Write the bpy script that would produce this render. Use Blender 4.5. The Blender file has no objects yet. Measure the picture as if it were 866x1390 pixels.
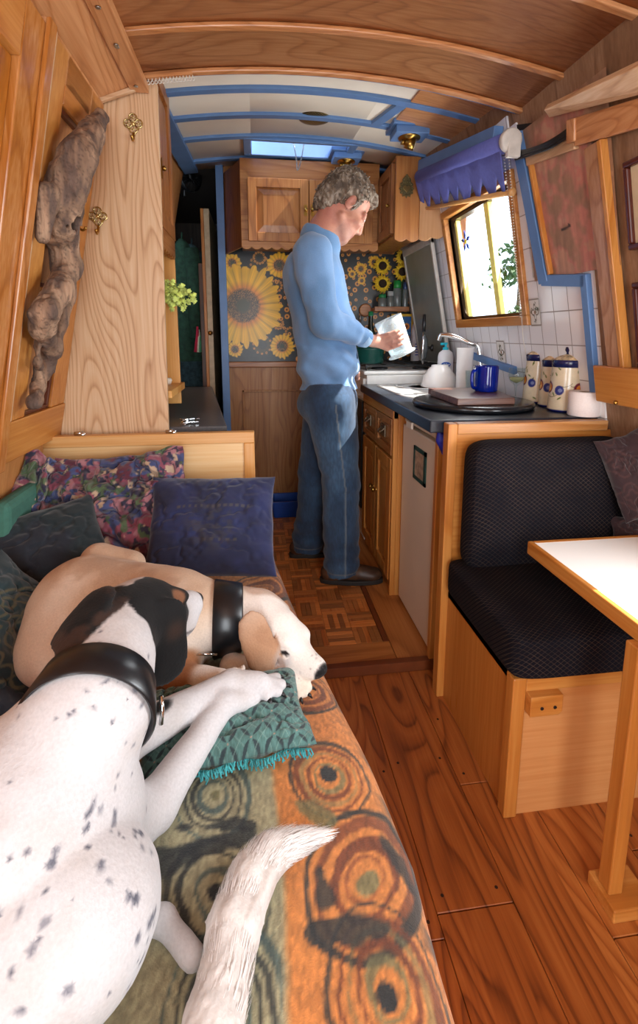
import bpy, bmesh, math, random
import numpy as np
from mathutils import Vector, Matrix, Euler, noise as mnoise

random.seed(7)
RNG = np.random.default_rng(11)
SC = bpy.context.scene
COL = SC.collection
R_ = math.radians

# ------------------------------------------------------------------ camera model
CAM_F = 660.0
CAM_PP = (433.0, 568.0)
CAM_YAW = R_(-7.4028)
CAM_PITCH = R_(9.7155)
CAM_LOC = Vector((0, 0, 1.12))
CAM_ROT = Euler((math.pi / 2 - CAM_PITCH, 0, CAM_YAW)).to_matrix()


def ray(px, py):
    return CAM_ROT @ Vector(((px - CAM_PP[0]) / CAM_F, -(py - CAM_PP[1]) / CAM_F, -1.0))


def P(px, py, **k):
    """the place where the line of sight meets the plane x=, y= or z="""
    (ax, v), = k.items()
    i = 'xyz'.index(ax)
    d = ray(px, py)
    return CAM_LOC + d * ((v - CAM_LOC[i]) / d[i])


def Pn(px, py, p0, n):
    d = ray(px, py)
    n = Vector(n)
    return CAM_LOC + d * ((Vector(p0) - CAM_LOC).dot(n) / d.dot(n))


# the two leaning cabin sides
LX, LZ, LS = -0.64, 0.80, 0.21
RX, RZ, RS = 0.96, 1.30, 0.20


def lx(z): return LX + (z - LZ) * LS
def rx(z): return RX - (z - RZ) * RS
def LW(d, y, z): return Vector((lx(z) + d, y, z))
def RW(d, y, z): return Vector((rx(z) - d, y, z))
def PL(px, py, d=0.0): return Pn(px, py, (LX + d, 0, LZ), (1, 0, -LS))
def PR(px, py, d=0.0): return Pn(px, py, (RX - d, 0, RZ), (1, 0, RS))


# ------------------------------------------------------------------ tagging
def tag(o, label=None, cat=None, group=None, kind=None):
    if label: o['label'] = label
    if cat: o['category'] = cat
    if group: o['group'] = group
    if kind: o['kind'] = kind
    return o


def thing(name, label, cat, loc=(0, 0, 0), group=None, rotz=0):
    o = bpy.data.objects.new(name, None)
    o.empty_display_size = 0.05
    COL.objects.link(o)
    o.location = loc
    o.rotation_euler = (0, 0, rotz)
    return tag(o, label, cat, group)


def dup(o, parent=None):
    c = o.copy()
    COL.objects.link(c)
    if parent: c.parent = parent
    for ch in list(o.children):
        dup(ch, c)
    return c


def world_loc(o):
    v = Vector((0, 0, 0))
    while o is not None:
        v += Vector(o.location)
        o = o.parent
    return v


# ------------------------------------------------------------------ mesh builder
class MB:
    def __init__(self):
        self.v, self.f, self.m, self.s = [], [], [], []

    def add(self, verts, faces, mi=0, smooth=False):
        b = len(self.v)
        self.v += [tuple(p) for p in verts]
        for f in faces:
            self.f.append(tuple(i + b for i in f))
            self.m.append(mi)
            self.s.append(smooth)
        return self

    def hexa(self, p, mi=0):
        # p: 8 points, bottom ring 0-3 then top ring 4-7
        return self.add(p, [(3, 2, 1, 0), (4, 5, 6, 7), (0, 1, 5, 4), (1, 2, 6, 5), (2, 3, 7, 6), (3, 0, 4, 7)], mi)

    def box(self, x0, x1, y0, y1, z0, z1, mi=0, fn=None):
        if fn is None: fn = lambda a, b, c: (a, b, c)
        p = [fn(*q) for q in ((x0, y0, z0), (x1, y0, z0), (x1, y1, z0), (x0, y1, z0),
                              (x0, y0, z1), (x1, y0, z1), (x1, y1, z1), (x0, y1, z1))]
        return self.hexa(p, mi)

    def bar(self, a, b, w, h, up=(0, 0, 1), mi=0):
        a, b = Vector(a), Vector(b)
        t = (b - a).normalized()
        s = t.cross(Vector(up)).normalized()
        u = s.cross(t).normalized()
        s, u = s * w / 2, u * h / 2
        return self.hexa([a - s - u, a + s - u, a + s + u, a - s + u, b - s - u, b + s - u, b + s + u, b - s + u], mi)

    def tube(self, pts, r, n=10, mi=0, cap=True, smooth=True):
        pts = [Vector(p) for p in pts]
        rs = r if isinstance(r, (list, tuple)) else [r] * len(pts)
        ref = Vector((0, 0, 1))
        vs, fs = [], []
        pt = None
        for i, p in enumerate(pts):
            t = (pts[min(i + 1, len(pts) - 1)] - pts[max(i - 1, 0)]).normalized()
            if pt is None:
                if abs(t.dot(ref)) > 0.95: ref = Vector((1, 0, 0))
                s = t.cross(ref).normalized()
            else:
                s = (s - t * s.dot(t)).normalized()
            pt = t
            u = t.cross(s)
            for k in range(n):
                a = 2 * math.pi * k / n
                vs.append(p + (s * math.cos(a) + u * math.sin(a)) * rs[i])
        for i in range(len(pts) - 1):
            for k in range(n):
                fs.append((i * n + k, i * n + (k + 1) % n, (i + 1) * n + (k + 1) % n, (i + 1) * n + k))
        self.add(vs, fs, mi, smooth)
        if cap:
            b = len(self.v) - len(vs)
            self.f.append(tuple(b + k for k in range(n))[::-1]); self.m.append(mi); self.s.append(False)
            e = b + (len(pts) - 1) * n
            self.f.append(tuple(e + k for k in range(n))); self.m.append(mi); self.s.append(False)
        return self

    def cyl(self, c, r, h, axis=(0, 0, 1), n=24, mi=0, r2=None):
        c, a = Vector(c), Vector(axis).normalized()
        return self.tube([c, c + a * h], [r, r if r2 is None else r2], n, mi)

    def lathe(self, prof, c=(0, 0, 0), n=32, axis=(0, 0, 1), mi=0, smooth=True, squash=(1, 1)):
        c, a = Vector(c), Vector(axis).normalized()
        ref = Vector((1, 0, 0)) if abs(a.x) < 0.9 else Vector((0, 1, 0))
        s = (ref - a * ref.dot(a)).normalized()
        u = a.cross(s)
        vs, fs, rows = [], [], []
        for r, h in prof:
            if r < 1e-6:
                rows.append([len(vs)]); vs.append(c + a * h)
            else:
                rows.append(list(range(len(vs), len(vs) + n)))
                for k in range(n):
                    t = 2 * math.pi * k / n
                    vs.append(c + a * h + s * (r * squash[0] * math.cos(t)) + u * (r * squash[1] * math.sin(t)))
        for r0, r1 in zip(rows, rows[1:]):
            for k in range(n):
                k2 = (k + 1) % n
                if len(r0) == 1 and len(r1) == 1: continue
                if len(r0) == 1: fs.append((r0[0], r1[k2], r1[k])[::-1])
                elif len(r1) == 1: fs.append((r0[k], r0[k2], r1[0]))
                else: fs.append((r0[k], r0[k2], r1[k2], r1[k]))
        return self.add(vs, fs, mi, smooth)

    def prism(self, poly, fn, d0, d1, mi=0):
        """extrude a 2-D outline: fn(u, v, d) -> point"""
        n = len(poly)
        vs = [fn(u, v, d0) for u, v in poly] + [fn(u, v, d1) for u, v in poly]
        fs = [tuple(range(n))[::-1], tuple(range(n, 2 * n))]
        fs += [(i, (i + 1) % n, n + (i + 1) % n, n + i) for i in range(n)]
        return self.add(vs, fs, mi)

    def grid(self, fn, nu, nv, mi=0, smooth=True, closed=False):
        vs = [fn(i / nu, j / nv) for j in range(nv + 1) for i in range(nu + 1)]
        w = nu + 1
        return self.add(vs, [(j * w + i, j * w + i + 1, (j + 1) * w + i + 1, (j + 1) * w + i) for j in range(nv) for i in range(nu)], mi, smooth)

    def build(self, name, mat, parent=None, bev=0.0, origin=None, seg=2, fix=True):
        mats = mat if isinstance(mat, (list, tuple)) else [mat]
        vs = np.array([tuple(p) for p in self.v], dtype=float)
        if parent is not None: org = np.array(world_loc(parent))
        elif origin is not None: org = np.array(origin, dtype=float)
        else:
            lo, hi = vs.min(0), vs.max(0)
            org = np.array(((lo[0] + hi[0]) / 2, (lo[1] + hi[1]) / 2, lo[2]))
        me = bpy.data.meshes.new(name)
        me.from_pydata((vs - org).tolist(), [], self.f)
        for m in mats: me.materials.append(m)
        me.polygons.foreach_set('material_index', self.m)
        me.polygons.foreach_set('use_smooth', self.s)
        me.update()
        if fix:
            bm = bmesh.new(); bm.from_mesh(me)
            bmesh.ops.recalc_face_normals(bm, faces=bm.faces)
            bm.to_mesh(me); bm.free()
        o = bpy.data.objects.new(name, me)
        COL.objects.link(o)
        if parent is not None: o.parent = parent
        else: o.location = org
        if bev:
            b = o.modifiers.new('bevel', 'BEVEL')
            b.width = bev; b.segments = seg; b.limit_method = 'ANGLE'; b.angle_limit = R_(40)
            b.harden_normals = False
        return o


def struct(o):
    o['kind'] = 'structure'
    return o


def mesh_from_arrays(name, V, F, mat, parent=None, origin=None, colors=None, smooth=True, attrs=None):
    V = np.asarray(V, float)
    if parent is not None: org = np.array(world_loc(parent))
    elif origin is not None: org = np.array(origin, float)
    else:
        lo, hi = V.min(0), V.max(0)
        org = np.array(((lo[0] + hi[0]) / 2, (lo[1] + hi[1]) / 2, lo[2]))
    me = bpy.data.meshes.new(name)
    me.from_pydata((V - org).tolist(), [], F.tolist() if isinstance(F, np.ndarray) else [tuple(int(i) for i in f) for f in F])
    for m in (mat if isinstance(mat, (list, tuple)) else [mat]): me.materials.append(m)
    if smooth: me.polygons.foreach_set('use_smooth', np.ones(len(me.polygons), bool))
    if colors is not None: set_colors(me, colors)
    for k, a in (attrs or {}).items():
        at = me.attributes.new(k, 'FLOAT', 'POINT'); at.data.foreach_set('value', np.asarray(a, np.float32))
    me.update()
    o = bpy.data.objects.new(name, me)
    COL.objects.link(o)
    if parent is not None: o.parent = parent
    else: o.location = org
    return o


def set_colors(me, colors):
    """colors: n x 3 sRGB 0..1, stored per vertex as the thing's own colouring"""
    c = np.clip(np.asarray(colors, float), 0, 1)
    lin = np.where(c <= 0.04045, c / 12.92, ((c + 0.055) / 1.055) ** 2.4)
    a = np.ones((len(c), 4), np.float32); a[:, :3] = lin
    at = me.color_attributes.new('Col', 'FLOAT_COLOR', 'POINT')
    at.data.foreach_set('color', a.ravel())


# ------------------------------------------------------------------ numpy noise
def _hash(ix, iy, iz, seed):
    h = (ix * 374761393 + iy * 668265263 + iz * 2147483647 + seed * 1274126177) & 0x7fffffff
    h = ((h ^ (h >> 13)) * 1103515245 + 12345) & 0x7fffffff
    h = (h ^ (h >> 16)) & 0x7fffffff
    return (h % 100003) / 100003.0


def vnoise(x, y, z=None, seed=0):
    x = np.asarray(x, float); y = np.asarray(y, float)
    z = np.zeros_like(x) if z is None else np.asarray(z, float)
    ix, iy, iz = (np.floor(q).astype(np.int64) for q in (x, y, z))
    fx, fy, fz = x - ix, y - iy, z - iz
    fx, fy, fz = (q * q * (3 - 2 * q) for q in (fx, fy, fz))
    r = 0
    for dx in (0, 1):
        for dy in (0, 1):
            for dz in (0, 1):
                w = (fx if dx else 1 - fx) * (fy if dy else 1 - fy) * (fz if dz else 1 - fz)
                r = r + w * _hash(ix + dx, iy + dy, iz + dz, seed)
    return r


def fbm(x, y, z=None, seed=0, oct=3):
    r, a, s = 0, 0.5, 0
    z = np.zeros_like(np.asarray(x, float)) if z is None else z
    for i in range(oct):
        r = r + a * vnoise(np.asarray(x) * 2 ** i, np.asarray(y) * 2 ** i, np.asarray(z) * 2 ** i, seed + i * 17)
        s += a; a *= 0.5
    return r / s


def sstep(a, b, x):
    t = np.clip((x - a) / (b - a), 0, 1)
    return t * t * (3 - 2 * t)


def mixc(c, col, w):
    w = np.asarray(w)[..., None]
    return c * (1 - w) + np.asarray(col, float) * w


# ------------------------------------------------------------------ soft bodies: blended round cones and ellipsoids -> surface nets
def surface_nets(D, lo, h):
    nx, ny, nz = D.shape
    S = D < 0
    c = [D[i:nx - 1 + i, j:ny - 1 + j, k:nz - 1 + k] for i in (0, 1) for j in (0, 1) for k in (0, 1)]
    offs = [(i, j, k) for i in (0, 1) for j in (0, 1) for k in (0, 1)]
    neg = sum((q < 0).astype(np.int8) for q in c)
    act = (neg > 0) & (neg < 8)
    idx = -np.ones(act.shape, np.int64)
    I = np.argwhere(act)
    idx[act] = np.arange(len(I))
    cv = np.stack([q[act] for q in c], 1)
    acc = np.zeros((len(I), 3)); cnt = np.zeros(len(I))
    for a in range(8):
        for b in range(a + 1, 8):
            oa, ob = np.array(offs[a]), np.array(offs[b])
            if np.abs(oa - ob).sum() != 1: continue
            va, vb = cv[:, a], cv[:, b]
            m = (va < 0) != (vb < 0)
            t = np.where(m, va / np.where(m, va - vb, 1), 0)
            p = oa + t[:, None] * (ob - oa)
            acc += p * m[:, None]; cnt += m
    V = (I + acc / cnt[:, None]) * h + lo
    F = []
    for ax in range(3):
        sl0 = [slice(None)] * 3; sl1 = [slice(None)] * 3
        sl0[ax] = slice(0, -1); sl1[ax] = slice(1, None)
        cr = S[tuple(sl0)] != S[tuple(sl1)]
        E = np.argwhere(cr)
        b_, c_ = [(1, 2), (2, 0), (0, 1)][ax]
        E = E[(E[:, b_] > 0) & (E[:, c_] > 0) & (E[:, b_] < D.shape[b_] - 1) & (E[:, c_] < D.shape[c_] - 1)]
        if len(E) == 0: continue
        flip = S[tuple(E.T)]
        q = []
        for db, dc in ((-1, -1), (0, -1), (0, 0), (-1, 0)):
            e = E.copy(); e[:, b_] += db; e[:, c_] += dc
            q.append(idx[tuple(e.T)])
        q = np.stack(q, 1)
        q[~flip] = q[~flip][:, ::-1]
        F.append(q)
    return V, np.concatenate(F)


class Soft:
    def __init__(self, k=0.02):
        self.p = []; self.k = k; self.cuts = []

    def rc(self, a, b, r1, r2, k=None):
        self.p.append(('rc', np.array(a, float), np.array(b, float), r1, r2, self.k if k is None else k)); return self

    def chain(self, pts, rs, k=None):
        for i in range(len(pts) - 1): self.rc(pts[i], pts[i + 1], rs[i], rs[i + 1], k)
        return self

    def el(self, c, rad, M=None, k=None, sub=False):
        self.p.append(('sub' if sub else 'el', np.array(c, float), np.array(rad, float), None if M is None else np.array(M, float), None, self.k if k is None else k)); return self

    def cut(self, p0, n):
        """keep the side n points away from"""
        self.cuts.append((np.array(p0, float), np.array(n, float) / np.linalg.norm(n))); return self

    def field(self, X, Y, Z, pad):
        D = np.full(X.shape, 1.0, np.float32)
        ax = X[:, 0, 0]; ay = Y[0, :, 0]; az = Z[0, 0, :]
        for p in self.p:
            kind, k = p[0], p[5]
            if kind == 'rc':
                lo = np.minimum(p[1] - p[3], p[2] - p[4]); hi = np.maximum(p[1] + p[3], p[2] + p[4])
            else:
                r = max(p[2]); lo = p[1] - r; hi = p[1] + r
            mrg = max(k, 0) + pad
            sl = []
            for g, l, u in ((ax, lo[0], hi[0]), (ay, lo[1], hi[1]), (az, lo[2], hi[2])):
                sl.append(slice(max(0, np.searchsorted(g, l - mrg) - 1), min(len(g), np.searchsorted(g, u + mrg) + 1)))
            sl = tuple(sl)
            x, y, z = X[sl], Y[sl], Z[sl]
            if x.size == 0: continue
            if kind == 'rc':
                ba = p[2] - p[1]; L = max(ba @ ba, 1e-12)
                px, py, pz = x - p[1][0], y - p[1][1], z - p[1][2]
                t = np.clip((px * ba[0] + py * ba[1] + pz * ba[2]) / L, 0, 1)
                d = np.sqrt((px - t * ba[0]) ** 2 + (py - t * ba[1]) ** 2 + (pz - t * ba[2]) ** 2) - (p[3] + t * (p[4] - p[3]))
            else:
                q = np.stack([x - p[1][0], y - p[1][1], z - p[1][2]], -1)
                if p[3] is not None: q = q @ p[3]
                a = np.sqrt(((q / p[2]) ** 2).sum(-1)); b = np.sqrt(((q / p[2] ** 2) ** 2).sum(-1))
                d = a * (a - 1) / np.maximum(b, 1e-9)
            o = D[sl]
            if kind == 'sub':
                d = -d
                if k > 0:
                    hh = np.clip(0.5 - 0.5 * (d - o) / k, 0, 1)
                    D[sl] = d * (1 - hh) + o * hh + k * hh * (1 - hh)
                else: D[sl] = np.maximum(o, d)
            elif k > 0:
                hh = np.clip(0.5 + 0.5 * (o - d) / k, 0, 1)
                D[sl] = o * (1 - hh) + d * hh - k * hh * (1 - hh)
            else: D[sl] = np.minimum(o, d)
        for p0, n in self.cuts:
            D = np.maximum(D, (X - p0[0]) * n[0] + (Y - p0[1]) * n[1] + (Z - p0[2]) * n[2])
        return D

    def mesh(self, h, disp=None, lo=None, hi=None):
        if lo is None:
            L, U = [], []
            for p in self.p:
                if p[0] == 'sub': continue
                if p[0] == 'rc':
                    L.append(np.minimum(p[1] - p[3], p[2] - p[4])); U.append(np.maximum(p[1] + p[3], p[2] + p[4]))
                else:
                    r = max(p[2]); L.append(p[1] - r); U.append(p[1] + r)
            lo = np.min(L, 0) - 3 * h - self.k; hi = np.max(U, 0) + 3 * h + self.k
        lo = np.array(lo, float); hi = np.array(hi, float)
        g = [np.arange(lo[i], hi[i] + h, h, dtype=np.float32) for i in range(3)]
        X, Y, Z = np.meshgrid(*g, indexing='ij')
        D = self.field(X, Y, Z, 4 * h)
        if disp is not None: D = D + disp(X, Y, Z)
        V, F = surface_nets(D, lo, h)
        return V, F


def smooth_mesh(V, F, it=2, lam=0.5):
    F = np.asarray(F)
    e = np.concatenate([F[:, [i, (i + 1) % F.shape[1]]] for i in range(F.shape[1])])
    e = np.concatenate([e, e[:, ::-1]])
    cnt = np.bincount(e[:, 0], minlength=len(V)).astype(float)
    for _ in range(it):
        a = np.stack([np.bincount(e[:, 0], weights=V[e[:, 1], i], minlength=len(V)) for i in range(3)], 1)
        V = V + lam * (a / np.maximum(cnt, 1)[:, None] - V)
    return V


def largest(F, n):
    """faces of the biggest connected piece"""
    lab = np.arange(n)
    while True:
        old = lab.copy()
        mn = lab[F].min(1)
        for k in range(F.shape[1]): np.minimum.at(lab, F[:, k], mn)
        lab = lab[lab]
        if (lab == old).all(): break
    fl = lab[F[:, 0]]
    v, c = np.unique(fl, return_counts=True)
    return F[fl == v[c.argmax()]]


# ------------------------------------------------------------------ materials
def srgb(c):
    if isinstance(c, str):
        c = c.lstrip('#'); c = [int(c[i:i + 2], 16) / 255 for i in (0, 2, 4)]
    return tuple(x / 12.92 if x <= 0.04045 else ((x + 0.055) / 1.055) ** 2.4 for x in c) + (1.0,)


class N:
    """small node-tree writer"""
    def __init__(self, name):
        self.mat = bpy.data.materials.new(name)
        self.mat.use_nodes = True
        self.t = self.mat.node_tree
        self.t.nodes.clear()
        self.out = self.t.nodes.new('ShaderNodeOutputMaterial')

    def n(self, kind, inputs=None, **props):
        nd = self.t.nodes.new(kind)
        for k, v in props.items(): setattr(nd, k, v)
        for k, v in (inputs or {}).items():
            if isinstance(v, bpy.types.NodeSocket): self.t.links.new(v, nd.inputs[k])
            else: nd.inputs[k].default_value = v
        return nd

    def math(self, op, a, b=0.0, c=0.0):
        return self.n('ShaderNodeMath', {0: a, 1: b, 2: c}, operation=op).outputs[0]

    def mix(self, f, a, b, bt='MIX'):
        nd = self.n('ShaderNodeMix', {0: f, 6: a, 7: b}, data_type='RGBA', blend_type=bt)
        return nd.outputs[2]

    def ramp(self, f, stops, interp='LINEAR'):
        nd = self.n('ShaderNodeValToRGB', {0: f})
        r = nd.color_ramp; r.interpolation = interp
        while len(r.elements) < len(stops): r.elements.new(0.5)
        for e, (p, c) in zip(r.elements, stops): e.position = p; e.color = c if len(c) == 4 else tuple(c) + (1,)
        return nd.outputs[0]

    def noise(self, vec, scale, detail=2.0, rough=0.5, dist=0.0):
        return self.n('ShaderNodeTexNoise', {'Vector': vec, 'Scale': scale, 'Detail': detail, 'Roughness': rough, 'Distortion': dist})

    def coord(self, which='Object'):
        return self.n('ShaderNodeTexCoord').outputs[which]

    def mapping(self, vec, scale=(1, 1, 1), loc=(0, 0, 0), rot=(0, 0, 0)):
        return self.n('ShaderNodeMapping', {'Vector': vec, 'Scale': scale, 'Location': loc, 'Rotation': rot}).outputs[0]

    def bump(self, h, strength=0.2, dist=0.002):
        return self.n('ShaderNodeBump', {'Height': h, 'Strength': strength, 'Distance': dist}).outputs[0]

    def principled(self, **kw):
        nd = self.n('ShaderNodeBsdfPrincipled', {k.replace('_', ' '): v for k, v in kw.items()})
        self.t.links.new(nd.outputs[0], self.out.inputs[0])
        return nd


def plain(name, c, rough=0.5, metal=0.0, var=0.06, scale=30, bump=0.0, **kw):
    m = N(name)
    co = m.coord()
    nz = m.noise(co, scale, 3).outputs[0]
    c = srgb(c)
    lo = tuple(x * (1 - var * 2) for x in c[:3]) + (1,); hi = tuple(min(1, x * (1 + var * 2)) for x in c[:3]) + (1,)
    col = m.ramp(nz, [(0.3, lo), (0.7, hi)])
    kk = dict(Base_Color=col, Roughness=rough, Metallic=metal)
    if bump: kk['Normal'] = m.bump(nz, bump, 0.003)
    kk.update(kw)
    m.principled(**kk)
    return m.mat


_wood = {}


def wood(tone, axis='z', rings=9.0, scale=1.0, rough=0.38, contrast=1.0):
    """varnished board; contour bands of a stretched noise give the cathedral figure. tone = (dark, mid, light)"""
    key = (tone, axis, rings, scale, rough)
    if key in _wood: return _wood[key]
    m = N('wood_%s_%s' % (axis, len(_wood)))
    d, mi, l = (srgb(c) for c in tone)
    info = m.n('ShaderNodeObjectInfo')
    co = m.coord()
    off = m.n('ShaderNodeVectorMath', {0: co}, operation='ADD')
    rnd = m.n('ShaderNodeCombineXYZ', {0: m.math('MULTIPLY', info.outputs['Random'], 13.7), 1: m.math('MULTIPLY', info.outputs['Random'], 31.1), 2: m.math('MULTIPLY', info.outputs['Random'], 7.3)})
    m.t.links.new(rnd.outputs[0], off.inputs[1])
    sc = {'x': (0.9, 5, 5), 'y': (5, 0.9, 5), 'z': (5, 5, 0.9)}[axis]
    v = m.mapping(off.outputs[0], tuple(s * scale for s in sc))
    n1 = m.noise(v, 1.0, 1.2, 0.4, 0.15).outputs[0]
    band = m.math('FRACT', m.math('MULTIPLY', n1, rings))
    # early wood: a sharp dark line that fades out
    band = m.ramp(band, [(0.0, (0.95,) * 3), (0.18, (0.45,) * 3), (0.55, (0.15,) * 3), (0.88, (0.25,) * 3), (1.0, (0.95,) * 3)])
    sf = {'x': (4, 130, 130), 'y': (130, 4, 130), 'z': (130, 130, 4)}[axis]
    n2 = m.noise(m.mapping(off.outputs[0], sf), 1.0, 2.0, 0.6).outputs[0]
    n3 = m.noise(v, 0.5, 2.0).outputs[0]
    f = m.math('ADD', m.math('MULTIPLY', band, 0.55 * contrast), m.math('MULTIPLY', m.math('SUBTRACT', n2, 0.5), 0.75))
    f = m.math('ADD', f, m.math('MULTIPLY', m.math('SUBTRACT', n3, 0.5), 0.6))
    f = m.math('ADD', f, m.math('MULTIPLY', m.math('SUBTRACT', info.outputs['Random'], 0.5), 0.18))
    col = m.ramp(m.math('ADD', f, 0.12), [(0.0, l), (0.42, mi), (1.0, d)])
    ro = m.math('ADD', m.math('MULTIPLY', n2, 0.25), rough - 0.1)
    m.principled(Base_Color=col, Roughness=ro, Normal=m.bump(f, 0.08, 0.001))
    _wood[key] = m.mat
    return m.mat


def vcol(name, rough=0.8, bump=0.15, scale=400, sheen=0.0, detail=3, spec=0.5, dist=0.002, stretch=None):
    m = N(name)
    at = m.n('ShaderNodeAttribute', attribute_name='Col')
    co = m.coord()
    if stretch: co = m.mapping(co, stretch)
    nz = m.noise(co, scale, detail).outputs[0]
    kw = dict(Base_Color=m.mix(0.22, at.outputs[0], m.mix(1.0, at.outputs[0], m.ramp(nz, [(0.25, (0.35,) * 3), (0.75, (1.0,) * 3)]), 'MULTIPLY')), Roughness=rough)
    if bump: kw['Normal'] = m.bump(nz, bump, dist)
    p = m.principled(**kw)
    p.inputs['Specular IOR Level'].default_value = spec
    if sheen:
        p.inputs['Sheen Weight'].default_value = sheen
    return m.mat


def glass_mat(name, tint=(1, 1, 1), thin=True, rough=0.0):
    m = N(name)
    fr = m.n('ShaderNodeFresnel', {'IOR': 1.45}).outputs[0]
    tr = m.n('ShaderNodeBsdfTransparent', {'Color': tuple(tint) + (1,)})
    gl = m.n('ShaderNodeBsdfGlossy', {'Color': (1, 1, 1, 1), 'Roughness': 0.03 + rough})
    back = m.n('ShaderNodeNewGeometry').outputs['Backfacing']        # the far skin of a pane adds no second reflection
    mx = m.n('ShaderNodeMixShader', {0: m.math('MULTIPLY', m.math('MULTIPLY', fr, 0.9), m.math('SUBTRACT', 1.0, back))})
    m.t.links.new(tr.outputs[0], mx.inputs[1]); m.t.links.new(gl.outputs[0], mx.inputs[2])
    m.t.links.new(mx.outputs[0], m.out.inputs[0])
    return m.mat


# tones (dark, mid, light)
ASH = ('#9a6f4a', '#c59c74', '#d8b894')        # pale ash-faced ply
OAK = ('#6b3c19', '#965c2c', '#b07844')        # varnished oak cupboard fronts
PINE = ('#9a5a24', '#b5712f', '#c98c48')       # orange varnished softwood
CHERRY = ('#8d5630', '#b77a4a', '#cd9565')     # ceiling boards
PLY = ('#9a5f30', '#b87a44', '#c98f58')
PLANK = ('#5f2e13', '#a05926', '#b97236')
BARE = ('#64462f', '#886549', '#a28165')
# ================================================================== SETTING
GF = 0.03                       # galley floor level (one small step up)
YF = 3.0                        # far end of the galley
YB = 1.6                        # bulkhead between saloon and galley

M_ash = lambda a='z': wood(ASH, a, 9, 1.0, 0.42)
M_oak = lambda a='z': wood(OAK, a, 10, 1.3, 0.34)
M_pine = lambda a='z': wood(PINE, a, 6, 1.0, 0.32)
M_cherry = lambda a='x': wood(CHERRY, a, 22, 1.2, 0.33, 0.95)
M_ply = lambda a='z': wood(PLY, a, 7, 0.8, 0.42, 0.7)
M_bare = lambda a='z': wood(BARE, a, 8, 1.0, 0.6)
M_blue = plain('blue_paint', '#5d82b4', 0.45, var=0.04, scale=12)
M_white = plain('cream_paint', '#e9e2d3', 0.5, var=0.02, scale=6)
M_black = plain('black_plastic', '#101012', 0.4, var=0.1)
M_brass = plain('brass', '#b08a45', 0.28, 1.0, 0.1, 40)
M_chrome = plain('chrome', '#d5d7d8', 0.12, 1.0, 0.02)
M_steel = plain('steel', '#a9aaa8', 0.3, 1.0, 0.06, 60)
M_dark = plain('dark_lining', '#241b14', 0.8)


def zs(x, y=0):                 # saloon ceiling
    return 1.90 - 0.085 * ((x - 0.2) / 0.72) ** 2


def zg(x, y):                   # galley ceiling rises gently towards the bow
    return 1.955 + 0.09 * (y - YB) - 0.08 * ((x - 0.2) / 0.72) ** 2


def PC(px, py, fn, d=0.0):
    z = 1.95
    for _ in range(30):
        p = P(px, py, z=z)
        z = 0.5 * z + 0.5 * (fn(p.x, p.y) - d)
    return P(px, py, z=z)


# ---- saloon floor: varnished planks laid along the boat
def build_floor():
    mb = MB(); cols = []
    seams = [-1.05, -0.76, -0.6, -0.445, -0.29, -0.135, 0.02, 0.175, 0.33, 0.49, 0.645, 0.80, 0.955, 1.12, 1.4]
    joints = {8: [0.74], 7: [0.70], 9: [0.10, 1.0], 10: [0.66], 11: [0.80]}
    for i, (a, b) in enumerate(zip(seams, seams[1:])):
        js = [-1.32] + sorted(joints.get(i, [0.3 + 0.37 * (i % 3) - 0.4])) + [1.425]
        for y0, y1 in zip(js, js[1:]):
            mb.box(a + 0.0007, b - 0.0007, y0 + 0.001, y1 - 0.001, -0.03, 0.0)
            for px, n in ((a, 1), (b, -1)):
                for yy in (y0 + 0.03, (y0 + y1) / 2):
                    mb.cyl((px + n * 0.022, yy, -0.002), 0.0045, 0.0024, n=8, mi=1)
    mb.box(-1.05, 1.4, -1.36, 1.425, -0.05, -0.031, mi=1)
    # plank figure varies from board to board
    m = N('floor_planks')
    co = m.coord()
    sx = m.n('ShaderNodeSeparateXYZ', {0: co})
    cell = m.math('FLOOR', m.math('DIVIDE', m.math('ADD', sx.outputs[0], 0.02), 0.157))
    off = m.n('ShaderNodeCombineXYZ', {0: m.math('MULTIPLY', cell, 3.17), 1: m.math('MULTIPLY', cell, 1.71), 2: m.math('MULTIPLY', cell, 5.3)})
    v = m.n('ShaderNodeVectorMath', {0: co, 1: off.outputs[0]}, operation='ADD').outputs[0]
    n1 = m.noise(m.mapping(v, (6.5, 1.0, 5)), 1.0, 1.0, 0.4, 0.1).outputs[0]
    band = m.ramp(m.math('FRACT', m.math('MULTIPLY', n1, 19)), [(0, (1,) * 3), (0.2, (0.5,) * 3), (0.6, (0.1,) * 3), (0.9, (0.3,) * 3), (1, (1,) * 3)])
    n2 = m.noise(m.mapping(v, (160, 5, 5)), 1.0, 2.0, 0.6).outputs[0]
    wn = m.n('ShaderNodeTexWhiteNoise', {'W': cell}, noise_dimensions='1D').outputs[0]
    f = m.math('ADD', m.math('MULTIPLY', band, 0.62), m.math('MULTIPLY', m.math('SUBTRACT', n2, 0.5), 0.7))
    f = m.math('ADD', f, m.math('MULTIPLY', m.math('SUBTRACT', wn, 0.4), 0.3))
    d, mi, l = (srgb(c) for c in PLANK)
    col = m.ramp(m.math('ADD', f, 0.1), [(0, l), (0.4, mi), (1, d)])
    m.principled(Base_Color=col, Roughness=0.4, Normal=m.bump(f, 0.1, 0.001))
    o = mb.build('floor', [m.mat, plain('floor_gap', '#241006', 0.7)], bev=0.0012, seg=1, origin=(0, 0, 0))
    struct(o)


build_floor()


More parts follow.
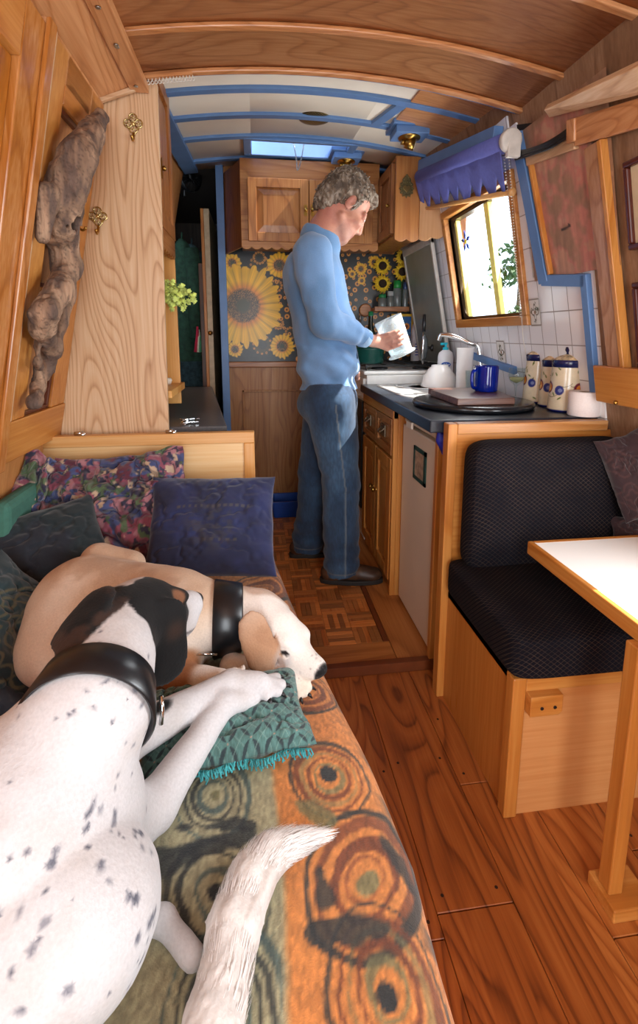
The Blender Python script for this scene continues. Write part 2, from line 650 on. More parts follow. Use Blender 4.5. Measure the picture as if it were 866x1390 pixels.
def build_galley_floor():
    mb = MB()
    s = 0.098; n = 5
    tones = 5
    y = 1.553; j = 0
    while y < YF - 0.001:
        x = 0.435; i = 0
        while x > -0.36:
            for k in range(n):
                w = s / n
                mi = random.randrange(tones)
                if (i + j) % 2: mb.box(x - s + 0.0005, x - 0.0005, y + k * w + 0.0004, y + (k + 1) * w - 0.0004, -0.01, GF, mi)
                else: mb.box(x - s + k * w + 0.0004, x - s + (k + 1) * w - 0.0004, y + 0.0005, y + s - 0.0005, -0.01, GF, mi)
            x -= s; i += 1
        y += s; j += 1
    mats = []
    for t in range(tones):
        sh = 0.82 + 0.09 * t
        c = tuple('#%02x%02x%02x' % tuple(int(min(255, int(h[q:q + 2], 16) * sh)) for q in (1, 3, 5)) for h in ('#7d421c', '#a9642c', '#bb7a40'))
        mats.append(wood(c, 'xy'[t % 2], 5, 1.5, 0.42))
    mats += [wood(('#7a411b', '#a5652f', '#b9793f'), 'y', 8, 1.2, 0.4), wood(('#7a411b', '#a5652f', '#b9793f'), 'x', 8, 1.2, 0.4), plain('parquet_strip', '#6b3413', 0.45), plain('parquet_gap', '#2c1508', 0.7)]
    # border boards and the nosing over the step
    mb.box(0.437, 0.457, 1.553, YF, -0.01, GF, 7)
    mb.box(0.459, 0.66, 1.44, YF, -0.01, GF, 5)
    mb.box(-0.36, 0.457, 1.452, 1.551, -0.01, GF, 6)
    mb.box(-0.36, 0.62, 1.425, 1.451, -0.01, GF + 0.004, 7)
    mb.box(-0.62, -0.36, 1.425, 4.7, -0.01, GF, 5)
    mb.box(0.66, 1.3, 1.44, YF, -0.01, GF - 0.003, 8)
    mb.box(-0.9, 1.4, 1.43, 4.75, -0.05, GF - 0.006, 8)
    o = mb.build('floor_galley', mats, bev=0.0006, seg=1, origin=(0, 0, 0))
    struct(o)


build_galley_floor()


# ---- cabin sides
def wall_panels(mb, fn, spans, th=0.05, d0=0.0, mi=0):
    for y0, y1, z0, z1 in spans: mb.box(d0, d0 - th, y0, y1, z0, z1, mi, fn)


W1 = (1.69, 2.26, 1.19, 1.645)       # galley window opening
W2 = (0.2, 0.82, 0.76, 1.18)       # unseen saloon window, its opening sized to put sun on the table
mb = MB()
wall_panels(mb, RW, [(-1.32, W2[0], 0, 1.9), (W2[0], W2[1], 0, W2[2]), (W2[0], W2[1], W2[3], 1.9), (W2[1], W1[0], 0, 1.9),
                     (W1[0], W1[1], 0, W1[2]), (W1[0], W1[1], W1[3], 2.06), (W1[1], YF + 0.05, 0, 2.1), (1.6, W1[0], 1.9, 2.0)])
struct(mb.build('wall_right', M_bare('z'), origin=(RX, 0, 0)))
mb = MB()
W3 = (-0.6, 0.1, 1.0, 1.5)            # unseen opening added behind the camera for a fill lamp
wall_panels(mb, LW, [(-1.32, W3[0], 0, 1.82), (W3[0], W3[1], 0, W3[2]), (W3[0], W3[1], W3[3], 1.82), (W3[1], YB, 0, 1.82), (YB, YF + 0.02, 0, 2.08)])
struct(mb.build('wall_left', M_ply('z'), origin=(LX, 0, 0)))

# far wall of the galley with the corridor opening on its left
mb = MB()
mb.box(-0.2, 1.3, YF, YF + 0.04, 0, 2.16)
struct(mb.build('wall_front', M_oak('z')))
# the unseen stern end, its opening added for a fill lamp
mb = MB()
mb.box(-0.9, -0.25, -1.36, -1.32, 0, 1.95); mb.box(0.55, 1.2, -1.36, -1.32, 0, 1.95); mb.box(-0.25, 0.55, -1.36, -1.32, 1.7, 1.95); mb.box(-0.25, 0.55, -1.36, -1.32, 0, 0.3)
struct(mb.build('wall_back', M_ply('z')))
# corridor beyond the galley
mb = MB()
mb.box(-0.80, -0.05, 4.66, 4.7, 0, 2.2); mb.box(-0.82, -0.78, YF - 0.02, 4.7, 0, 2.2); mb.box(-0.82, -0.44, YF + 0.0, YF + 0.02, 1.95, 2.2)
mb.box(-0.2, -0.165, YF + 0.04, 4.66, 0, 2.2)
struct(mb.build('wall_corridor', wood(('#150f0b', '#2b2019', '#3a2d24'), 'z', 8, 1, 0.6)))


# ---- saloon ceiling: curved ash boards with cross battens
def curved_sheet(fn, x0, x1, y0, y1, th, nx=24, ny=2):
    mb = MB()
    def pt(i, j, t):
        x = x0 + (x1 - x0) * i / nx; y = y0 + (y1 - y0) * j / ny
        return (x, y, fn(x, y) + t)
    for t, fl in ((0, 0), (th, 1)):
        b = len(mb.v)
        vs = [pt(i, j, t) for j in range(ny + 1) for i in range(nx + 1)]
        fs = []
        for j in range(ny):
            for i in range(nx):
                q = (j * (nx + 1) + i, j * (nx + 1) + i + 1, (j + 1) * (nx + 1) + i + 1, (j + 1) * (nx + 1) + i)
                fs.append(q if fl else q[::-1])
        mb.add(vs, fs, 0, True)
    w = nx + 1; n0 = w * (ny + 1)
    for i in range(nx):
        mb.f.append((i, i + 1, n0 + i + 1, n0 + i)); mb.m.append(0); mb.s.append(False)
        a = ny * w
        mb.f.append((a + i + 1, a + i, n0 + a + i, n0 + a + i + 1)); mb.m.append(0); mb.s.append(False)
    return mb


def batten(fn, x0, x1, y, w, h, off=0.0, n=24):
    """a lath following the curve of the roof, its underside h below it"""
    mb = MB()
    for i in range(n):
        a, b = x0 + (x1 - x0) * i / n, x0 + (x1 - x0) * (i + 1) / n
        p = []
        for dz in (-h - off, -off):
            p += [(a, y - w / 2, fn(a, y) + dz), (b, y - w / 2, fn(b, y) + dz), (b, y + w / 2, fn(b, y) + dz), (a, y + w / 2, fn(a, y) + dz)]
        mb.hexa(p)
    # weld the segments into one lath
    return mb


def weld(o, d=0.0004):
    bm = bmesh.new(); bm.from_mesh(o.data)
    bmesh.ops.remove_doubles(bm, verts=bm.verts, dist=d)
    seen = {}
    for f in list(bm.faces):
        k = tuple(sorted(v.index for v in f.verts))
        seen.setdefault(k, []).append(f)
    bmesh.ops.delete(bm, geom=[f for fs in seen.values() if len(fs) > 1 for f in fs], context='FACES_ONLY')
    bmesh.ops.recalc_face_normals(bm, faces=bm.faces)
    bm.to_mesh(o.data); bm.free()
    return o


struct(curved_sheet(zs, -0.32, 0.95, -1.34, YB + 0.01, 0.03).build('ceiling', M_cherry('x'), origin=(0, 0, 1.9)))
tn = [0]


def trim(mb, mat, bev=0.002, name=None):
    tn[0] += 1
    return struct(mb.build(name or 'trim_%d' % tn[0], mat, bev=bev))


for yb_ in (1.385, YB - 0.005, 1.12):
    weld(trim(batten(zs, -0.3, 0.9, yb_, 0.022, 0.012), M_cherry('x'), 0.003))
# closing riser between the low saloon roof and the higher galley roof
mb = MB()
for i in range(16):
    a, b = -0.32 + 1.27 * i / 16, -0.32 + 1.27 * (i + 1) / 16
    mb.hexa([(a, YB + 0.012, zs(a)), (b, YB + 0.012, zs(b)), (b, YB + 0.03, zs(b)), (a, YB + 0.03, zs(a)),
             (a, YB + 0.012, 2.06), (b, YB + 0.012, 2.06), (b, YB + 0.03, 2.06), (a, YB + 0.03, 2.06)])
trim(mb, M_blue, 0)
# lengthwise lath on the left, with its screws, and the sloping strip outside it
mb = MB()
mb.bar((-0.312, -1.32, 1.818), (-0.312, YB - 0.01, 1.818), 0.05, 0.022)
for y in (1.55, 1.36, 1.352, 1.215): mb.cyl((-0.315, y, 1.8035), 0.006, 0.004, n=12, mi=1)
trim(mb, [M_cherry('y'), M_steel])
mb = MB()
mb.hexa([(-0.46, -1.32, 1.765), (-0.30, -1.32, 1.83), (-0.30, YB, 1.83), (-0.46, YB, 1.765), (-0.46, -1.32, 1.79), (-0.30, -1.32, 1.855), (-0.30, YB, 1.855), (-0.46, YB, 1.79)])
trim(mb, M_cherry('y'))
mb = MB(); mb.bar((-0.425, YB - 0.02, 1.775), (-0.325, YB - 0.02, 1.812), 0.014, 0.012)
trim(mb, M_ash('x'))

# right-hand cornice: slanting board under the roof, then an upright frieze board
def quadboard(c, th, mat, ext=1.4, bev=0.003):
    """board through four wall points (px, py, depth): near-top, far-top, far-bottom, near-bottom; carried on past the near edge"""
    nt, ft, fb, nb = (PR(*q) for q in c)
    nt = ft + (nt - ft) * ext; nb = fb + (nb - fb) * ext
    n = (ft - nt).cross(nb - nt).normalized()
    if n.x < 0: n = -n
    mb = MB(); mb.hexa([nb, fb, fb + n * th, nb + n * th, nt, ft, ft + n * th, nt + n * th])
    return trim(mb, mat, bev)


quadboard([(866, 90, 0.10), (738, 150, 0.10), (745, 160, 0.035), (866, 130, 0.035)], 0.018, M_ash('y'))
quadboard([(866, 133, 0.03), (779, 160, 0.03), (779, 199, 0.03), (866, 174, 0.03)], 0.018, M_cherry('y'))
quadboard([(779, 187, 0.028), (712, 210, 0.028), (714, 226, 0.028), (779, 203, 0.028)], 0.02, M_ash('y'), 1.0)
quadboard([(779, 160, 0.036), (768, 163, 0.036), (768, 196, 0.036), (779, 192, 0.036)], 0.02, M_cherry('z'), 1.0)

# ---- galley ceiling: cream panels between blue beams
HX0, HX1, HY0, HY1 = 0.0, 0.47, 2.46, 2.70
for x0_, x1_, y0_, y1_ in ((-0.42, HX0, YB + 0.03, YF + 0.02), (HX1, 0.95, YB + 0.03, YF + 0.02), (HX0, HX1, YB + 0.03, HY0), (HX0, HX1, HY1, YF + 0.02)):
    struct(curved_sheet(zg, x0_, x1_, y0_, y1_, 0.02, 10).build('ceiling_galley', M_white, origin=(0, 0, 2)))
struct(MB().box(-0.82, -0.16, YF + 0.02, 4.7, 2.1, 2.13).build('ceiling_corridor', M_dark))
for py in (121, 157, 186, 216):
    p = PC(433, py, zg)
    weld(trim(batten(zg, -0.38, 0.9, p.y, 0.035, 0.014), M_blue, 0.002))
GY = [PC(433, py, zg).y for py in (121, 157, 186, 216)]


def glong(xa, xb, y0, y1, w, h=0.014):
    mb = MB(); n = 8
    for i in range(n):
        f0, f1 = i / n, (i + 1) / n
        ya, yb = y0 + (y1 - y0) * f0, y0 + (y1 - y0) * f1
        x_a, x_b = xa + (xb - xa) * f0, xa + (xb - xa) * f1
        p = []
        for dz in (-h, 0.0):
            p += [(x_a - w / 2, ya, zg(x_a - w / 2, ya) + dz), (x_a + w / 2, ya, zg(x_a + w / 2, ya) + dz), (x_b + w / 2, yb, zg(x_b + w / 2, yb) + dz), (x_b - w / 2, yb, zg(x_b - w / 2, yb) + dz)]
        mb.hexa(p)
    return mb


weld(trim(glong(-0.335, -0.335, YB + 0.03, YF, 0.075, 0.02), M_blue))
q0, q1 = PC(560, 122, zg), PC(518, 153, zg)
weld(trim(glong(q0.x, q1.x, GY[0], GY[1], 0.04), M_blue))
# bare timber panel outside the first bay
mb = MB()
x0 = q0.x + 0.02
for i in range(8):
    a, b = x0 + (0.93 - x0) * i / 8, x0 + (0.93 - x0) * (i + 1) / 8
    p = []
    for dz in (-0.008, 0.002):
        p += [(a, GY[0] - 0.15, zg(a, GY[0] - 0.15) + dz), (b, GY[0] - 0.15, zg(b, GY[0] - 0.15) + dz), (b, GY[1], zg(b, GY[1]) + dz), (a, GY[1], zg(a, GY[1]) + dz)]
    mb.hexa(p)
weld(trim(mb, M_cherry('x'), 0))
# blue cornice along the top of the galley side
mb = MB(); mb.bar(PR(676, 182, 0.03), PR(572, 226, 0.03), 0.05, 0.035, (-1, 0, 0)); trim(mb, M_blue)

# ---- left: ash bulkhead panel with its edging
mb = MB()
pts = [P(214, 131, y=YB), P(222, 600, y=YB)]
xr0, xr1 = pts[1].x, pts[0].x
xr0 = xr0 * 0.8 + xr1 * 0.2
mb.hexa([(lx(0.3), YB, 0.3), (xr0, YB, 0.3), (xr0, YB + 0.02, 0.3), (lx(0.3), YB + 0.02, 0.3),
         (lx(1.84), YB, 1.84), (xr1, YB, 1.84), (xr1, YB + 0.02, 1.84), (lx(1.84), YB + 0.02, 1.84)])
struct(mb.build('wall_bulkhead', wood(('#a3764d', '#cca67f', '#dbc09e'), 'z', 30, 1.15, 0.42, 1.15), bev=0.002))

# ---- left side joinery in the saloon: bottom rail, stile, recessed panels, hatch surround
mb = MB()
a, b = PL(2, 622, 0.012), PL(82, 552, 0.012)
zr = (a.z + b.z) / 2
mb.box(0.0, 0.024, -1.3, YB - 0.002, zr - 0.055, zr + 0.05, 0, LW); trim(mb, M_pine('y'), 0.003)
mb = MB(); mb.box(0.0, 0.02, 1.50, YB - 0.002, zr + 0.05, 1.77, 0, LW); trim(mb, M_pine('z'), 0.003)
mb = MB(); mb.box(0.0, 0.02, 1.25, 1.33, zr + 0.05, 1.77, 0, LW); trim(mb, M_pine('z'), 0.003)
mb = MB(); mb.box(0.0, 0.026, 1.235, 1.25, zr + 0.05, 1.77, 0, LW); trim(mb, M_ash('z'), 0.003)
mb = MB(); mb.box(0.0, 0.02, 1.33, 1.50, 1.17, 1.24, 0, LW); mb.box(0.0, 0.02, 1.33, 1.50, 1.66, 1.77, 0, LW); trim(mb, M_pine('y'), 0.003)
for z0, z1 in ((zr + 0.05, 1.17), (1.24, 1.66)):     # dark red bead round each panel
    mb = MB()
    for y0, y1, c0, c1 in ((1.33, 1.342, z0, z1), (1.488, 1.50, z0, z1), (1.342, 1.488, z0, z0 + 0.012), (1.342, 1.488, z1 - 0.012, z1)):
        mb.box(0.0, 0.012, y0, y1, c0, c1, 0, LW)
    trim(mb, plain('red_bead_%d' % int(z0 * 100), '#5a2a16', 0.4), 0.002)
mb = MB(); mb.box(0.0, 0.02, 1.20, YB - 0.002, 1.70, 1.775, 0, LW); trim(mb, M_cherry('y'), 0.003)

# side hatch: proud lining, door leaf behind it
hd = thing('door_1', None, None, LW(0, 0.9, 0.7)); hd['kind'] = 'structure'
mb = MB(); mb.box(0.0, 0.036, 1.085, 1.19, zr - 0.06, 1.745, 0, LW); mb.box(0.036, 0.046, 1.165, 1.20, zr - 0.06, 1.755, 0, LW)
mb.build('door_frame', wood(('#854816', '#aa692c', '#c48a54'), 'z', 9, 1.0, 0.16), hd, bev=0.003)
mb = MB(); mb.box(0.0, 0.036, 0.4, 1.085, 1.64, 1.745, 0, LW); mb.build('door_lintel', M_pine('y'), hd, bev=0.003)
mb = MB(); mb.box(0.0, 0.008, 0.4, 1.085, zr - 0.05, 1.64, 0, LW)
mb.box(0.008, 0.022, 1.02, 1.085, zr - 0.05, 1.64, 0, LW); mb.box(0.008, 0.022, 0.4, 0.47, zr - 0.05, 1.64, 0, LW); mb.box(0.008, 0.022, 0.47, 1.02, 1.56, 1.64, 0, LW); mb.box(0.008, 0.022, 0.47, 1.02, zr - 0.05, zr + 0.04, 0, LW)
mb.build('door_leaf', wood(('#804612', '#a3611f', '#b87b3a'), 'z', 9, 1.0, 0.18), hd, bev=0.004)

# ---- right side of the saloon: bare boards, blue strips, tiles
# stained board
def board_paint():
    nu, nv = 70, 120
    c = [PR(700, 200, 0.01), PR(795, 195, 0.01), PR(795, 372, 0.01), PR(737, 372, 0.01)]
    y0, y1 = PR(800, 300).y - 0.12, 1.6
    z0, z1 = 1.30, 1.76
    V, uv = [], []
    mbx = MB()
    g = [(y0 + (y1 - y0) * i / nu, z0 + (z1 - z0) * j / nv) for j in range(nv + 1) for i in range(nu + 1)]
    V = [tuple(RW(0.012, y, z)) for y, z in g]
    w = nu + 1
    F = [(j * w + i, j * w + i + 1, (j + 1) * w + i + 1, (j + 1) * w + i) for j in range(nv) for i in range(nu)]
    G = np.array(g); y, z = G[:, 0], G[:, 1]
    C = np.tile(np.array([0.54, 0.41, 0.32]), (len(G), 1))
    n1 = fbm(y * 14, z * 5, seed=3); n2 = fbm(y * 30, z * 22, seed=9); n3 = fbm(y * 90, z * 9, seed=5)
    C = mixc(C, (0.55, 0.43, 0.34), sstep(0.35, 0.75, n1))
    C = mixc(C, (0.69, 0.44, 0.38), sstep(0.40, 0.56, n2 * 0.6 + n1 * 0.4) * sstep(1.29, 1.295, y) * 0.8 * sstep(1.56, 1.50, y))
    C = mixc(C, (0.70, 0.44, 0.38), 0.7 * sstep(1.285, 1.29, y) * sstep(1.42, 1.34, y) * sstep(0.25, 0.5, n2))
    C = mixc(C, (0.66, 0.53, 0.42), sstep(0.62, 0.7, n2) * 0.6)
    C = C * (0.98 + 0.28 * n3[:, None])
    # pencilled letters and ticks on the raw strip
    def stroke(a, b, wd=0.0022):
        a, b = np.array(a), np.array(b); d = b - a; L = d @ d
        t = np.clip(((G - a) @ d) / L, 0, 1)[:, None]
        return sstep(wd * 2.2, wd, np.linalg.norm(G - a - t * d, axis=1))
    S = np.zeros(len(G))
    for a, b in (((1.262, 1.585), (1.247, 1.66)), ((1.247, 1.66), (1.236, 1.585)), ((1.27, 1.612), (1.228, 1.618)), ((1.245, 1.35), (1.25, 1.40)), ((1.25, 1.40), (1.24, 1.41)), ((1.24, 1.47), (1.25, 1.475)), ((1.39, 1.435), (1.43, 1.432)), ((1.39, 1.435), (1.395, 1.44))):
        S = np.maximum(S, stroke(a, b))
    C = mixc(C, (0.16, 0.11, 0.09), S * 0.8)
    V2 = V + [tuple(RW(0.0, y_, z_)) for y_, z_ in ((y0, z0), (y1, z0), (y1, z1), (y0, z1))]
    return mesh_from_arrays('trim_board', V, F, vcol('stained_board', 0.6, 0.1, 60), colors=C, smooth=False)


struct(board_paint())
# upright batten with its orange edge, and board below
mb = MB()
p0, p1 = PR(806, 196, 0.02), PR(838, 500, 0.02)
nrm = (-1, 0, -RS)
mb.bar(p0, p1, 0.052, 0.02, nrm); trim(mb, wood(('#7c4d30', '#a1714d', '#b88d6b'), 'z', 12, 1.4, 0.32), 0.002)
mb = MB(); q = Vector((0, -0.032, 0)); mb.bar(p0 + q, p1 + q, 0.014, 0.026, nrm); trim(mb, M_pine('z'), 0.002)
mb = MB(); mb.box(0.0, 0.05, 1.005, PR(808, 540, 0.05).y, 0.93, 1.035, 0, RW); mb.lathe([(0, 0.012), (0.006, 0.01), (0.006, 0.004), (0.003, 0)], PR(838, 546, 0.05), 12, (-1, 0, -0.2), 1)
trim(mb, [M_pine('y'), M_brass], 0.004)


def wallbar(pa, pb, w, h=0.016, mat=None, d=0.0, name=None, bev=0.002):
    mb = MB(); mb.bar(PR(*pa, d), PR(*pb, d), w, h, nrm)
    return trim(mb, mat or M_blue, bev, name)


wallbar((704, 182), (742, 383), 0.048, 0.03, d=0.012)
wallbar((722, 215), (750, 372), 0.012, 0.03, M_pine('z'), d=0.012)
wallbar((738, 380), (797, 380), 0.036, 0.022, d=0.012)
wallbar((795, 372), (809, 535), 0.028, 0.022, d=0.012)
wallbar((640, 482), (700, 503), 0.03, 0.02, d=0.012)

# tiles, with the galley window cut out
def tile_mat():
    m = N('white_tiles')
    s = m.n('ShaderNodeSeparateXYZ', {0: m.coord()})
    v = m.n('ShaderNodeCombineXYZ', {0: s.outputs[1], 1: s.outputs[2]}).outputs[0]
    b = m.n('ShaderNodeTexBrick', {'Vector': v, 'Color1': srgb('#e9e7e6'), 'Color2': srgb('#e2e0e2'), 'Mortar': srgb('#9c948e'), 'Scale': 1.0, 'Mortar Size': 0.0018, 'Mortar Smooth': 0.1, 'Brick Width': 0.078, 'Row Height': 0.108}, offset=0.0, squash=1.0)
    m.principled(Base_Color=b.outputs[0], Roughness=m.math('ADD', m.math('MULTIPLY', b.outputs[1], 0.5), 0.15), Normal=m.bump(m.math('SUBTRACT', 1.0, b.outputs[1]), 0.4, 0.0015))
    return m.mat


mb = MB()
for y0, y1, z0, z1 in ((1.318, 1.62, 0.85, 1.315), (1.62, W1[0] - 0.02, 0.85, 1.80), (W1[0] - 0.02, W1[1] + 0.02, 0.85, W1[2] - 0.02), (W1[0] - 0.02, W1[1] + 0.02, W1[3] + 0.02, 1.84), (W1[1] + 0.02, YF, 0.85, 1.9)):
    mb.box(0.0, 0.006, y0, y1, z0, z1, 0, RW)
struct(mb.build('wall_tiles', tile_mat(), origin=(RX, 1.286, 0.98)))


def decor_tile(px, py):
    c = PR(px, py, 0.006)
    n = 40
    g = np.array([(u, v) for v in np.linspace(-1, 1, n + 1) for u in np.linspace(-1, 1, n + 1)])
    V = [tuple(RW(0.0085, c.y + u * 0.033, c.z + v * 0.048)) for u, v in g]
    F = [(j * (n + 1) + i, j * (n + 1) + i + 1, (j + 1) * (n + 1) + i + 1, (j + 1) * (n + 1) + i) for j in range(n) for i in range(n)]
    u, v = g[:, 0], g[:, 1]
    C = np.tile(np.array([0.87, 0.85, 0.82]), (len(g), 1))
    br = np.maximum(np.abs(u), np.abs(v))
    C = mixc(C, (0.45, 0.38, 0.33), sstep(0.86, 0.9, br) * sstep(0.97, 0.93, br))
    r = np.hypot(u, v * 1.1); a = np.arctan2(v, u)
    C = mixc(C, (0.35, 0.28, 0.22), sstep(0.08, 0.0, np.abs(r - 0.45 - 0.18 * np.cos(4 * a)) - 0.03))
    C = mixc(C, (0.50, 0.33, 0.2), sstep(0.2, 0.12, r))
    C = mixc(C, (0.30, 0.30, 0.22), sstep(0.62, 0.7, fbm(u * 4, v * 4, seed=int(px))) * sstep(0.9, 0.7, r))
    return mesh_from_arrays('trim_tile', V, F, vcol('decor_glaze_%d' % px, 0.2, 0, 10), colors=C, smooth=False)


struct(decor_tile(727, 424)); struct(decor_tile(681, 478))

# ---- galley window: timber surround, dark inner frame, yellow sliding stile, panes
wn = thing('window_1', None, None, RW(0, (W1[0] + W1[1]) / 2, W1[2])); wn['kind'] = 'structure'
y0, y1, z0, z1 = W1
mb = MB()
for b in ((y0 - 0.03, y1 + 0.03, z0 - 0.035, z0), (y0 - 0.03, y1 + 0.03, z1, z1 + 0.03), (y0 - 0.03, y0, z0, z1), (y1, y1 + 0.03, z0, z1)):
    mb.box(-0.03, 0.022, b[0], b[1], b[2], b[3], 0, RW)
mb.build('window_surround', wood(('#7a4319', '#a8682c', '#bd8347'), 'y', 6, 1, 0.35), wn, bev=0.003)
mb = MB()
for b in ((y0, y1, z0, z0 + 0.014), (y0, y1, z1 - 0.014, z1), (y0, y0 + 0.016, z0, z1), (y1 - 0.016, y1, z0, z1)):
    mb.box(-0.04, -0.008, b[0], b[1], b[2], b[3], 0, RW)
# rounded corners of the metal frame
for cy, cz, sy, sz in ((y0 + 0.016, z0 + 0.014, 1, 1), (y1 - 0.016, z0 + 0.014, -1, 1), (y0 + 0.016, z1 - 0.014, 1, -1), (y1 - 0.016, z1 - 0.014, -1, -1)):
    r = 0.05; poly = [(cy, cz)] + [(cy + sy * r * (1 - math.cos(t)), cz + sz * r * (1 - math.sin(t))) for t in [math.pi / 2 * k / 8 for k in range(9)]]
    mb.prism(poly, lambda u, v, d: RW(d, u, v), -0.036, -0.012)
mb.build('window_frame', plain('bronze_frame', '#3b2c1c', 0.35, 0.6), wn)
mb = MB(); ym = 1.93
mb.box(-0.034, -0.014, ym - 0.024, ym + 0.012, z0 + 0.012, z1 - 0.012, 0, RW); mb.box(-0.034, -0.014, y1 - 0.05, y1 - 0.03, z0 + 0.012, z1 - 0.012, 0, RW)
mb.build('sliding_stile', plain('yellow_stile', '#e6d878', 0.4), wn, bev=0.002)
mb = MB(); mb.box(-0.026, -0.022, y0 + 0.012, y1 - 0.012, z0 + 0.01, z1 - 0.01, 0, RW)
M_pane = glass_mat('window_glass')
mb.build('pane', M_pane, wn)
# the saloon window beside the table
wn2 = thing('window_2', None, None, RW(0, 0.5, W2[2])); wn2['kind'] = 'structure'
y0, y1, z0, z1 = W2
mb = MB()
for b in ((y0 - 0.03, y1 + 0.03, z0 - 0.03, z0), (y0 - 0.03, y1 + 0.03, z1, z1 + 0.03), (y0 - 0.03, y0, z0, z1), (y1, y1 + 0.03, z0, z1)):
    mb.box(-0.03, 0.02, b[0], b[1], b[2], b[3], 0, RW)
mb.build('window_surround', M_pine('y'), wn2, bev=0.003)
mb = MB(); mb.box(-0.026, -0.022, y0, y1, z0, z1, 0, RW); mb.build('pane', M_pane, wn2)

# blue door post at the corridor
mb = MB()
a, b = P(298, 235, y=YF - 0.02), P(301, 600, y=YF - 0.02)
mb.box(a.x - 0.022, a.x + 0.02, YF - 0.04, YF + 0.04, GF, 2.08)
trim(mb, M_blue)
# ================================================================== GALLEY
WT = 0.875                      # worktop level
CT = 0.94                       # cooker top level
M_navy = plain('navy_worktop', '#1b222e', 0.28, var=0.12, scale=90)
M_enamel = plain('white_enamel', '#ecebe6', 0.25, var=0.02)
M_fridge = plain('fridge_door', '#d9cbb8', 0.35, var=0.02, scale=5)


def scallop(x0, x1, z, amp, n, top):
    """outline of a board whose lower edge is cut in small waves"""
    pts = [(x0, top), (x0, z)]
    for i in range(n):
        for k in range(1, 9):
            t = (i + k / 8) / n
            pts.append((x0 + (x1 - x0) * t, z - amp * abs(math.sin(math.pi * (k / 8)))))
    pts.append((x1, top))
    return pts


def panel_door(mb, fn, u0, u1, v0, v1, d=0.018, rail=0.045, mi=0, mi2=0):
    """frame-and-panel door: fn(u, v, depth), depth positive towards the viewer"""
    for a, b, c, e in ((u0, u0 + rail, v0, v1), (u1 - rail, u1, v0, v1), (u0 + rail, u1 - rail, v0, v0 + rail), (u0 + rail, u1 - rail, v1 - rail, v1)):
        mb.hexa([fn(a, c, 0), fn(b, c, 0), fn(b, c, d), fn(a, c, d), fn(a, e, 0), fn(b, e, 0), fn(b, e, d), fn(a, e, d)], mi)
    a, b, c, e = u0 + rail, u1 - rail, v0 + rail, v1 - rail
    g = min(b - a, e - c) * 0.16
    mb.add([fn(a, c, d * 0.35), fn(b, c, d * 0.35), fn(b, e, d * 0.35), fn(a, e, d * 0.35), fn(a + g, c + g, d * 0.8), fn(b - g, c + g, d * 0.8), fn(b - g, e - g, d * 0.8), fn(a + g, e - g, d * 0.8)],
           [(0, 1, 5, 4), (1, 2, 6, 5), (2, 3, 7, 6), (3, 0, 4, 7), (4, 5, 6, 7)], mi2)


# ---- far upper cupboard
YC = 2.72
c = thing('wall_cupboard', 'wide oak wall cupboard with two panelled doors, above the sunflower panel', 'cupboard', (0.35, YF, 1.6))
xl, xr = P(327, 300, y=YC).x, P(514, 300, y=YC).x
zb, zt = P(400, 336, y=YC).z, 2.02
xch = P(303, 300, y=YF).x
mb = MB()
mb.box(xl, xr, YC + 0.02, YF - 0.001, zb + 0.02, zt)
mb.hexa([(xl, YC + 0.02, zb), (xl + 0.01, YC + 0.02, zb), (xch + 0.02, YF - 0.001, zb), (xch, YF - 0.001, zb), (xl, YC + 0.02, zt), (xl + 0.01, YC + 0.02, zt), (xch + 0.02, YF - 0.001, zt), (xch, YF - 0.001, zt)])
mb.build('body', wood(('#5a3214', '#7d4b22', '#92602f'), 'z', 10, 1.3, 0.35), c, bev=0.002)  # darker oak: the chamfer's shade is put into the tone
fX = lambda u, v, d: (u, YC + 0.02 - d, v)
mb = MB()
dz0, dz1 = P(400, 327, y=YC).z, P(400, 246, y=YC).z
d1, d2, d3 = P(337, 300, y=YC).x, P(419, 300, y=YC).x, P(505, 300, y=YC).x
mb.prism(scallop(xl, xr, zb - 0.002, 0.012, 14, dz0), fX, 0.0, 0.02)
mb.box(xl, xr, YC, YC + 0.02, dz1, zt); mb.box(xl, d1, YC, YC + 0.02, dz0, dz1); mb.box(d3, xr, YC, YC + 0.02, dz0, dz1)
mb.build('face_frame', M_oak('x'), c, bev=0.002)
fD = lambda u, v, d: (u, YC - d, v)
for a, b, hx in ((d1, d2 - 0.002, d2 - 0.018), (d2 + 0.002, d3, d2 + 0.018)):
    mb = MB(); panel_door(mb, fD, a, b, dz0 - 0.008, dz1 + 0.006); dd = mb.build('door', M_oak('z'), c, bev=0.002)
    mb = MB(); zk = P(420, 287, y=YC).z
    mb.box(hx - 0.008, hx + 0.008, YC - 0.022, YC - 0.018, zk - 0.028, zk + 0.028); mb.lathe([(0, 0.02), (0.009, 0.016), (0.009, 0.01), (0.004, 0)], (hx, YC - 0.02, zk), 12, (0, -1, 0))
    mb.build('handle', M_brass, dd)

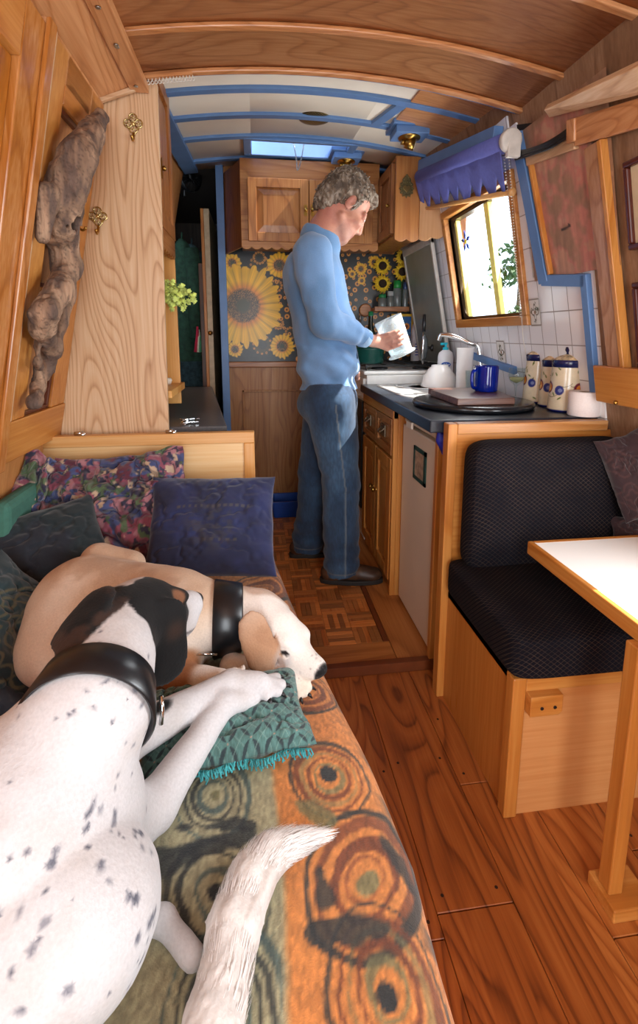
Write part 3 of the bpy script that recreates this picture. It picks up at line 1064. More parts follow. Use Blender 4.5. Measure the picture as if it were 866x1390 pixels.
# ---- corner cupboard against the right side
YCC = 2.42
c = thing('corner_cupboard', 'narrow oak corner cupboard with a brass heart on its front', 'cupboard', (0.85, 2.6, 1.6))
x0, x1 = P(536, 300, y=YCC).x, P(569, 300, y=YCC).x
x2 = PR(599, 300, 0.012)
zt = 1.962
mb = MB(); mb.box(x0 + 0.004, rx(1.95), YCC + 0.018, YF - 0.002, zb + 0.02, zt); mb.build('body', M_oak('z'), c)
mb = MB(); mb.prism(scallop(x0, x1, zb + 0.0, 0.012, 2, zt), lambda u, v, d: (u, YCC + 0.018 - d, v), 0, 0.018); mb.build('front_panel', wood(OAK, 'z', 6, 0.8, 0.3, 0.6), c, bev=0.002)
mb = MB()
e = Vector((x1, YCC, 0)); f = Vector((x2.x, x2.y, 0)); L = (f - e).length; t = (f - e) / L; nn = Vector((t.y, -t.x, 0))
def fa(u, v, d):
    p = e + t * (u - (1.60 - v if False else 0)) + nn * d
    # follow the leaning cabin side at the outer edge
    p = p + Vector(((x2.x - rx(x2.z)) * 0, 0, 0)) + t * ((rx(v) - rx(x2.z)) * u / L)
    return (p.x, p.y, v)
mb.prism(scallop(0, L, zb, 0.012, 2, 1.80), fa, -0.016, 0.0); mb.build('side_panel', wood(('#b5733a', '#cf9560', '#e0b080'), 'z', 6, 0.8, 0.3, 0.6), c, bev=0.002)  # paler tone stands for window sun on this panel
mb = MB(); panel_door(mb, lambda u, v, d: (x0 + 0.004 - d, u, v), YCC + 0.03, YC - 0.01, zb + 0.03, dz1 + 0.02); dd = mb.build('door', wood(('#5e3213', '#87512a', '#9d6838'), 'z', 10, 1.3, 0.35), c, bev=0.002)
mb = MB(); mb.lathe([(0, 0.02), (0.009, 0.016), (0.009, 0.01), (0.004, 0)], (x0 - 0.014, YCC + 0.06, 1.75), 12, (-1, 0, 0)); mb.build('knob', M_brass, dd)

# brass heart plaque
pc = P(552, 256, y=YCC - 0.004)
mb = MB()
out = []
for k in range(48):
    a = 2 * math.pi * k / 48
    r = 0.034 + 0.004 * math.cos(12 * a)
    z = r * 1.12 * math.sin(a)
    if math.sin(a) > 0.5: z += 0.03 * (math.sin(a) - 0.5)
    out.append((pc.x + r * math.cos(a), pc.z + z))
mb.prism(out, lambda u, v, d: (u, YCC - d, v), 0.0, 0.005)
for k in range(18):
    a = 2 * math.pi * k / 18
    mb.lathe([(0.0045, 0), (0.003, 0.003), (0, 0.004)], (pc.x + 0.029 * math.cos(a), YCC - 0.005, pc.z + 0.032 * math.sin(a)), 8, (0, -1, 0))
ht = []
for k in range(40):
    t_ = 2 * math.pi * k / 40
    ht.append((pc.x + 0.0011 * 16 * math.sin(t_) ** 3, pc.z - 0.001 + 0.0011 * (13 * math.cos(t_) - 5 * math.cos(2 * t_) - 2 * math.cos(3 * t_) - math.cos(4 * t_))))
mb.prism(ht, lambda u, v, d: (u, YCC - d, v), 0.005, 0.010, 1)
for k in range(5): mb.lathe([(0.006, 0), (0.004, 0.004), (0, 0.005)], (pc.x + (k - 2) * 0.007, YCC - 0.004, pc.z + 0.043 + 0.008 * (2 - abs(k - 2))), 8, (0, -1, 0))
tag(mb.build('heart_plaque', [plain('old_brass', '#6f6242', 0.4, 0.8, 0.15, 90), plain('heart_brass', '#a98a55', 0.3, 0.9)], bev=0.001), 'oval brass plaque with a heart, fixed to the front of the corner cupboard', 'plaque')

# ---- sunflower splashback
def splash():
    yp = YF - 0.008
    a, b = P(303, 344, y=yp), P(575, 489, y=yp)
    x0, x1, z0, z1 = a.x, 1.03, b.z, P(303, 334, y=yp).z
    nx, nz = 430, 200
    X, Z = np.meshgrid(np.linspace(x0, x1, nx + 1), np.linspace(z0, z1, nz + 1))
    x, z = X.ravel(), Z.ravel()
    C = np.tile(np.array([0.045, 0.055, 0.08]), (len(x), 1))
    C = mixc(C, (0.10, 0.13, 0.12), sstep(0.5, 0.7, fbm(x * 40, z * 40, seed=2)) * 0.7)
    pxm = 3.0 / 660 * 0.985

    def flower(cx, cz, R, n, seed, dark=False, k=1.0):
        dx, dz = x - cx, z - cz
        r = np.hypot(dx, dz); m = r < R * 1.05
        a = np.arctan2(dz, dx)
        nz_ = vnoise(a * n / 6.283 * 2 + 50, np.zeros_like(a), seed=seed)
        edge = R * (0.66 + 0.34 * np.abs(np.cos(a * n / 2)) ** 0.6 * (0.55 + 0.6 * nz_))
        s2 = np.abs(np.cos(a * n / 2 + 1.3)) ** 0.6
        edge = np.maximum(edge, R * (0.62 + 0.25 * s2))
        w = sstep(edge, edge - 0.003, r)
        rr = r / R
        base = np.tile(np.array([0.92, 0.70, 0.10]), (len(x), 1))
        base = mixc(base, (0.84, 0.50, 0.10), sstep(0.60, 0.36, rr))
        base = base * (0.80 + 0.25 * np.abs(np.cos(a * n / 2 + 0.4)) ** 0.5)[:, None]
        st = vnoise(a * 40, rr * 3, seed=seed + 5)
        base = base * (0.9 + 0.16 * st)[:, None]
        disc = 0.40 * k
        sp = vnoise(x * 420, z * 420, seed=seed + 1)
        dc = np.tile(np.array([0.33, 0.22, 0.13]), (len(x), 1))
        dc = mixc(dc, (0.62, 0.45, 0.25), sstep(0.55, 0.75, sp))
        dc = mixc(dc, (0.15, 0.15, 0.10), sstep(0.6, 0.4, sp) * 0.8)
        dc = mixc(dc, (0.24, 0.25, 0.16), sstep(disc * 0.55, disc * 0.3, rr))
        base = base * 1.0
        wd = sstep(disc * 1.08, disc * 0.9, rr + 0.05 * (sp - 0.5))
        base = base * (1 - wd[:, None]) + dc * wd[:, None]
        nonlocal C
        if dark: base = base * 0.25 + np.array([0.02, 0.03, 0.02])
        C = np.where(m[:, None], C * (1 - w[:, None]) + base * w[:, None], C)

    def ring(cx, cz, R):
        nonlocal C
        r = np.hypot(x - cx, z - cz)
        w = sstep(R, R * 0.85, r)
        col = mixc(np.tile(np.array([0.86, 0.57, 0.22]), (len(x), 1)), (0.25, 0.12, 0.06), sstep(R * 0.45, R * 0.3, r))
        C = C * (1 - w[:, None]) + col * w[:, None]

    def at(px, py): p = P(px, py, y=yp); return p.x, p.z
    for px, py, R in ((352, 358, 14), (356, 468, 15), (375, 388, 9), (378, 440, 8), (395, 452, 9), (352, 350, 9)):   # shadowy heads
        q = at(px, py); flower(*q, R * pxm, 11, int(px), True)
        for k in range(12): ring(q[0] + R * pxm * 0.8 * math.cos(k * 0.52 + px), q[1] + R * pxm * 0.8 * math.sin(k * 0.52 + px), 0.007)
    rr = random.Random(4)
    pts = []
    for _ in range(5000):
        px, py = rr.uniform(372, 575), rr.uniform(340, 488)
        R = rr.choice([2.2, 2.6, 3.0, 3.6, 4.4]) * pxm
        X_, Z_ = at(px, py)
        if px < 400 and not (370 < py < 455): continue
        if all(math.hypot(X_ - q[0], Z_ - q[1]) > R + q[2] + 0.006 for q in pts): pts.append((X_, Z_, R))
        if len(pts) > 240: break
    for q in pts: ring(*q)
    for px, py, R, n in ((315, 357, 13, 12), (379, 360, 18, 16), (383, 470, 18, 18), (319, 474, 12, 14), (490, 365, 9, 14), (491, 381, 6, 10), (478, 372, 6, 10), (420, 355, 15, 15), (440, 420, 18, 16), (415, 470, 14, 14), (470, 440, 14, 14), (508, 356, 9, 12), (456, 365, 10, 12)):
        flower(*at(px, py), R * pxm, n, int(px + py))
    flower(*at(330, 415), 57 * pxm, 25, 3, k=0.95)
    q = at(312, 394); r = np.hypot((x - q[0]), (z - q[1]))
    # faint joints of the sheet
    V = np.stack([x, np.full_like(x, yp), z], 1)
    w = nx + 1
    F = [(j * w + i, j * w + i + 1, (j + 1) * w + i + 1, (j + 1) * w + i) for j in range(nz) for i in range(nx)]
    o = mesh_from_arrays('splashback', V, F, vcol('sunflower_print', 0.34, 0.0, 10, detail=1), colors=C, smooth=False, origin=((x0 + x1) / 2, YF, z0))
    o.modifiers.new('sheet', 'SOLIDIFY').thickness = 0.006
    o.modifiers['sheet'].offset = -1
    return tag(o, 'dark glossy splashback printed with big yellow sunflowers, on the far galley wall', 'splashback'), x0, z0


sb, SX0, SZ0 = splash()
# rail under it and the oak panelling below
mb = MB(); mb.box(SX0 - 0.01, 0.60, YF - 0.03, YF, SZ0 - 0.035, SZ0 - 0.001); trim(mb, M_oak('x'), 0.004)
mb = MB()
mb.box(SX0, 0.62, YF - 0.012, YF, GF, SZ0 - 0.035)
pa, pb = P(329, 530, y=YF - 0.02), P(405, 660, y=YF - 0.02)
for a, b, c_, e in ((pa.x, pa.x + 0.012, 0.1, pa.z), (0.5, 0.512, 0.1, pa.z), (pa.x, 0.512, pa.z - 0.012, pa.z)):
    mb.box(a, b, YF - 0.02, YF - 0.012, c_, e)
trim(mb, wood(('#70411c', '#94602f', '#aa7743'), 'z', 14, 1.6, 0.42), 0.002)

# ---- left: shelf cupboard, grey counter
XU = P(221, 400, y=1.63).x
XV = P(240, 400, y=1.93).x
c = thing('shelf_unit', 'oak unit in a sunlit tone, with an upper cupboard and an open niche, behind the ash bulkhead', 'cupboard', (-0.45, 1.8, 0.85))
zc0 = P(230, 330, y=1.85).z
mb = MB()
mb.box(-0.58, XV, 1.915, 1.93, 0.86, 1.95); mb.box(-0.6, XV + 0.012, 1.64, 1.945, 0.915, 0.94); mb.box(-0.60, -0.585, 1.63, 1.93, 0.93, 1.95)
mb.box(-0.58, XV - 0.02, 1.64, 1.915, zc0 + 0.02, zc0 + 0.04)
mb.build('carcass', wood(('#b36a1f', '#d08f42', '#e0aa60'), 'z', 5, 1, 0.35), c, bev=0.002)  # brighter orange: sunlight in the niche is put into the colour
mb = MB(); panel_door(mb, lambda u, v, d: (XV - 0.012 + d, u, v), 1.645, 1.925, zc0 + 0.02, 1.94); dd = mb.build('door', M_oak('z'), c, bev=0.002)
mb = MB(); mb.lathe([(0, 0.018), (0.008, 0.014), (0.008, 0.008), (0.003, 0)], (XV + 0.004, 1.70, zc0 + 0.2), 12, (1, 0, 0)); mb.box(XV + 0.005, XV + 0.009, 1.694, 1.706, zc0 + 0.17, zc0 + 0.23)
mb.build('knob', M_brass, dd)
mb = MB()
mb.prism([(u, v) for u, v in scallop(1.645, 1.93, zc0 - 0.035, 0.012, 7, zc0 + 0.02)], lambda u, v, d: (XV - 0.012 + d, u, v), 0, 0.014); mb.build('valance', M_oak('y'), c, bev=0.001)

xa, xb = P(307, 582, z=0.82), P(296, 515, z=0.82)
mb = MB(); mb.hexa([(-0.62, 1.63, 0.785), (xa.x, 1.63, 0.785), (xb.x, 2.93, 0.785), (-0.60, 2.93, 0.785), (-0.62, 1.63, 0.82), (xa.x, 1.63, 0.82), (xb.x, 2.93, 0.82), (-0.60, 2.93, 0.82)])
cn = thing('side_counter', 'dark grey counter on the left, between the bulkhead and the corridor', 'counter', (-0.4, 2.2, GF))
mb.build('countertop', plain('grey_laminate', '#56585c', 0.3, var=0.08, scale=120), cn, bev=0.004)
mb = MB(); mb.hexa([(-0.62, 1.66, GF), (xa.x - 0.03, 1.66, GF), (xb.x - 0.02, 2.92, GF), (-0.62, 2.92, GF), (-0.62, 1.66, 0.785), (xa.x - 0.03, 1.66, 0.785), (xb.x - 0.02, 2.92, 0.785), (-0.6, 2.92, 0.785)])
mb.build('cabinet', M_oak('z'), cn)
# small things on the counter
mb = MB(); rk = random.Random(3)
for i in range(7):
    a = rk.uniform(0, 6.28); p = Vector((-0.245 + rk.uniform(-0.03, 0.03), 1.70 + rk.uniform(-0.02, 0.02), 0.822 + 0.002 * i)); d = Vector((math.cos(a), math.sin(a), 0)) * 0.025
    mb.bar(p - d, p + d, 0.007, 0.002); mb.cyl(p - d - Vector((0, 0, 0.001)), 0.009, 0.002, n=14)
mb.tube([Vector((-0.245 + 0.014 * math.cos(k / 12 * 6.283), 1.70 + 0.014 * math.sin(k / 12 * 6.283), 0.834)) for k in range(13)], 0.0012, 6)
tag(mb.build('keys', M_chrome, origin=(-0.245, 1.70, 0.82)), 'bunch of metal keys on the near end of the grey counter', 'keys')
p = P(222, 531, z=0.825)
mb = MB(); mb.box(p.x - 0.10, p.x + 0.003, p.y - 0.10, p.y + 0.05, 0.8205, 0.8225)
tag(mb.build('paper', plain('paper', '#e8e8ea', 0.7), origin=(p.x - 0.05, p.y, 0.82)), 'white sheet of paper on the grey counter against the bulkhead', 'paper')
p = P(226, 514, z=0.945)
mb = MB()
for k in range(3): mb.lathe([(0.0, 0), (0.022, 0), (0.026, 0.014), (0.022, 0.022), (0.0, 0.022)], (p.x - 0.04 + 0.033 * k, 1.87 - 0.02 * (k % 2), 0.9405), 16, mi=k % 2)
tag(mb.build('trinkets', [M_white, plain('red_trinket', '#a33b30', 0.4)], origin=(p.x, 1.87, 0.94)), 'little white and red pots in a row on the shelf of the niche', 'ornament')

# trailing ivy in its pot
pt = P(207, 410, y=1.84)
pot = thing('potted_ivy', 'trailing ivy in a cream pot hanging in the sunlit niche', 'plant', (pt.x, 1.84, pt.z - 0.05))
mb = MB(); mb.lathe([(0.0, -0.05), (0.026, -0.05), (0.038, 0.0), (0.040, 0.018), (0.044, 0.02), (0.044, 0.03), (0.036, 0.03), (0.034, 0.015), (0, 0.012)], (pt.x, 1.84, pt.z), 24)
mb.build('pot', plain('cream_pot', '#d8c3a0', 0.5, var=0.1), pot)
mb = MB(); mb2 = MB()
for i in range(18):
    a = rk.uniform(-1.3, 0.9); L = rk.uniform(0.08, 0.19)
    p0 = Vector((pt.x, 1.84, pt.z + 0.025)); pts = [p0]
    d = Vector((abs(math.cos(a)) * 0.9 + 0.15, math.sin(a) * 0.5, rk.uniform(0.1, 1.1))).normalized()
    for k in range(6):
        p0 = p0 + d * L / 6; d = (d + Vector((0.05, 0, -0.36))).normalized(); pts.append(p0)
    mb.tube(pts, 0.0011, 5, 0)
    for q in pts[2:]:
        for s_ in (0, 1):
            n_ = Vector((rk.uniform(-0.5, 0.8), -1, rk.uniform(-0.2, 0.7))).normalized(); u = n_.orthogonal().normalized(); u = Matrix.Rotation(rk.uniform(0, 6.28), 3, n_) @ u; w_ = n_.cross(u)
            r = rk.uniform(0.008, 0.0135); c0 = q + Vector((rk.uniform(-1, 1), rk.uniform(-1, 1), rk.uniform(-1, 1))) * 0.008
            out = [(1.15, 0), (0.62, 0.5), (0.75, 0.85), (0.1, 0.62), (-0.4, 0.75), (-0.5, 0.1), (-0.4, -0.75), (0.1, -0.62), (0.75, -0.85), (0.62, -0.5)]
            mb2.add([c0 + n_ * 0.0025] + [c0 + u * (x_ * r) + w_ * (y_ * r) for x_, y_ in out], [(0, k + 1, (k + 1) % 10 + 1) for k in range(10)], 0)
mb.build('stems', plain('ivy_stem', '#6b7a35', 0.6), pot)
lf = mb2.build('leaves', plain('ivy_leaf', '#c3d66a', 0.45, var=0.25, scale=60), pot, fix=False)  # leaf green lightened to stand for sun on the plant
lf['kind'] = 'stuff'
mb = MB(); mb.tube([(pt.x - 0.02, 1.84, pt.z + 0.03), (pt.x - 0.02, 1.86, zc0 + 0.02)], 0.001, 5); mb.build('cord', M_black, pot)

# ---- the corridor beyond: fan, coats, open door
pf = P(257, 240, y=3.25)
fan = thing('wall_fan', 'small round black fan at the head of the dark corridor', 'fan', (pf.x, 3.25, pf.z - 0.1))
mb = MB()
mb.lathe([(0.085, -0.018), (0.09, 0), (0.085, 0.018)], pf, 28, (0.75, -0.65, 0)); n_ = Vector((0.75, -0.65, 0)).normalized(); u = Vector((0, 0, 1)); w_ = n_.cross(u)
for k in range(14):
    a = k / 14 * 6.283
    mb.tube([pf + n_ * 0.022, pf + n_ * 0.02 + (u * math.cos(a) + w_ * math.sin(a)) * 0.05, pf + (u * math.cos(a) + w_ * math.sin(a)) * 0.088], 0.0016, 5)
mb.lathe([(0, 0.03), (0.024, 0.028), (0.026, 0.02), (0, 0.018)], pf, 20, n_)
mb.build('cage', M_black, fan)
for k in range(3):
    a = k * 2.094; mb = MB(); d_ = u * math.cos(a) + w_ * math.sin(a); e_ = u * -math.sin(a) + w_ * math.cos(a)
    mb.add([pf + d_ * 0.015 - e_ * 0.012, pf + d_ * 0.03 + e_ * 0.02 + n_ * 0.006, pf + d_ * 0.075 + e_ * 0.03 + n_ * 0.008, pf + d_ * 0.078 - e_ * 0.012 - n_ * 0.006], [(0, 1, 2, 3)]); o = mb.build('blade', M_black, fan); o.modifiers.new('t', 'SOLIDIFY').thickness = 0.002
mb = MB(); mb.tube([pf, pf - n_ * 0.07], 0.028, 16); mb.tube([pf - n_ * 0.05, pf - n_ * 0.05 + Vector((0, 0, -0.10)), (pf.x - 0.05, 3.30, pf.z - 0.10)], 0.008, 8); mb.build('motor', M_black, fan)


def coat(px, Y, w, z0, z1, col, label, seed):
    pc_ = P(px, 400, y=Y)
    n = 26; V = []; F = []
    for j in range(31):
        t_ = j / 30; z = z1 + (z0 - z1) * t_
        ww = w * (0.28 + 0.72 * min(1, t_ / 0.16) ** 0.6) * (0.9 + 0.25 * t_)
        for k in range(n):
            a = 2 * math.pi * k / n
            r = 1 + 0.13 * math.sin(5 * a + seed + 2 * t_) * min(1, t_ * 2)
            V.append((pc_.x + ww / 2 * math.cos(a) * r, Y + 0.055 * math.sin(a) * r, z))
    for j in range(30):
        for k in range(n): F.append((j * n + k, j * n + (k + 1) % n, (j + 1) * n + (k + 1) % n, (j + 1) * n + k))
    F2 = F + [tuple(range(n))[::-1]]
    mb = MB(); mb.add(V, F2, 0, True)
    # a sleeve hanging at the side and the loop it hangs from
    mb.tube([(pc_.x + w * 0.32, Y - 0.02, z1 - 0.06), (pc_.x + w * 0.5, Y - 0.05, z1 - 0.3), (pc_.x + w * 0.46, Y - 0.05, z1 - 0.62)], [0.05, 0.055, 0.045], 12)
    mb.tube([(pc_.x, Y, z1 - 0.01), (pc_.x, Y + 0.02, z1 + 0.05)], 0.006, 6)
    return tag(mb.build('coat', plain('cloth_%d' % seed, col, 0.9, var=0.2, scale=40)), label, 'coat')


coat(250, 3.35, 0.17, 0.95, 1.72, '#1b3a2a', 'dark green coat hanging first inside the corridor', 1)
coat(263, 3.7, 0.2, 0.75, 1.75, '#33464a', 'grey blue coat hanging deeper in the corridor behind the green coat', 2)
ps = P(270, 465, y=3.2)
mb = MB()
for k in range(3): mb.tube([(ps.x + 0.008 * k - 0.005, 3.2 + 0.01 * k, ps.z + 0.1 - 0.02 * k), (ps.x - 0.006 + 0.008 * k, 3.19, ps.z + 0.03), (ps.x - 0.018 + 0.012 * k, 3.19, ps.z - 0.06)], [0.006, 0.012, 0.015], 8, k)
tag(mb.build('scarf', [plain('scarf_red', '#c0284a', 0.8), plain('scarf_white', '#d8e0d0', 0.8), plain('scarf_green', '#4f9a74', 0.8)]), 'red, white and green scarf hanging low in the corridor', 'scarf')
mb = MB(); p0 = P(275, 430, y=3.12)
mb.box(p0.x - 0.012, p0.x + 0.022, 3.10, 3.14, GF, P(275, 358, y=3.12).z); tag(mb.build('post', wood(('#2f1a0d', '#4a2c17', '#5d3a20'), 'z', 6), bev=0.002), 'dark wooden post standing at the corridor beside the open door', 'post')
dr = thing('door_2', None, None, (P(286, 400, y=3.06).x, 3.1, GF)); dr['kind'] = 'structure'
xx = P(284, 400, y=3.06).x
mb = MB(); mb.box(xx - 0.016, xx + 0.016, 3.06, 3.62, GF + 0.01, P(284, 283, y=3.06).z); mb.build('door_leaf', plain('cream_door', '#b9a98a', 0.4, var=0.08), dr, bev=0.002)
mb = MB(); mb.box(xx - 0.034, xx - 0.017, 3.06, 3.10, GF + 0.01, P(284, 283, y=3.06).z); mb.build('door_edge', M_pine('z'), dr, bev=0.002)
mb = MB(); q = P(283, 452, y=3.05); mb.lathe([(0, 0.03), (0.012, 0.026), (0.014, 0.016), (0.006, 0.01), (0.006, 0)], (xx, 3.06, q.z), 16, (0, -1, 0)); mb.build('door_handle', M_brass, dr)

# ---- right run: fridge, cupboard, cooker, worktop
XF = 0.575
fr = thing('fridge', 'cream fridge under the near end of the navy worktop', 'fridge', (0.8, 1.65, GF))
mb = MB(); mb.box(XF + 0.03, 1.0, 1.475, 1.83, GF, 0.82); mb.build('body', M_fridge, fr, bev=0.004)
mb = MB(); mb.box(XF, XF + 0.028, 1.47, 1.835, GF + 0.01, 0.775); mb.box(XF + 0.006, XF + 0.028, 1.47, 1.835, 0.785, 0.825); mb.build('door', M_fridge, fr, bev=0.005)
mb = MB(); q = P(557, 580, x=XF); mb.box(XF - 0.008, XF + 0.001, q.y - 0.035, q.y + 0.03, 0.775, 0.80); mb.build('handle', M_white, fr, bev=0.003)
f0, f1 = P(563.5, 603, x=XF), P(578, 664, x=XF)
fy0, fy1 = f1.y, f0.y
fz0, fz1 = (P(563.5, 647, x=XF).z + f1.z) / 2, (f0.z + P(578, 615, x=XF).z) / 2
nt = thing('notice', 'small green-edged picture stuck on the front of the cream fridge', 'picture', (XF, (fy0 + fy1) / 2, fz0))
mb = MB()
for a, b, c_, e in ((fy0, fy0 + 0.018, fz0, fz1), (fy1 - 0.012, fy1, fz0, fz1), (fy0, fy1, fz0, fz0 + 0.014), (fy0, fy1, fz1 - 0.014, fz1)): mb.box(XF - 0.005, XF - 0.0005, a, b, c_, e)
mb.build('border', plain('green_border', '#15413a', 0.5), nt)
mb = MB(); mb.box(XF - 0.003, XF - 0.0004, fy0 + 0.012, fy1 - 0.01, fz0 + 0.01, fz1 - 0.01); mb.build('print', plain('faded_print', '#a08c76', 0.5, var=0.25, scale=45), nt)

XC = 0.54
cb = thing('base_cupboard', 'orange oak base cupboard with two drawers over two doors, beyond the fridge', 'cupboard', (0.8, 2.13, GF))
Y0, Y1 = 1.852, 2.40
mb = MB(); mb.box(XC + 0.02, 1.03, Y0, Y1, GF + 0.0, WT - 0.045); mb.box(XC + 0.001, XC + 0.02, Y0, Y0 + 0.022, GF + 0.0, WT - 0.042); mb.build('carcass', M_pine('z'), cb, bev=0.002)
fC = lambda u, v, d: (XC + 0.018 - d, u, v)
mb = MB(); mb.box(XC - 0.002, XC + 0.02, Y0, Y1, WT - 0.085, WT - 0.042); mb.build('top_rail', M_pine('y'), cb, bev=0.002)
ym = 2.125
for a, b in ((Y0 + 0.024, ym - 0.003), (ym + 0.003, Y1 - 0.01)):
    mb = MB(); panel_door(mb, fC, a, b, 0.635, WT - 0.088, 0.02, 0.03); dd = mb.build('drawer', M_oak('y'), cb, bev=0.002)
    mb = MB(); yc = (a + b) / 2
    mb.box(XC - 0.006, XC, yc - 0.035, yc + 0.035, 0.695, 0.745); mb.tube([(XC - 0.002, yc - 0.025, 0.73), (XC - 0.022, yc - 0.018, 0.712), (XC - 0.022, yc + 0.018, 0.712), (XC - 0.002, yc + 0.025, 0.73)], 0.004, 8)
    mb.build('handle', plain('pewter', '#8b7d68', 0.35, 0.9, 0.1, 80), dd, bev=0.001)
    mb = MB(); panel_door(mb, fC, a, b, GF + 0.06, 0.62, 0.02, 0.05); dd = mb.build('door', M_pine('z'), cb, bev=0.003)
    mb = MB(); yk = ym - 0.03 if a < ym - 0.1 and False else (ym + 0.03 if a > ym - 0.1 else b - 0.02); mb.lathe([(0, 0.024), (0.012, 0.02), (0.013, 0.012), (0.005, 0.008), (0.006, 0)], (XC - 0.002, yk, 0.42), 14, (-1, 0, 0)); mb.build('knob', M_brass, dd)
mb = MB(); mb.box(XC + 0.06, XC + 0.08, Y0, Y1, GF, GF + 0.055); mb.build('plinth', M_dark, cb)

wt = thing('worktop', 'navy blue worktop along the right side of the galley', 'worktop', (0.8, 1.9, WT - 0.04))
nc = P(583, 575, z=WT)
mb = MB()
xw = lambda y: rx(WT) - 0.008
mb.prism([(0.502, 1.342), (1.0, 1.342), (1.035, 1.342), (1.035, 2.41), (0.525, 2.41)], lambda u, v, d: (u, v, d), WT - 0.038, WT)
mb.build('slab', M_navy, wt, bev=0.004)
# end panel of the run, beside the settee
mb = MB(); mb.box(XF - 0.012, 1.02, 1.432, 1.455, GF, WT - 0.04); tag(mb.build('end_panel', M_pine('z'), bev=0.002), 'narrow orange wooden end panel between the fridge and the settee', 'panel')

sk = thing('sink', 'stainless steel sink and drainer let into the worktop below the window', 'sink', (0.79, 2.1, WT))
mb = MB()
def rr(cx, cy, a, b, r, n=6):
    out = []
    for sx, sy, t0 in ((1, 1, 0), (-1, 1, 90), (-1, -1, 180), (1, -1, 270)):
        for k in range(n + 1):
            t_ = R_(t0 + 90 * k / n); out.append((cx + sx * (a - r) + r * math.cos(t_), cy + sy * (b - r) + r * math.sin(t_)))
    return out
rings = [(rr(0.785, 2.11, 0.20, 0.26, 0.06), WT + 0.0005), (rr(0.785, 2.11, 0.198, 0.258, 0.06), WT + 0.005), (rr(0.785, 2.11, 0.185, 0.245, 0.06), WT + 0.005), (rr(0.785, 2.11, 0.178, 0.238, 0.06), WT + 0.001)]
vs = [(x_, y_, z_) for rg, z_ in rings for x_, y_ in rg]; n_ = len(rings[0][0])
fs = [(i * n_ + k, i * n_ + (k + 1) % n_, (i + 1) * n_ + (k + 1) % n_, (i + 1) * n_ + k) for i in range(3) for k in range(n_)]
mb.add(vs, fs + [tuple(range(3 * n_, 4 * n_))], 0, True)
for k in range(7): mb.bar((0.66, 1.93 + 0.022 * k, WT + 0.003), (0.93, 1.93 + 0.022 * k, WT + 0.003), 0.007, 0.003)
M_brush = plain('brushed_steel', '#d6d6d4', 0.42, 0.65, 0.03, 80)
mb.build('drainer', M_brush, sk)
mb = MB(); mb.lathe([(0.115, 0.0055), (0.12, 0.0065), (0.125, 0.003), (0.115, 0.0015), (0.06, 0.001), (0.0, 0.001)], (0.79, 2.25, WT), 36); mb.build('bowl', M_brush, sk)
mb = MB(); mb.lathe([(0.022, 0.0075), (0.02, 0.009), (0.0, 0.006)], (0.79, 2.25, WT), 16); mb.build('plughole', plain('plug', '#33353a', 0.3, 0.8), sk)

tp = thing('tap', 'chrome mixer tap arching over the sink', 'tap', (0.97, 2.2, WT))
a, b, c_ = P(652, 505, y=2.1), P(640, 468, y=2.1), P(606, 456, y=2.1)
mb = MB(); mb.lathe([(0.024, 0), (0.024, 0.015), (0.016, 0.022), (0.013, 0.06)], (a.x, 2.1, WT), 20)
pts = [(a.x, 2.1, WT + 0.05), (a.x, 2.1, WT + 0.10), ((a.x + b.x) / 2 + 0.012, 2.11, b.z - 0.01), (b.x, 2.12, b.z + 0.008), ((b.x + c_.x) / 2, 2.15, b.z + 0.035), (c_.x + 0.01, 2.18, c_.z + 0.005), (c_.x, 2.19, c_.z - 0.02)]
def smooth_path(pts, n=40):
    pts = [Vector(p) for p in pts]; out = []
    for i in range(n + 1):
        t_ = i / n * (len(pts) - 1); k = min(int(t_), len(pts) - 2); f = t_ - k
        p0, p1, p2, p3 = pts[max(k - 1, 0)], pts[k], pts[k + 1], pts[min(k + 2, len(pts) - 1)]
        out.append(0.5 * ((2 * p1) + (p2 - p0) * f + (2 * p0 - 5 * p1 + 4 * p2 - p3) * f * f + (3 * p1 - p0 - 3 * p2 + p3) * f ** 3))
    return out
mb.tube(smooth_path(pts), 0.011, 14); mb.build('spout', M_chrome, tp)
mb = MB(); mb.tube([(a.x, 2.06, WT + 0.04), (a.x, 2.03, WT + 0.05)], 0.012, 12); mb.lathe([(0.02, 0), (0.022, 0.012), (0.016, 0.02), (0, 0.022)], (a.x, 2.03, WT + 0.045), 16, (0, -0.6, 0.8)); mb.build('lever', M_chrome, tp)

# cooker with its raised lid
ck = thing('cooker', 'white enamel cooker with black pan supports, at the far end of the worktop', 'cooker', (0.78, 2.68, GF))
mb = MB(); mb.box(0.56, 1.01, 2.425, 2.955, GF, CT - 0.02); mb.build('body', M_enamel, ck, bev=0.006)
mb = MB(); mb.box(0.545, 1.01, 2.42, 2.955, CT - 0.02, CT); mb.build('hob', M_enamel, ck, bev=0.008)
for bx, by in ((0.66, 2.56), (0.66, 2.82), (0.89, 2.56), (0.89, 2.82)):
    mb = MB(); mb.lathe([(0.045, 0), (0.045, 0.008), (0.03, 0.014), (0, 0.016)], (bx, by, CT), 20)
    mb.build('burner', plain('burner', '#2c2c2e', 0.4, 0.5), ck)
for by in (2.56, 2.82):
    mb = MB()
    for k in range(5): mb.bar((0.565 + k * 0.105, by - 0.11, CT + 0.026), (0.565 + k * 0.105, by + 0.11, CT + 0.026), 0.007, 0.01)
    for s_ in (-0.105, 0, 0.105): mb.bar((0.56, by + s_, CT + 0.024), (0.99, by + s_, CT + 0.024), 0.007, 0.009)
    for qx in (0.565, 0.985):
        for s_ in (-0.1, 0.1): mb.cyl((qx, by + s_, CT), 0.005, 0.02, n=8)
    mb.build('pan_support', M_black, ck)
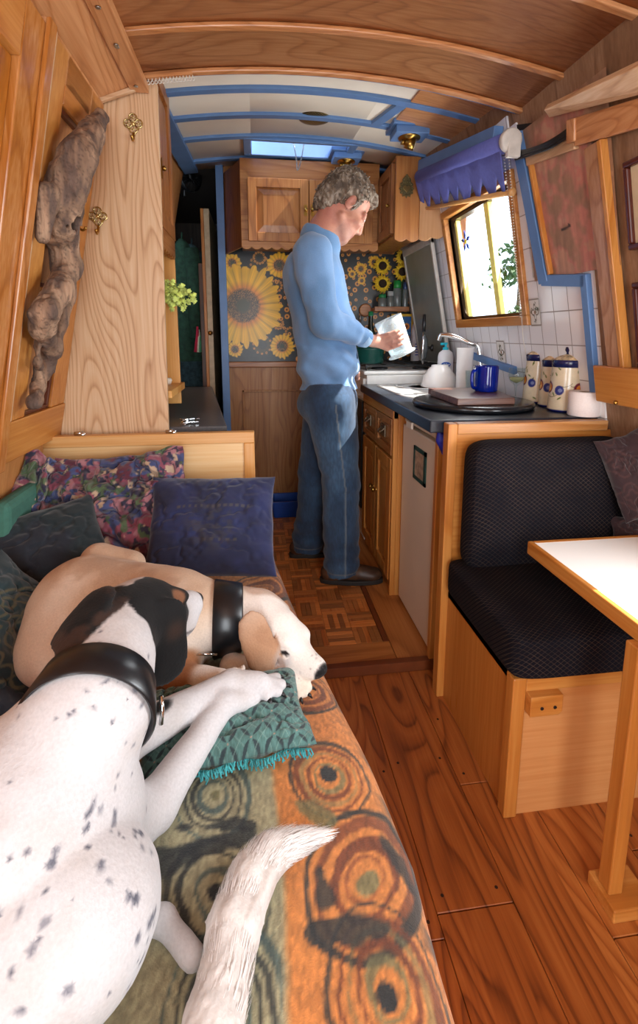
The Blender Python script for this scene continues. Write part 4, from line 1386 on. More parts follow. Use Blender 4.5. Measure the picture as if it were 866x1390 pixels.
mb = MB(); mb.box(0.545, 0.56, 2.44, 2.93, 0.80, 0.90); mb.build('control_panel', M_enamel, ck, bev=0.003)
mb = MB(); mb.box(0.542, 0.56, 2.45, 2.92, 0.2, 0.78); mb.build('oven_door', M_black, ck, bev=0.004)
la, lb = P(568, 347, x=0.0 + rx(1.6) - 0.03), PR(604, 345, 0.03)
ld = thing('hob_lid', 'grey glass cooker lid in a white frame, raised against the tiled side', 'lid', RW(0.03, 2.64, CT + 0.02))
ly0, ly1, lz0, lz1 = 2.40, 2.86, CT + 0.02, 1.60
mb = MB()
for q in ((ly0, ly0 + 0.018, lz0, lz1), (ly1 - 0.018, ly1, lz0, lz1), (ly0, ly1, lz1 - 0.035, lz1), (ly0, ly1, lz0, lz0 + 0.012)): mb.box(0.025, 0.043, q[0], q[1], q[2], q[3], 0, RW)
mb.build('frame', plain('lid_frame', '#b8b4ac', 0.35), ld, bev=0.003)
mb = MB(); mb.box(0.03, 0.036, ly0 + 0.016, ly1 - 0.016, lz0 + 0.01, lz1 - 0.03, 0, RW); mb.build('glass', plain('lid_glass', '#7d8580', 0.22, var=0.05, scale=8), ld)

# dark green pan on the hob, oval ring-handled thing, knife
gp = thing('casserole', 'dark green enamel pan on the cooker, behind the man\'s arm', 'pan', (0.66, 2.6, CT + 0.03))
gx = P(497, 475, y=2.58).x
mb = MB(); mb.lathe([(0, 0), (0.085, 0), (0.094, 0.012), (0.096, 0.075), (0.099, 0.078), (0.094, 0.08), (0.09, 0.078), (0.088, 0.014), (0, 0.006)], (gx, 2.58, CT + 0.031), 36); mb.build('pot', plain('green_enamel', '#12443c', 0.2, var=0.05), gp)
mb = MB(); mb.lathe([(0.097, 0.081), (0.08, 0.092), (0.03, 0.102), (0, 0.104)], (gx, 2.58, CT + 0.031), 36); mb.build('lid', plain('green_enamel_lid', '#12443c', 0.2, var=0.05), gp)
mb = MB(); mb.lathe([(0.006, 0.104), (0.006, 0.112), (0.016, 0.118), (0.014, 0.126), (0, 0.128)], (gx, 2.58, CT + 0.031), 16); mb.build('knob', M_black, gp)
q = P(574, 490, y=2.46)
sv = thing('pan_lid', 'round chrome-rimmed glass pan lid with a black handle, standing on edge on the cooker', 'pan lid', (q.x, 2.46, CT))
cz = CT + 0.085 + 0.03
nv = Vector((0.93, -0.36, 0.0)).normalized(); uu = Vector((0, 0, 1)); ww = nv.cross(uu)
mb = MB(); mb.tube([Vector((q.x, 2.46, cz)) + uu * (0.082 * math.cos(k / 36 * 6.283)) + ww * (0.082 * math.sin(k / 36 * 6.283)) for k in range(37)], 0.006, 8); mb.build('rim', M_chrome, sv)
mb = MB(); mb.lathe([(0.08, 0.0), (0.055, 0.016), (0.02, 0.024), (0, 0.025)], (q.x, 2.46, cz), 30, nv); o = mb.build('glass', plain('smoked_glass', '#54585a', 0.12), sv); o.modifiers.new('t', 'SOLIDIFY').thickness = 0.003
mb = MB(); mb.lathe([(0.008, 0.024), (0.008, 0.034), (0.02, 0.04), (0.018, 0.05), (0, 0.052)], (q.x, 2.46, cz), 16, nv); mb.build('knob', M_black, sv)
mb = MB(); mb.tube([(q.x, 2.46, cz + 0.08), (q.x, 2.465, cz + 0.12), (q.x + 0.004, 2.47, cz + 0.17)], [0.008, 0.01, 0.007], 10); mb.build('handle', M_black, sv)

# ---- spice shelf on the far wall
YS = YF - 0.012
sa, sc_ = P(506, 418, y=2.93), P(577, 418, y=2.93)
zsf = sa.z
mb = MB(); mb.box(sa.x, rx(zsf) - 0.045, 2.885, YS, zsf - 0.02, zsf); mb.box(sa.x, rx(zsf) - 0.045, 2.88, 2.89, zsf - 0.022, zsf + 0.006)
tag(mb.build('spice_shelf', M_oak('x'), bev=0.002), 'small wooden shelf of bottles on the far wall beside the raised cooker lid', 'shelf')
G_clear = plain('jar_glass', '#8d9694', 0.08, var=0.1, scale=20, **{'Transmission_Weight': 0.5})
M_cl = glass_mat('clear_glass', (0.90, 0.94, 0.94))
spec = [(519, 12, 18, 'clear', '#1f7a44', 'squat clear jar with a green lid, leftmost on the spice shelf'),
        (530, 10, 22, 'clear', '#a9adad', 'small clear glass bottle second from the left on the spice shelf'),
        (539, 12, 36, 'clear', '#1d8a3f', 'tall glass jar with a big bright green lid on the spice shelf'),
        (550, 8, 34, 'clear', '#3a4a70', 'slim clear bottle with a dark cap right of the bright green lid'),
        (562, 8, 33, '#a4754a', '#c9c3b5', 'copper brown shaker with a pale cap on the spice shelf'),
        (570, 8, 28, '#37415a', '#27407a', 'dark blue bottle at the right end of the spice shelf')]
for px, w, h, body, cap, lab in spec:
    Yb = 2.922; x_ = P(px, 400, y=Yb).x; r = w / 2 * Yb / 660; H_ = h * Yb / 660
    b_ = thing('spice_bottle', lab, 'bottle', (x_, Yb, zsf), 'bottles on the spice shelf')
    mb = MB(); mb.lathe([(0, 0), (r * 0.95, 0), (r, 0.003), (r, H_ * 0.66), (r * 0.75, H_ * 0.74), (r * 0.7, H_ * 0.78), (0, H_ * 0.78)], (x_, Yb, zsf + 0.0005), 20)
    mb.build('body', G_clear if body == 'clear' else plain('bottle_%d' % px, body, 0.3), b_)
    mb = MB(); mb.lathe([(r * 0.8, H_ * 0.72), (r * 0.86, H_ * 0.73), (r * 0.84, H_), (0, H_)], (x_, Yb, zsf), 20); mb.build('cap', plain('cap_%d' % px, cap, 0.35), b_)
# sunflowers standing behind the bottles
def sunflower(px, py, R, label, seed, Y=2.968):
    c = P(px, py, y=Y); r = R * Y / 660
    t_ = thing('artificial_sunflower', label, 'flower', (c.x, Y, zsf), 'sunflowers on the spice shelf'); g = random.Random(seed)
    mb = MB()
    for ring_ in range(2):
        n = 15
        for k in range(n):
            a = 6.283 * (k + 0.5 * ring_) / n + g.uniform(-0.08, 0.08); L = r * (1 - 0.14 * ring_) * g.uniform(0.9, 1.06); w_ = r * 0.17
            d_ = Vector((math.cos(a), 0, math.sin(a))); e_ = Vector((-math.sin(a), 0, math.cos(a))); f_ = Vector((0, -1, 0)); s = -0.006 * ring_ + 0.012
            o_ = Vector(c)
            mb.add([o_ + d_ * r * 0.3 + f_ * 0.004, o_ + d_ * L * 0.6 + e_ * w_ + f_ * s, o_ + d_ * L * 0.62 + f_ * (s + 0.004), o_ + d_ * L * 0.6 - e_ * w_ + f_ * s, o_ + d_ * L - f_ * 0.004],
                   [(0, 2, 1), (0, 3, 2), (1, 2, 4), (2, 3, 4)])
    p_ = mb.build('petals', plain('petal', '#e8c133', 0.6, var=0.15, scale=90), t_, fix=False); p_.modifiers.new('t', 'SOLIDIFY').thickness = 0.001
    mb = MB(); mb.lathe([(r * 0.44, 0.0), (r * 0.43, 0.010), (r * 0.3, 0.016), (0, 0.014)], c, 24, (0, -1, 0)); mb.build('seed_head', plain('seed_head', '#2a1c10', 0.9, var=0.4, scale=300, bump=0.5), t_)
    mb = MB(); mb.tube(smooth_path([(c.x, Y + 0.004, c.z), (c.x + 0.004, Y + 0.012, (c.z + zsf) / 2), (c.x, Y, zsf + 0.001)], 10), 0.0035, 8); mb.build('stem', plain('green_stem', '#3f5a25', 0.7), t_)


sunflower(519, 361, 13, 'artificial sunflower upper left of the bunch over the spice shelf', 1)
sunflower(519, 385, 13, 'artificial sunflower lower left of the bunch, just above the squat jar', 2, 2.958)
sunflower(548, 349, 12.5, 'topmost artificial sunflower of the bunch, right under the corner cupboard', 3)
sunflower(546, 369, 13, 'artificial sunflower below the topmost one, above the bright green lid', 4, 2.955)
sunflower(559, 379, 9, 'small shaded artificial sunflower at the right of the bunch, near the cooker lid', 5, 2.975)

# round wooden plaque, dark bottle with green cap, small framed picture, white bottle
q = P(496, 421, y=2.985)
mb = MB(); mb.lathe([(0, -0.006), (0.036, -0.006), (0.04, 0), (0.036, 0.008), (0.028, 0.006), (0, 0.008)], q, 30, (0, -1, 0)); mb.tube([(q.x - 0.03, 2.984, q.z), (q.x - 0.034, 2.978, q.z - 0.09)], 0.003, 6, 1)
tag(mb.build('round_board', [wood(('#7b4524', '#a5683c', '#bd8253'), 'x', 8, 4), M_chrome]), 'round wooden board hung on the sunflower panel left of the spice shelf', 'board')
q = P(503, 440, y=2.86)
bt = thing('oil_bottle', 'dark bottle with a green cap beside the cooker, left of the little picture', 'bottle', (q.x, 2.86, CT))
mb = MB(); zt_ = P(503, 428, y=2.86).z - CT; mb.lathe([(0, 0), (0.03, 0), (0.033, 0.005), (0.033, zt_ * 0.6), (0.014, zt_ * 0.8), (0.013, zt_)], (q.x, 2.86, CT + 0.0005), 24); mb.build('body', plain('dark_glass', '#1d2417', 0.12, var=0.1), bt)
mb = MB(); mb.lathe([(0.0145, zt_ - 0.004), (0.0145, zt_ + 0.022), (0, zt_ + 0.023)], (q.x, 2.86, CT), 18); mb.build('cap', plain('green_cap', '#1c7a4a', 0.35), bt)

YPc = 2.955
a, b = P(531, 426, y=YPc), P(560, 476, y=YPc)
x0, x1, z1, z0 = a.x, b.x, a.z, max(b.z, CT + 0.004)
pf_ = thing('sunflower_picture', 'little yellow-framed painting of sunflowers on blue, standing at the back of the cooker', 'picture', ((x0 + x1) / 2, YPc, z0))
mb = MB(); fw = 0.016
for q in ((x0, x0 + fw, z0, z1), (x1 - fw, x1, z0, z1), (x0 + fw, x1 - fw, z0, z0 + fw), (x0 + fw, x1 - fw, z1 - fw, z1)): mb.box(q[0], q[1], YPc - 0.012, YPc, q[2], q[3])
mb.build('frame', plain('yellow_frame', '#d6a92a', 0.4, var=0.05), pf_, bev=0.002)
nx, nz = 60, 90
g = np.array([(x0 + 0.012 + (x1 - x0 - 0.024) * i / nx, z0 + 0.012 + (z1 - z0 - 0.024) * j / nz) for j in range(nz + 1) for i in range(nx + 1)])
C = np.tile(np.array([0.25, 0.55, 0.72]), (len(g), 1)); C = mixc(C, (0.12, 0.35, 0.6), sstep(0.4, 0.6, fbm(g[:, 0] * 60, g[:, 1] * 60, seed=4)))
gr = random.Random(8)
for fx_, fz_, fr_ in ((0.3, 0.82, 0.028), (0.68, 0.66, 0.026), (0.35, 0.48, 0.026), (0.75, 0.36, 0.018), (0.3, 0.2, 0.02), (0.62, 0.15, 0.016)):
    cx, cz_ = x0 + (x1 - x0) * fx_, z0 + (z1 - z0) * fz_; r = np.hypot(g[:, 0] - cx, g[:, 1] - cz_); an = np.arctan2(g[:, 1] - cz_, g[:, 0] - cx)
    C = mixc(C, (0.9, 0.55, 0.15), sstep(fr_ * (0.85 + 0.15 * np.cos(9 * an)), fr_ * 0.7, r)); C = mixc(C, (0.45, 0.2, 0.1), sstep(fr_ * 0.45, fr_ * 0.35, r))
w = nx + 1
mesh_from_arrays('canvas', np.stack([g[:, 0], np.full(len(g), YPc - 0.006), g[:, 1]], 1), [(j * w + i, j * w + i + 1, (j + 1) * w + i + 1, (j + 1) * w + i) for j in range(nz) for i in range(nx)], vcol('oil_paint', 0.5, 0.2, 300), pf_, colors=C, smooth=False)

q = P(566, 470, y=2.9)
wb = thing('cleaner_bottle', 'white plastic bottle with a navy blue cap beside the little picture', 'bottle', (q.x, 2.9, CT))
H_ = P(566, 430, y=2.9).z - CT; r = 0.036
mb = MB(); mb.lathe([(0, 0), (r * 0.92, 0), (r, 0.006), (r, H_ * 0.72), (r * 0.8, H_ * 0.84), (r * 0.6, H_ * 0.88)], (q.x, 2.9, CT + 0.0005), 26); mb.build('body', plain('white_plastic', '#d9dadf', 0.35, var=0.02), wb)
mb = MB(); mb.lathe([(r * 0.66, H_ * 0.86), (r * 0.68, H_ * 0.88), (r * 0.64, H_), (0, H_)], (q.x, 2.9, CT), 22); mb.build('cap', plain('navy_cap', '#1f3a86', 0.35), wb)
mb = MB()
for k in range(5): mb.box(q.x - 0.022, q.x - 0.004 + 0.004 * (k % 3), 2.9 - r - 0.0015, 2.9 - r + 0.006, CT + 0.06 + 0.016 * k, CT + 0.066 + 0.016 * k)
mb.build('label', plain('label_blue', '#3557a8', 0.4), wb)

# ---- washing-up things and crockery
q = P(596, 522, y=2.2)
bw = thing('mixing_bowl', 'white china bowl upside down on the drainer', 'bowl', (q.x, 2.2, WT))
mb = MB(); rb = 0.083
mb.lathe([(rb, 0.0), (rb + 0.002, 0.003), (rb - 0.004, 0.02), (rb * 0.86, 0.055), (rb * 0.62, 0.085), (rb * 0.48, 0.094), (rb * 0.46, 0.102), (rb * 0.42, 0.102), (rb * 0.4, 0.096), (0, 0.095)], (q.x, 2.2, WT + 0.0055), 40)
mb.build('bowl', plain('white_china', '#f0efec', 0.15, var=0.01), bw)
q = P(629, 527, y=2.06)
cd = thing('cutlery_drainer', 'tall white plastic cutlery holder behind the upturned bowl', 'container', (q.x, 2.06, WT))
H_ = P(629, 474, y=2.06).z - WT
mb = MB(); n = 24
prof = [(0.030, 0), (0.033, 0.004), (0.036, H_ - 0.004), (0.038, H_), (0.035, H_), (0.031, 0.008), (0.0, 0.006)]
mb.lathe(prof, (q.x, 2.06, WT + 0.0055), 30); mb.build('cup', plain('white_plastic_cup', '#f2f1f0', 0.3, var=0.02), cd)
q2 = P(640, 500, y=2.0)
gl = thing('tumbler', 'clear glass tumbler beside the white cutlery holder', 'glass', (q2.x, 1.99, WT))
mb = MB(); mb.lathe([(0, 0.001), (0.024, 0.001), (0.03, 0.09), (0.028, 0.09), (0.022, 0.006), (0, 0.005)], (q2.x, 1.99, WT + 0.005), 26); mb.build('glass', M_cl, gl)
q = P(604, 504, y=2.34)
sp = thing('soap_bottle', 'white liquid soap bottle with a turquoise pump and a blue oval badge', 'bottle', (q.x, 2.34, WT))
hw = 11.5 * 2.34 / 660; SB = WT + 0.0055; hz = (P(604, 474, y=2.34).z - SB) / 1.02
mb = MB(); mb.lathe([(0, 0), (0.95, 0), (1.0, 0.05 * hz), (0.98, hz * 0.8), (0.85, hz * 0.92), (0.4, hz), (0.3, hz * 1.02), (0, hz * 1.02)], (q.x, 2.34, SB), 30, squash=(hw, hw * 0.6)); mb.build('body', plain('soap_white', '#e6e9ee', 0.3, var=0.02), sp)
mb = MB(); mb.lathe([(0.014, hz), (0.014, hz + 0.012), (0.006, hz + 0.013), (0.005, hz + 0.026), (0.010, hz + 0.026), (0.010, hz + 0.036), (0, hz + 0.036)], (q.x - 0.002, 2.34, SB), 18); mb.tube([(q.x - 0.002, 2.34, SB + hz + 0.031), (q.x - 0.03, 2.33, SB + hz + 0.029)], 0.006, 8); mb.build('pump', plain('turquoise', '#19b8d2', 0.35), sp)
bc = Vector((q.x - 0.006, 2.34 - hw * 0.6 - 0.0005, P(604, 494.5, y=2.34).z))
mb = MB(); ov = [(0.024 * math.cos(k / 28 * 6.283), 0.0125 * math.sin(k / 28 * 6.283)) for k in range(28)]
mb.prism(ov, lambda u, v, d: (bc.x + u, bc.y - d, bc.z + v), -0.004, 0.001, 0); mb.build('badge', plain('badge_blue', '#1556b8', 0.35), sp)
# the pale lettering on the badge is only a blurred word in the photograph
mb = MB(); cu = bpy.data.curves.new('badge_word', 'FONT'); cu.body = 'Allen'; cu.size = 0.018; cu.align_x = 'CENTER'; cu.align_y = 'CENTER'; cu.extrude = 0.0004; cu.shear = 0.25
to = bpy.data.objects.new('badge_word', cu); COL.objects.link(to)
me = bpy.data.meshes.new_from_object(to.evaluated_get(bpy.context.evaluated_depsgraph_get())); bpy.data.objects.remove(to)
me.materials.clear(); me.materials.append(plain('badge_letters', '#eaf2fa', 0.4, var=0))
lo_ = bpy.data.objects.new('badge_lettering', me); COL.objects.link(lo_); lo_.parent = sp
lo_.location = Vector((bc.x, bc.y - 0.0016, bc.z)) - Vector(sp.location); lo_.rotation_euler = (R_(90), 0, 0)

# black stone slab, chopping board, blue mug
xs_, ys_ = 0.755, 1.62
mb = MB(); mb.lathe([(0, 0), (0.195, 0), (0.205, 0.004), (0.207, 0.012), (0.203, 0.019), (0.196, 0.021), (0, 0.021)], (xs_, ys_, WT + 0.0005), 64)
m = N('black_granite'); vv = m.n('ShaderNodeTexVoronoi', {'Vector': m.coord(), 'Scale': 260}).outputs[0]
m.principled(Base_Color=m.ramp(vv, [(0.0, (0.10, 0.10, 0.10)), (0.18, (0.012, 0.013, 0.016))]), Roughness=0.22)
tag(mb.build('stone_slab', m.mat), 'round black stone board lying on the navy worktop', 'board')
zb_ = WT + 0.0225
bp = [P(599, 529, z=zb_ + 0.02), P(626, 550, z=zb_ + 0.02), P(708, 550, z=zb_ + 0.02)]
bp = [(0.60, 1.80), (0.612, 1.72), (0.625, 1.475), (0.83, 1.475), (0.90, 1.55), (0.90, 1.80), (0.72, 1.83)]
bp = [(0.655, 1.79), (0.665, 1.745), (0.645, 1.735), (0.64, 1.475), (0.835, 1.475), (0.90, 1.76), (0.76, 1.80)]
mb = MB(); mb.prism(bp, lambda u, v, d: (u, v, d), zb_, zb_ + 0.022)
tag(mb.build('chopping_board', wood(('#3a221b', '#5c3a30', '#74503f'), 'x', 8, 2, 0.35), bev=0.002), 'dark brown wooden chopping board on the round black slab', 'board')
zmg = zb_ + 0.0225; q = P(659, 534, y=1.66)
mg = thing('mug', 'cobalt blue glass mug standing on the chopping board', 'mug', (q.x, 1.66, zmg))
r = 0.041; H_ = 0.092
m = N('cobalt_glass'); m.principled(Base_Color=srgb('#0a2fb0'), Roughness=0.05, **{'Transmission_Weight': 0.55, 'IOR': 1.45})
mb = MB(); mb.lathe([(0, 0), (r * 0.9, 0), (r * 0.97, 0.005), (r, 0.02), (r, H_ - 0.004), (r * 1.01, H_), (r * 0.94, H_), (r * 0.9, 0.012), (0, 0.01)], (q.x, 1.66, zmg), 40); mb.build('body', m.mat, mg)
mb = MB(); mb.tube(smooth_path([(q.x - r * 0.95, 1.655, zmg + 0.078), (q.x - r - 0.018, 1.645, zmg + 0.073), (q.x - r - 0.022, 1.643, zmg + 0.045), (q.x - r - 0.016, 1.645, zmg + 0.018), (q.x - r * 0.93, 1.655, zmg + 0.012)], 20), 0.006, 10); mb.build('handle', m.mat, mg)

# wine glass by the canisters
q = P(707, 545, y=1.66)
wg = thing('wine_glass', 'stemmed wine glass with a little pale wine, left of the canisters', 'glass', (q.x, 1.70, WT))
gx_, gy_ = q.x, 1.70
mb = MB(); mb.lathe([(0, 0), (0.03, 0.001), (0.028, 0.003), (0.006, 0.006), (0.0035, 0.012), (0.0035, 0.055), (0.006, 0.06), (0.024, 0.075), (0.031, 0.095), (0.029, 0.125), (0.028, 0.125), (0.0295, 0.095), (0.022, 0.077), (0, 0.066)], (gx_, gy_, WT + 0.0005), 32); mb.build('glass', M_cl, wg)
mb = MB(); mb.lathe([(0, 0.068), (0.021, 0.0785), (0.0275, 0.092), (0, 0.092)], (gx_, gy_, WT), 28); mb.build('wine', plain('pale_wine', '#d8cf9a', 0.05, var=0, **{'Transmission_Weight': 0.6}), wg)

# three painted canisters
def canister(px, Y, H_, r, label, seed):
    x_ = P(px, 520, y=Y).x
    t_ = thing('canister', label, 'canister', (x_, Y, WT), 'painted storage canisters')
    nA, nH = 120, 90
    a, t = np.meshgrid(np.linspace(0, 2 * np.pi, nA, endpoint=False), np.linspace(0, 1, nH + 1))
    a, t = a.ravel(), t.ravel()
    rr_ = r * (1.0 - 0.16 * t + 0.03 * np.sin(t * 3.1)) * np.where(t < 0.03, 0.94 + 2 * t, 1)
    V = np.stack([x_ + rr_ * np.cos(a), Y + rr_ * np.sin(a), WT + 0.0005 + t * H_], 1)
    C = np.tile(np.array([0.86, 0.80, 0.68]), (len(a), 1))
    u = (a - 1.5 * np.pi) * r; u = (u + np.pi * r) % (2 * np.pi * r) - np.pi * r; v = t * H_      # u = 0 faces the camera
    g = random.Random(seed)
    C = mixc(C, (0.10, 0.12, 0.38), sstep(0.05, 0.035, t))
    def blob(cu, cv, R, col, ell=1.0, rot=0.0, soft=0.15):
        nonlocal C
        du, dv = u - cu, v - cv; c_, s_ = math.cos(rot), math.sin(rot)
        d = np.hypot((du * c_ + dv * s_), (-du * s_ + dv * c_) / ell)
        C = mixc(C, col, sstep(R, R * (1 - soft), d))
    for k in range(16):      # leaves
        cu, cv = g.uniform(-0.9, 0.9) * r * 2, g.uniform(0.1, 0.9) * H_
        blob(cu, cv, 0.0085, (0.38, 0.44, 0.22), 0.35, g.uniform(0, 3), 0.3)
    for k in range(6):
        cu = g.uniform(-1.5, 1.5) * r; cv = g.uniform(0.15, 0.8) * H_
        d = np.abs(v - cv - 0.25 * (u - cu) - 18 * (u - cu) ** 2); C = mixc(C, (0.36, 0.32, 0.2), sstep(0.0012, 0.0006, d) * (np.abs(u - cu) < 0.02))
    for cu, cv in ((0.012, 0.48 * H_), (0.012 + r * 2.1, 0.48 * H_), (0.012 - r * 2.1, 0.5 * H_)):    # fruit: plum red with orange heart
        blob(cu, cv, 0.0215, (0.42, 0.11, 0.18)); blob(cu + 0.002, cv - 0.001, 0.0145, (0.83, 0.50, 0.14)); blob(cu + 0.006, cv - 0.006, 0.006, (0.88, 0.66, 0.25))
    for cu in (-r * 1.0, r * 1.3):
        blob(cu, 0.45 * H_, 0.0165, (0.18, 0.22, 0.48)); blob(cu + 0.003, 0.45 * H_, 0.007, (0.45, 0.5, 0.66))
    F = [(j * nA + k, j * nA + (k + 1) % nA, (j + 1) * nA + (k + 1) % nA, (j + 1) * nA + k) for j in range(nH) for k in range(nA)] + [tuple(range(nA))[::-1], tuple(range(nH * nA, nH * nA + nA))]
    mesh_from_arrays('body', V, F, vcol('canister_glaze_%d' % seed, 0.2, 0.0, 50), t_, colors=C)
    rt = r * 0.84
    mb = MB(); mb.lathe([(rt * 0.9, H_), (rt * 1.0, H_ - 0.012), (rt * 1.04, H_ - 0.012), (rt * 1.10, H_ + 0.008), (rt * 1.02, H_ + 0.012)], (x_, Y, WT), 40, mi=0)
    mb.lathe([(rt * 1.04, H_ + 0.0115), (rt * 0.6, H_ + 0.024), (rt * 0.22, H_ + 0.029)], (x_, Y, WT), 40, mi=1)
    ld_ = mb.build('lid', [plain('navy_glaze', '#1d2350', 0.2, var=0.1), plain('cream_glaze_%d' % seed, '#cdb488', 0.22, var=0.3, scale=70)], t_)
    mb = MB(); mb.lathe([(rt * 0.2, H_ + 0.026), (rt * 0.16, H_ + 0.034), (rt * 0.28, H_ + 0.042), (rt * 0.24, H_ + 0.052), (0, H_ + 0.055)], (x_, Y, WT), 20); mb.build('knob', plain('navy_knob', '#161a3c', 0.15, var=0.1), ld_)


canister(769, 1.468, 0.155, 0.053, 'cream canister with fruit painting and navy lid, nearest the toilet roll', 1)
canister(751, 1.568, 0.150, 0.045, 'cream fruit-painted canister in the middle of the three, half hidden', 2)
canister(730, 1.668, 0.165, 0.050, 'cream fruit-painted canister beside the wine glass, farthest left of the three', 3)

q = P(792, 560, y=1.37)
tr = thing('toilet_roll', 'white toilet roll standing at the near end of the worktop', 'toilet roll', (q.x, 1.37, WT))
mb = MB(); r = 0.046; H_ = 0.075
mb.lathe([(0.019, 0), (r - 0.002, 0), (r, 0.002), (r, H_ - 0.003), (r - 0.003, H_), (0.021, H_ - 0.001), (0.019, H_ - 0.003), (0.019, 0.0)], (q.x, 1.37, WT + 0.0005), 44); mb.build('paper', plain('tissue', '#efe6e2', 0.9, var=0.02, scale=200, bump=0.1), tr)
mb = MB(); mb.lathe([(0.0188, 0.001), (0.0188, H_ - 0.002), (0.0172, H_ - 0.002), (0.0172, 0.001), (0.0188, 0.001)], (q.x, 1.37, WT + 0.0005), 30); mb.build('core', plain('card', '#a28a70', 0.9), tr)

# blue cloth and ladle hanging at the end panel
q = P(607, 610, y=1.41)
sf = Soft(0.012); gb = random.Random(6)
for k in range(11): sf.rc((q.x - 0.028 + 0.006 * k, 1.405 + 0.006 * math.sin(k * 2.1), 0.83 - 0.01 * (k % 3)), (q.x - 0.028 + 0.0055 * k, 1.405, 0.74 + 0.018 * abs(k - 8) * 0.4 + gb.uniform(-0.008, 0.008)), 0.007, 0.011)
V, F = sf.mesh(0.004)
tag(mesh_from_arrays('cloth', V, F, plain('blue_cloth', '#1c2596', 0.55, var=0.15, scale=50)), 'bright blue cloth hanging under the worktop corner behind the settee', 'cloth')
q = P(611, 655, y=1.428)
mb = MB(); mb.lathe([(0, 0.012), (0.02, 0.009), (0.032, 0.0), (0.03, -0.003), (0.018, 0.005), (0, 0.008)], (q.x + 0.004, 1.4335, q.z), 24, (0, -1, 0)); mb.tube([(q.x + 0.004, 1.43, q.z + 0.028), (q.x + 0.006, 1.43, q.z + 0.13)], 0.004, 8)
tag(mb.build('ladle', plain('dull_steel', '#8b8378', 0.4, 0.7)), 'dull metal ladle hanging below the blue cloth', 'ladle')

# blue plastic box on the galley floor
q = P(396, 692, z=GF)
bx = thing('storage_box', 'blue plastic box on the parquet at the foot of the far panel', 'box', (q.x, q.y + 0.06, GF))
x0, x1 = P(368, 690, y=2.88).x, P(424, 690, y=2.88).x
mb = MB()
def ringr(a, b, z, r=0.02): return [(p_[0], p_[1], z) for p_ in rr((x0 + x1) / 2, 2.88, a, b, r, 4)]
hwx = (x1 - x0) / 2
R0 = [ringr(hwx * 0.9, 0.07, GF), ringr(hwx, 0.08, GF + 0.095), ringr(hwx + 0.012, 0.09, GF + 0.096), ringr(hwx + 0.012, 0.09, GF + 0.104), ringr(hwx - 0.004, 0.076, GF + 0.104), ringr(hwx * 0.88, 0.066, GF + 0.006)]
n_ = len(R0[0]); mb.add([p_ for r_ in R0 for p_ in r_], [(i * n_ + k, i * n_ + (k + 1) % n_, (i + 1) * n_ + (k + 1) % n_, (i + 1) * n_ + k) for i in range(5) for k in range(n_)] + [tuple(range(n_))[::-1], tuple(range(5 * n_, 6 * n_))], 0)
mb.build('tub', plain('blue_plastic', '#1747a0', 0.35, var=0.03), bx)

# ---- roof fittings
def spotlight(px, py, label, w=0.085):
    p = PC(px, py, zg)
    t_ = thing('ceiling_spotlight', label, 'ceiling light', (p.x, p.y, p.z - 0.06), 'galley ceiling spotlights')
    z = zg(p.x, p.y)
    mb = MB(); mb.box(p.x - w, p.x + w, p.y - w * 0.8, p.y + w * 0.8, z - 0.014, z + 0.004); mb.box(p.x - w * 0.82, p.x + w * 0.82, p.y - w * 0.62, p.y + w * 0.62, z - 0.042, z - 0.014)
    mb.build('base', M_blue, t_, bev=0.003)
    mb = MB(); mb.lathe([(0.045, 0), (0.045, -0.005), (0.012, -0.009), (0.012, -0.016)], (p.x, p.y, z - 0.042), 24); mb.build('plate', M_brass, t_)
    mb = MB(); mb.tube([(p.x - 0.018, p.y, z - 0.062), (p.x + 0.02, p.y - 0.004, z - 0.07)], [0.019, 0.024], 18); mb.tube([(p.x - 0.035, p.y, z - 0.06), (p.x - 0.018, p.y, z - 0.062)], 0.01, 10); mb.build('lamp_head', M_brass, t_)
    mb = MB(); mb.cyl((p.x + 0.0205, p.y - 0.004, z - 0.07), 0.02, 0.002, (1, -0.1, -0.2), 18); mb.build('lens', plain('lens_%d' % px, '#c9c0a8', 0.2), t_)


spotlight(556, 172, 'blue-based brass spotlight on the galley ceiling, above the window blind')
spotlight(470, 207, 'blue-based brass spotlight on the galley ceiling, over the man\'s head')
p = PC(427, 159, zg)
mb = MB()
mb.lathe([(0.0, -0.012), (0.05, -0.010), (0.066, -0.006), (0.07, 0.001)], (p.x, p.y, zg(p.x, p.y)), 36)
m = N('mesh_brass'); cv_ = m.n('ShaderNodeTexChecker', {'Vector': m.coord(), 'Scale': 170.0, 'Color1': srgb('#8f7c52'), 'Color2': srgb('#2b2418')}).outputs[0]
m.principled(Base_Color=cv_, Roughness=0.4, Metallic=0.7)
tag(mb.build('ceiling_vent', m.mat), 'round brass mesh vent in the cream galley ceiling', 'vent')

# roof hatch: blue lining in an opening of the roof, glazed above
ht_ = thing('roof_hatch', 'open roof hatch with a pale blue lining and a thin chain, in the galley ceiling', 'hatch', ((HX0 + HX1) / 2, (HY0 + HY1) / 2, 2.0))
zz = lambda x, y: zg(x, y)
mb = MB()
for a_, b_, c_, e_ in ((HX0 - 0.035, HX1 + 0.035, HY0 - 0.03, HY0), (HX0 - 0.035, HX1 + 0.035, HY1, HY1 + 0.03), (HX0 - 0.035, HX0, HY0, HY1), (HX1, HX1 + 0.035, HY0, HY1)):
    mb.hexa([(a_, c_, zz(a_, c_) - 0.016), (b_, c_, zz(b_, c_) - 0.016), (b_, e_, zz(b_, e_) - 0.016), (a_, e_, zz(a_, e_) - 0.016), (a_, c_, zz(a_, c_) + 0.002), (b_, c_, zz(b_, c_) + 0.002), (b_, e_, zz(b_, e_) + 0.002), (a_, e_, zz(a_, e_) + 0.002)])
mb.build('frame', M_blue, ht_, bev=0.003)
mb = MB()
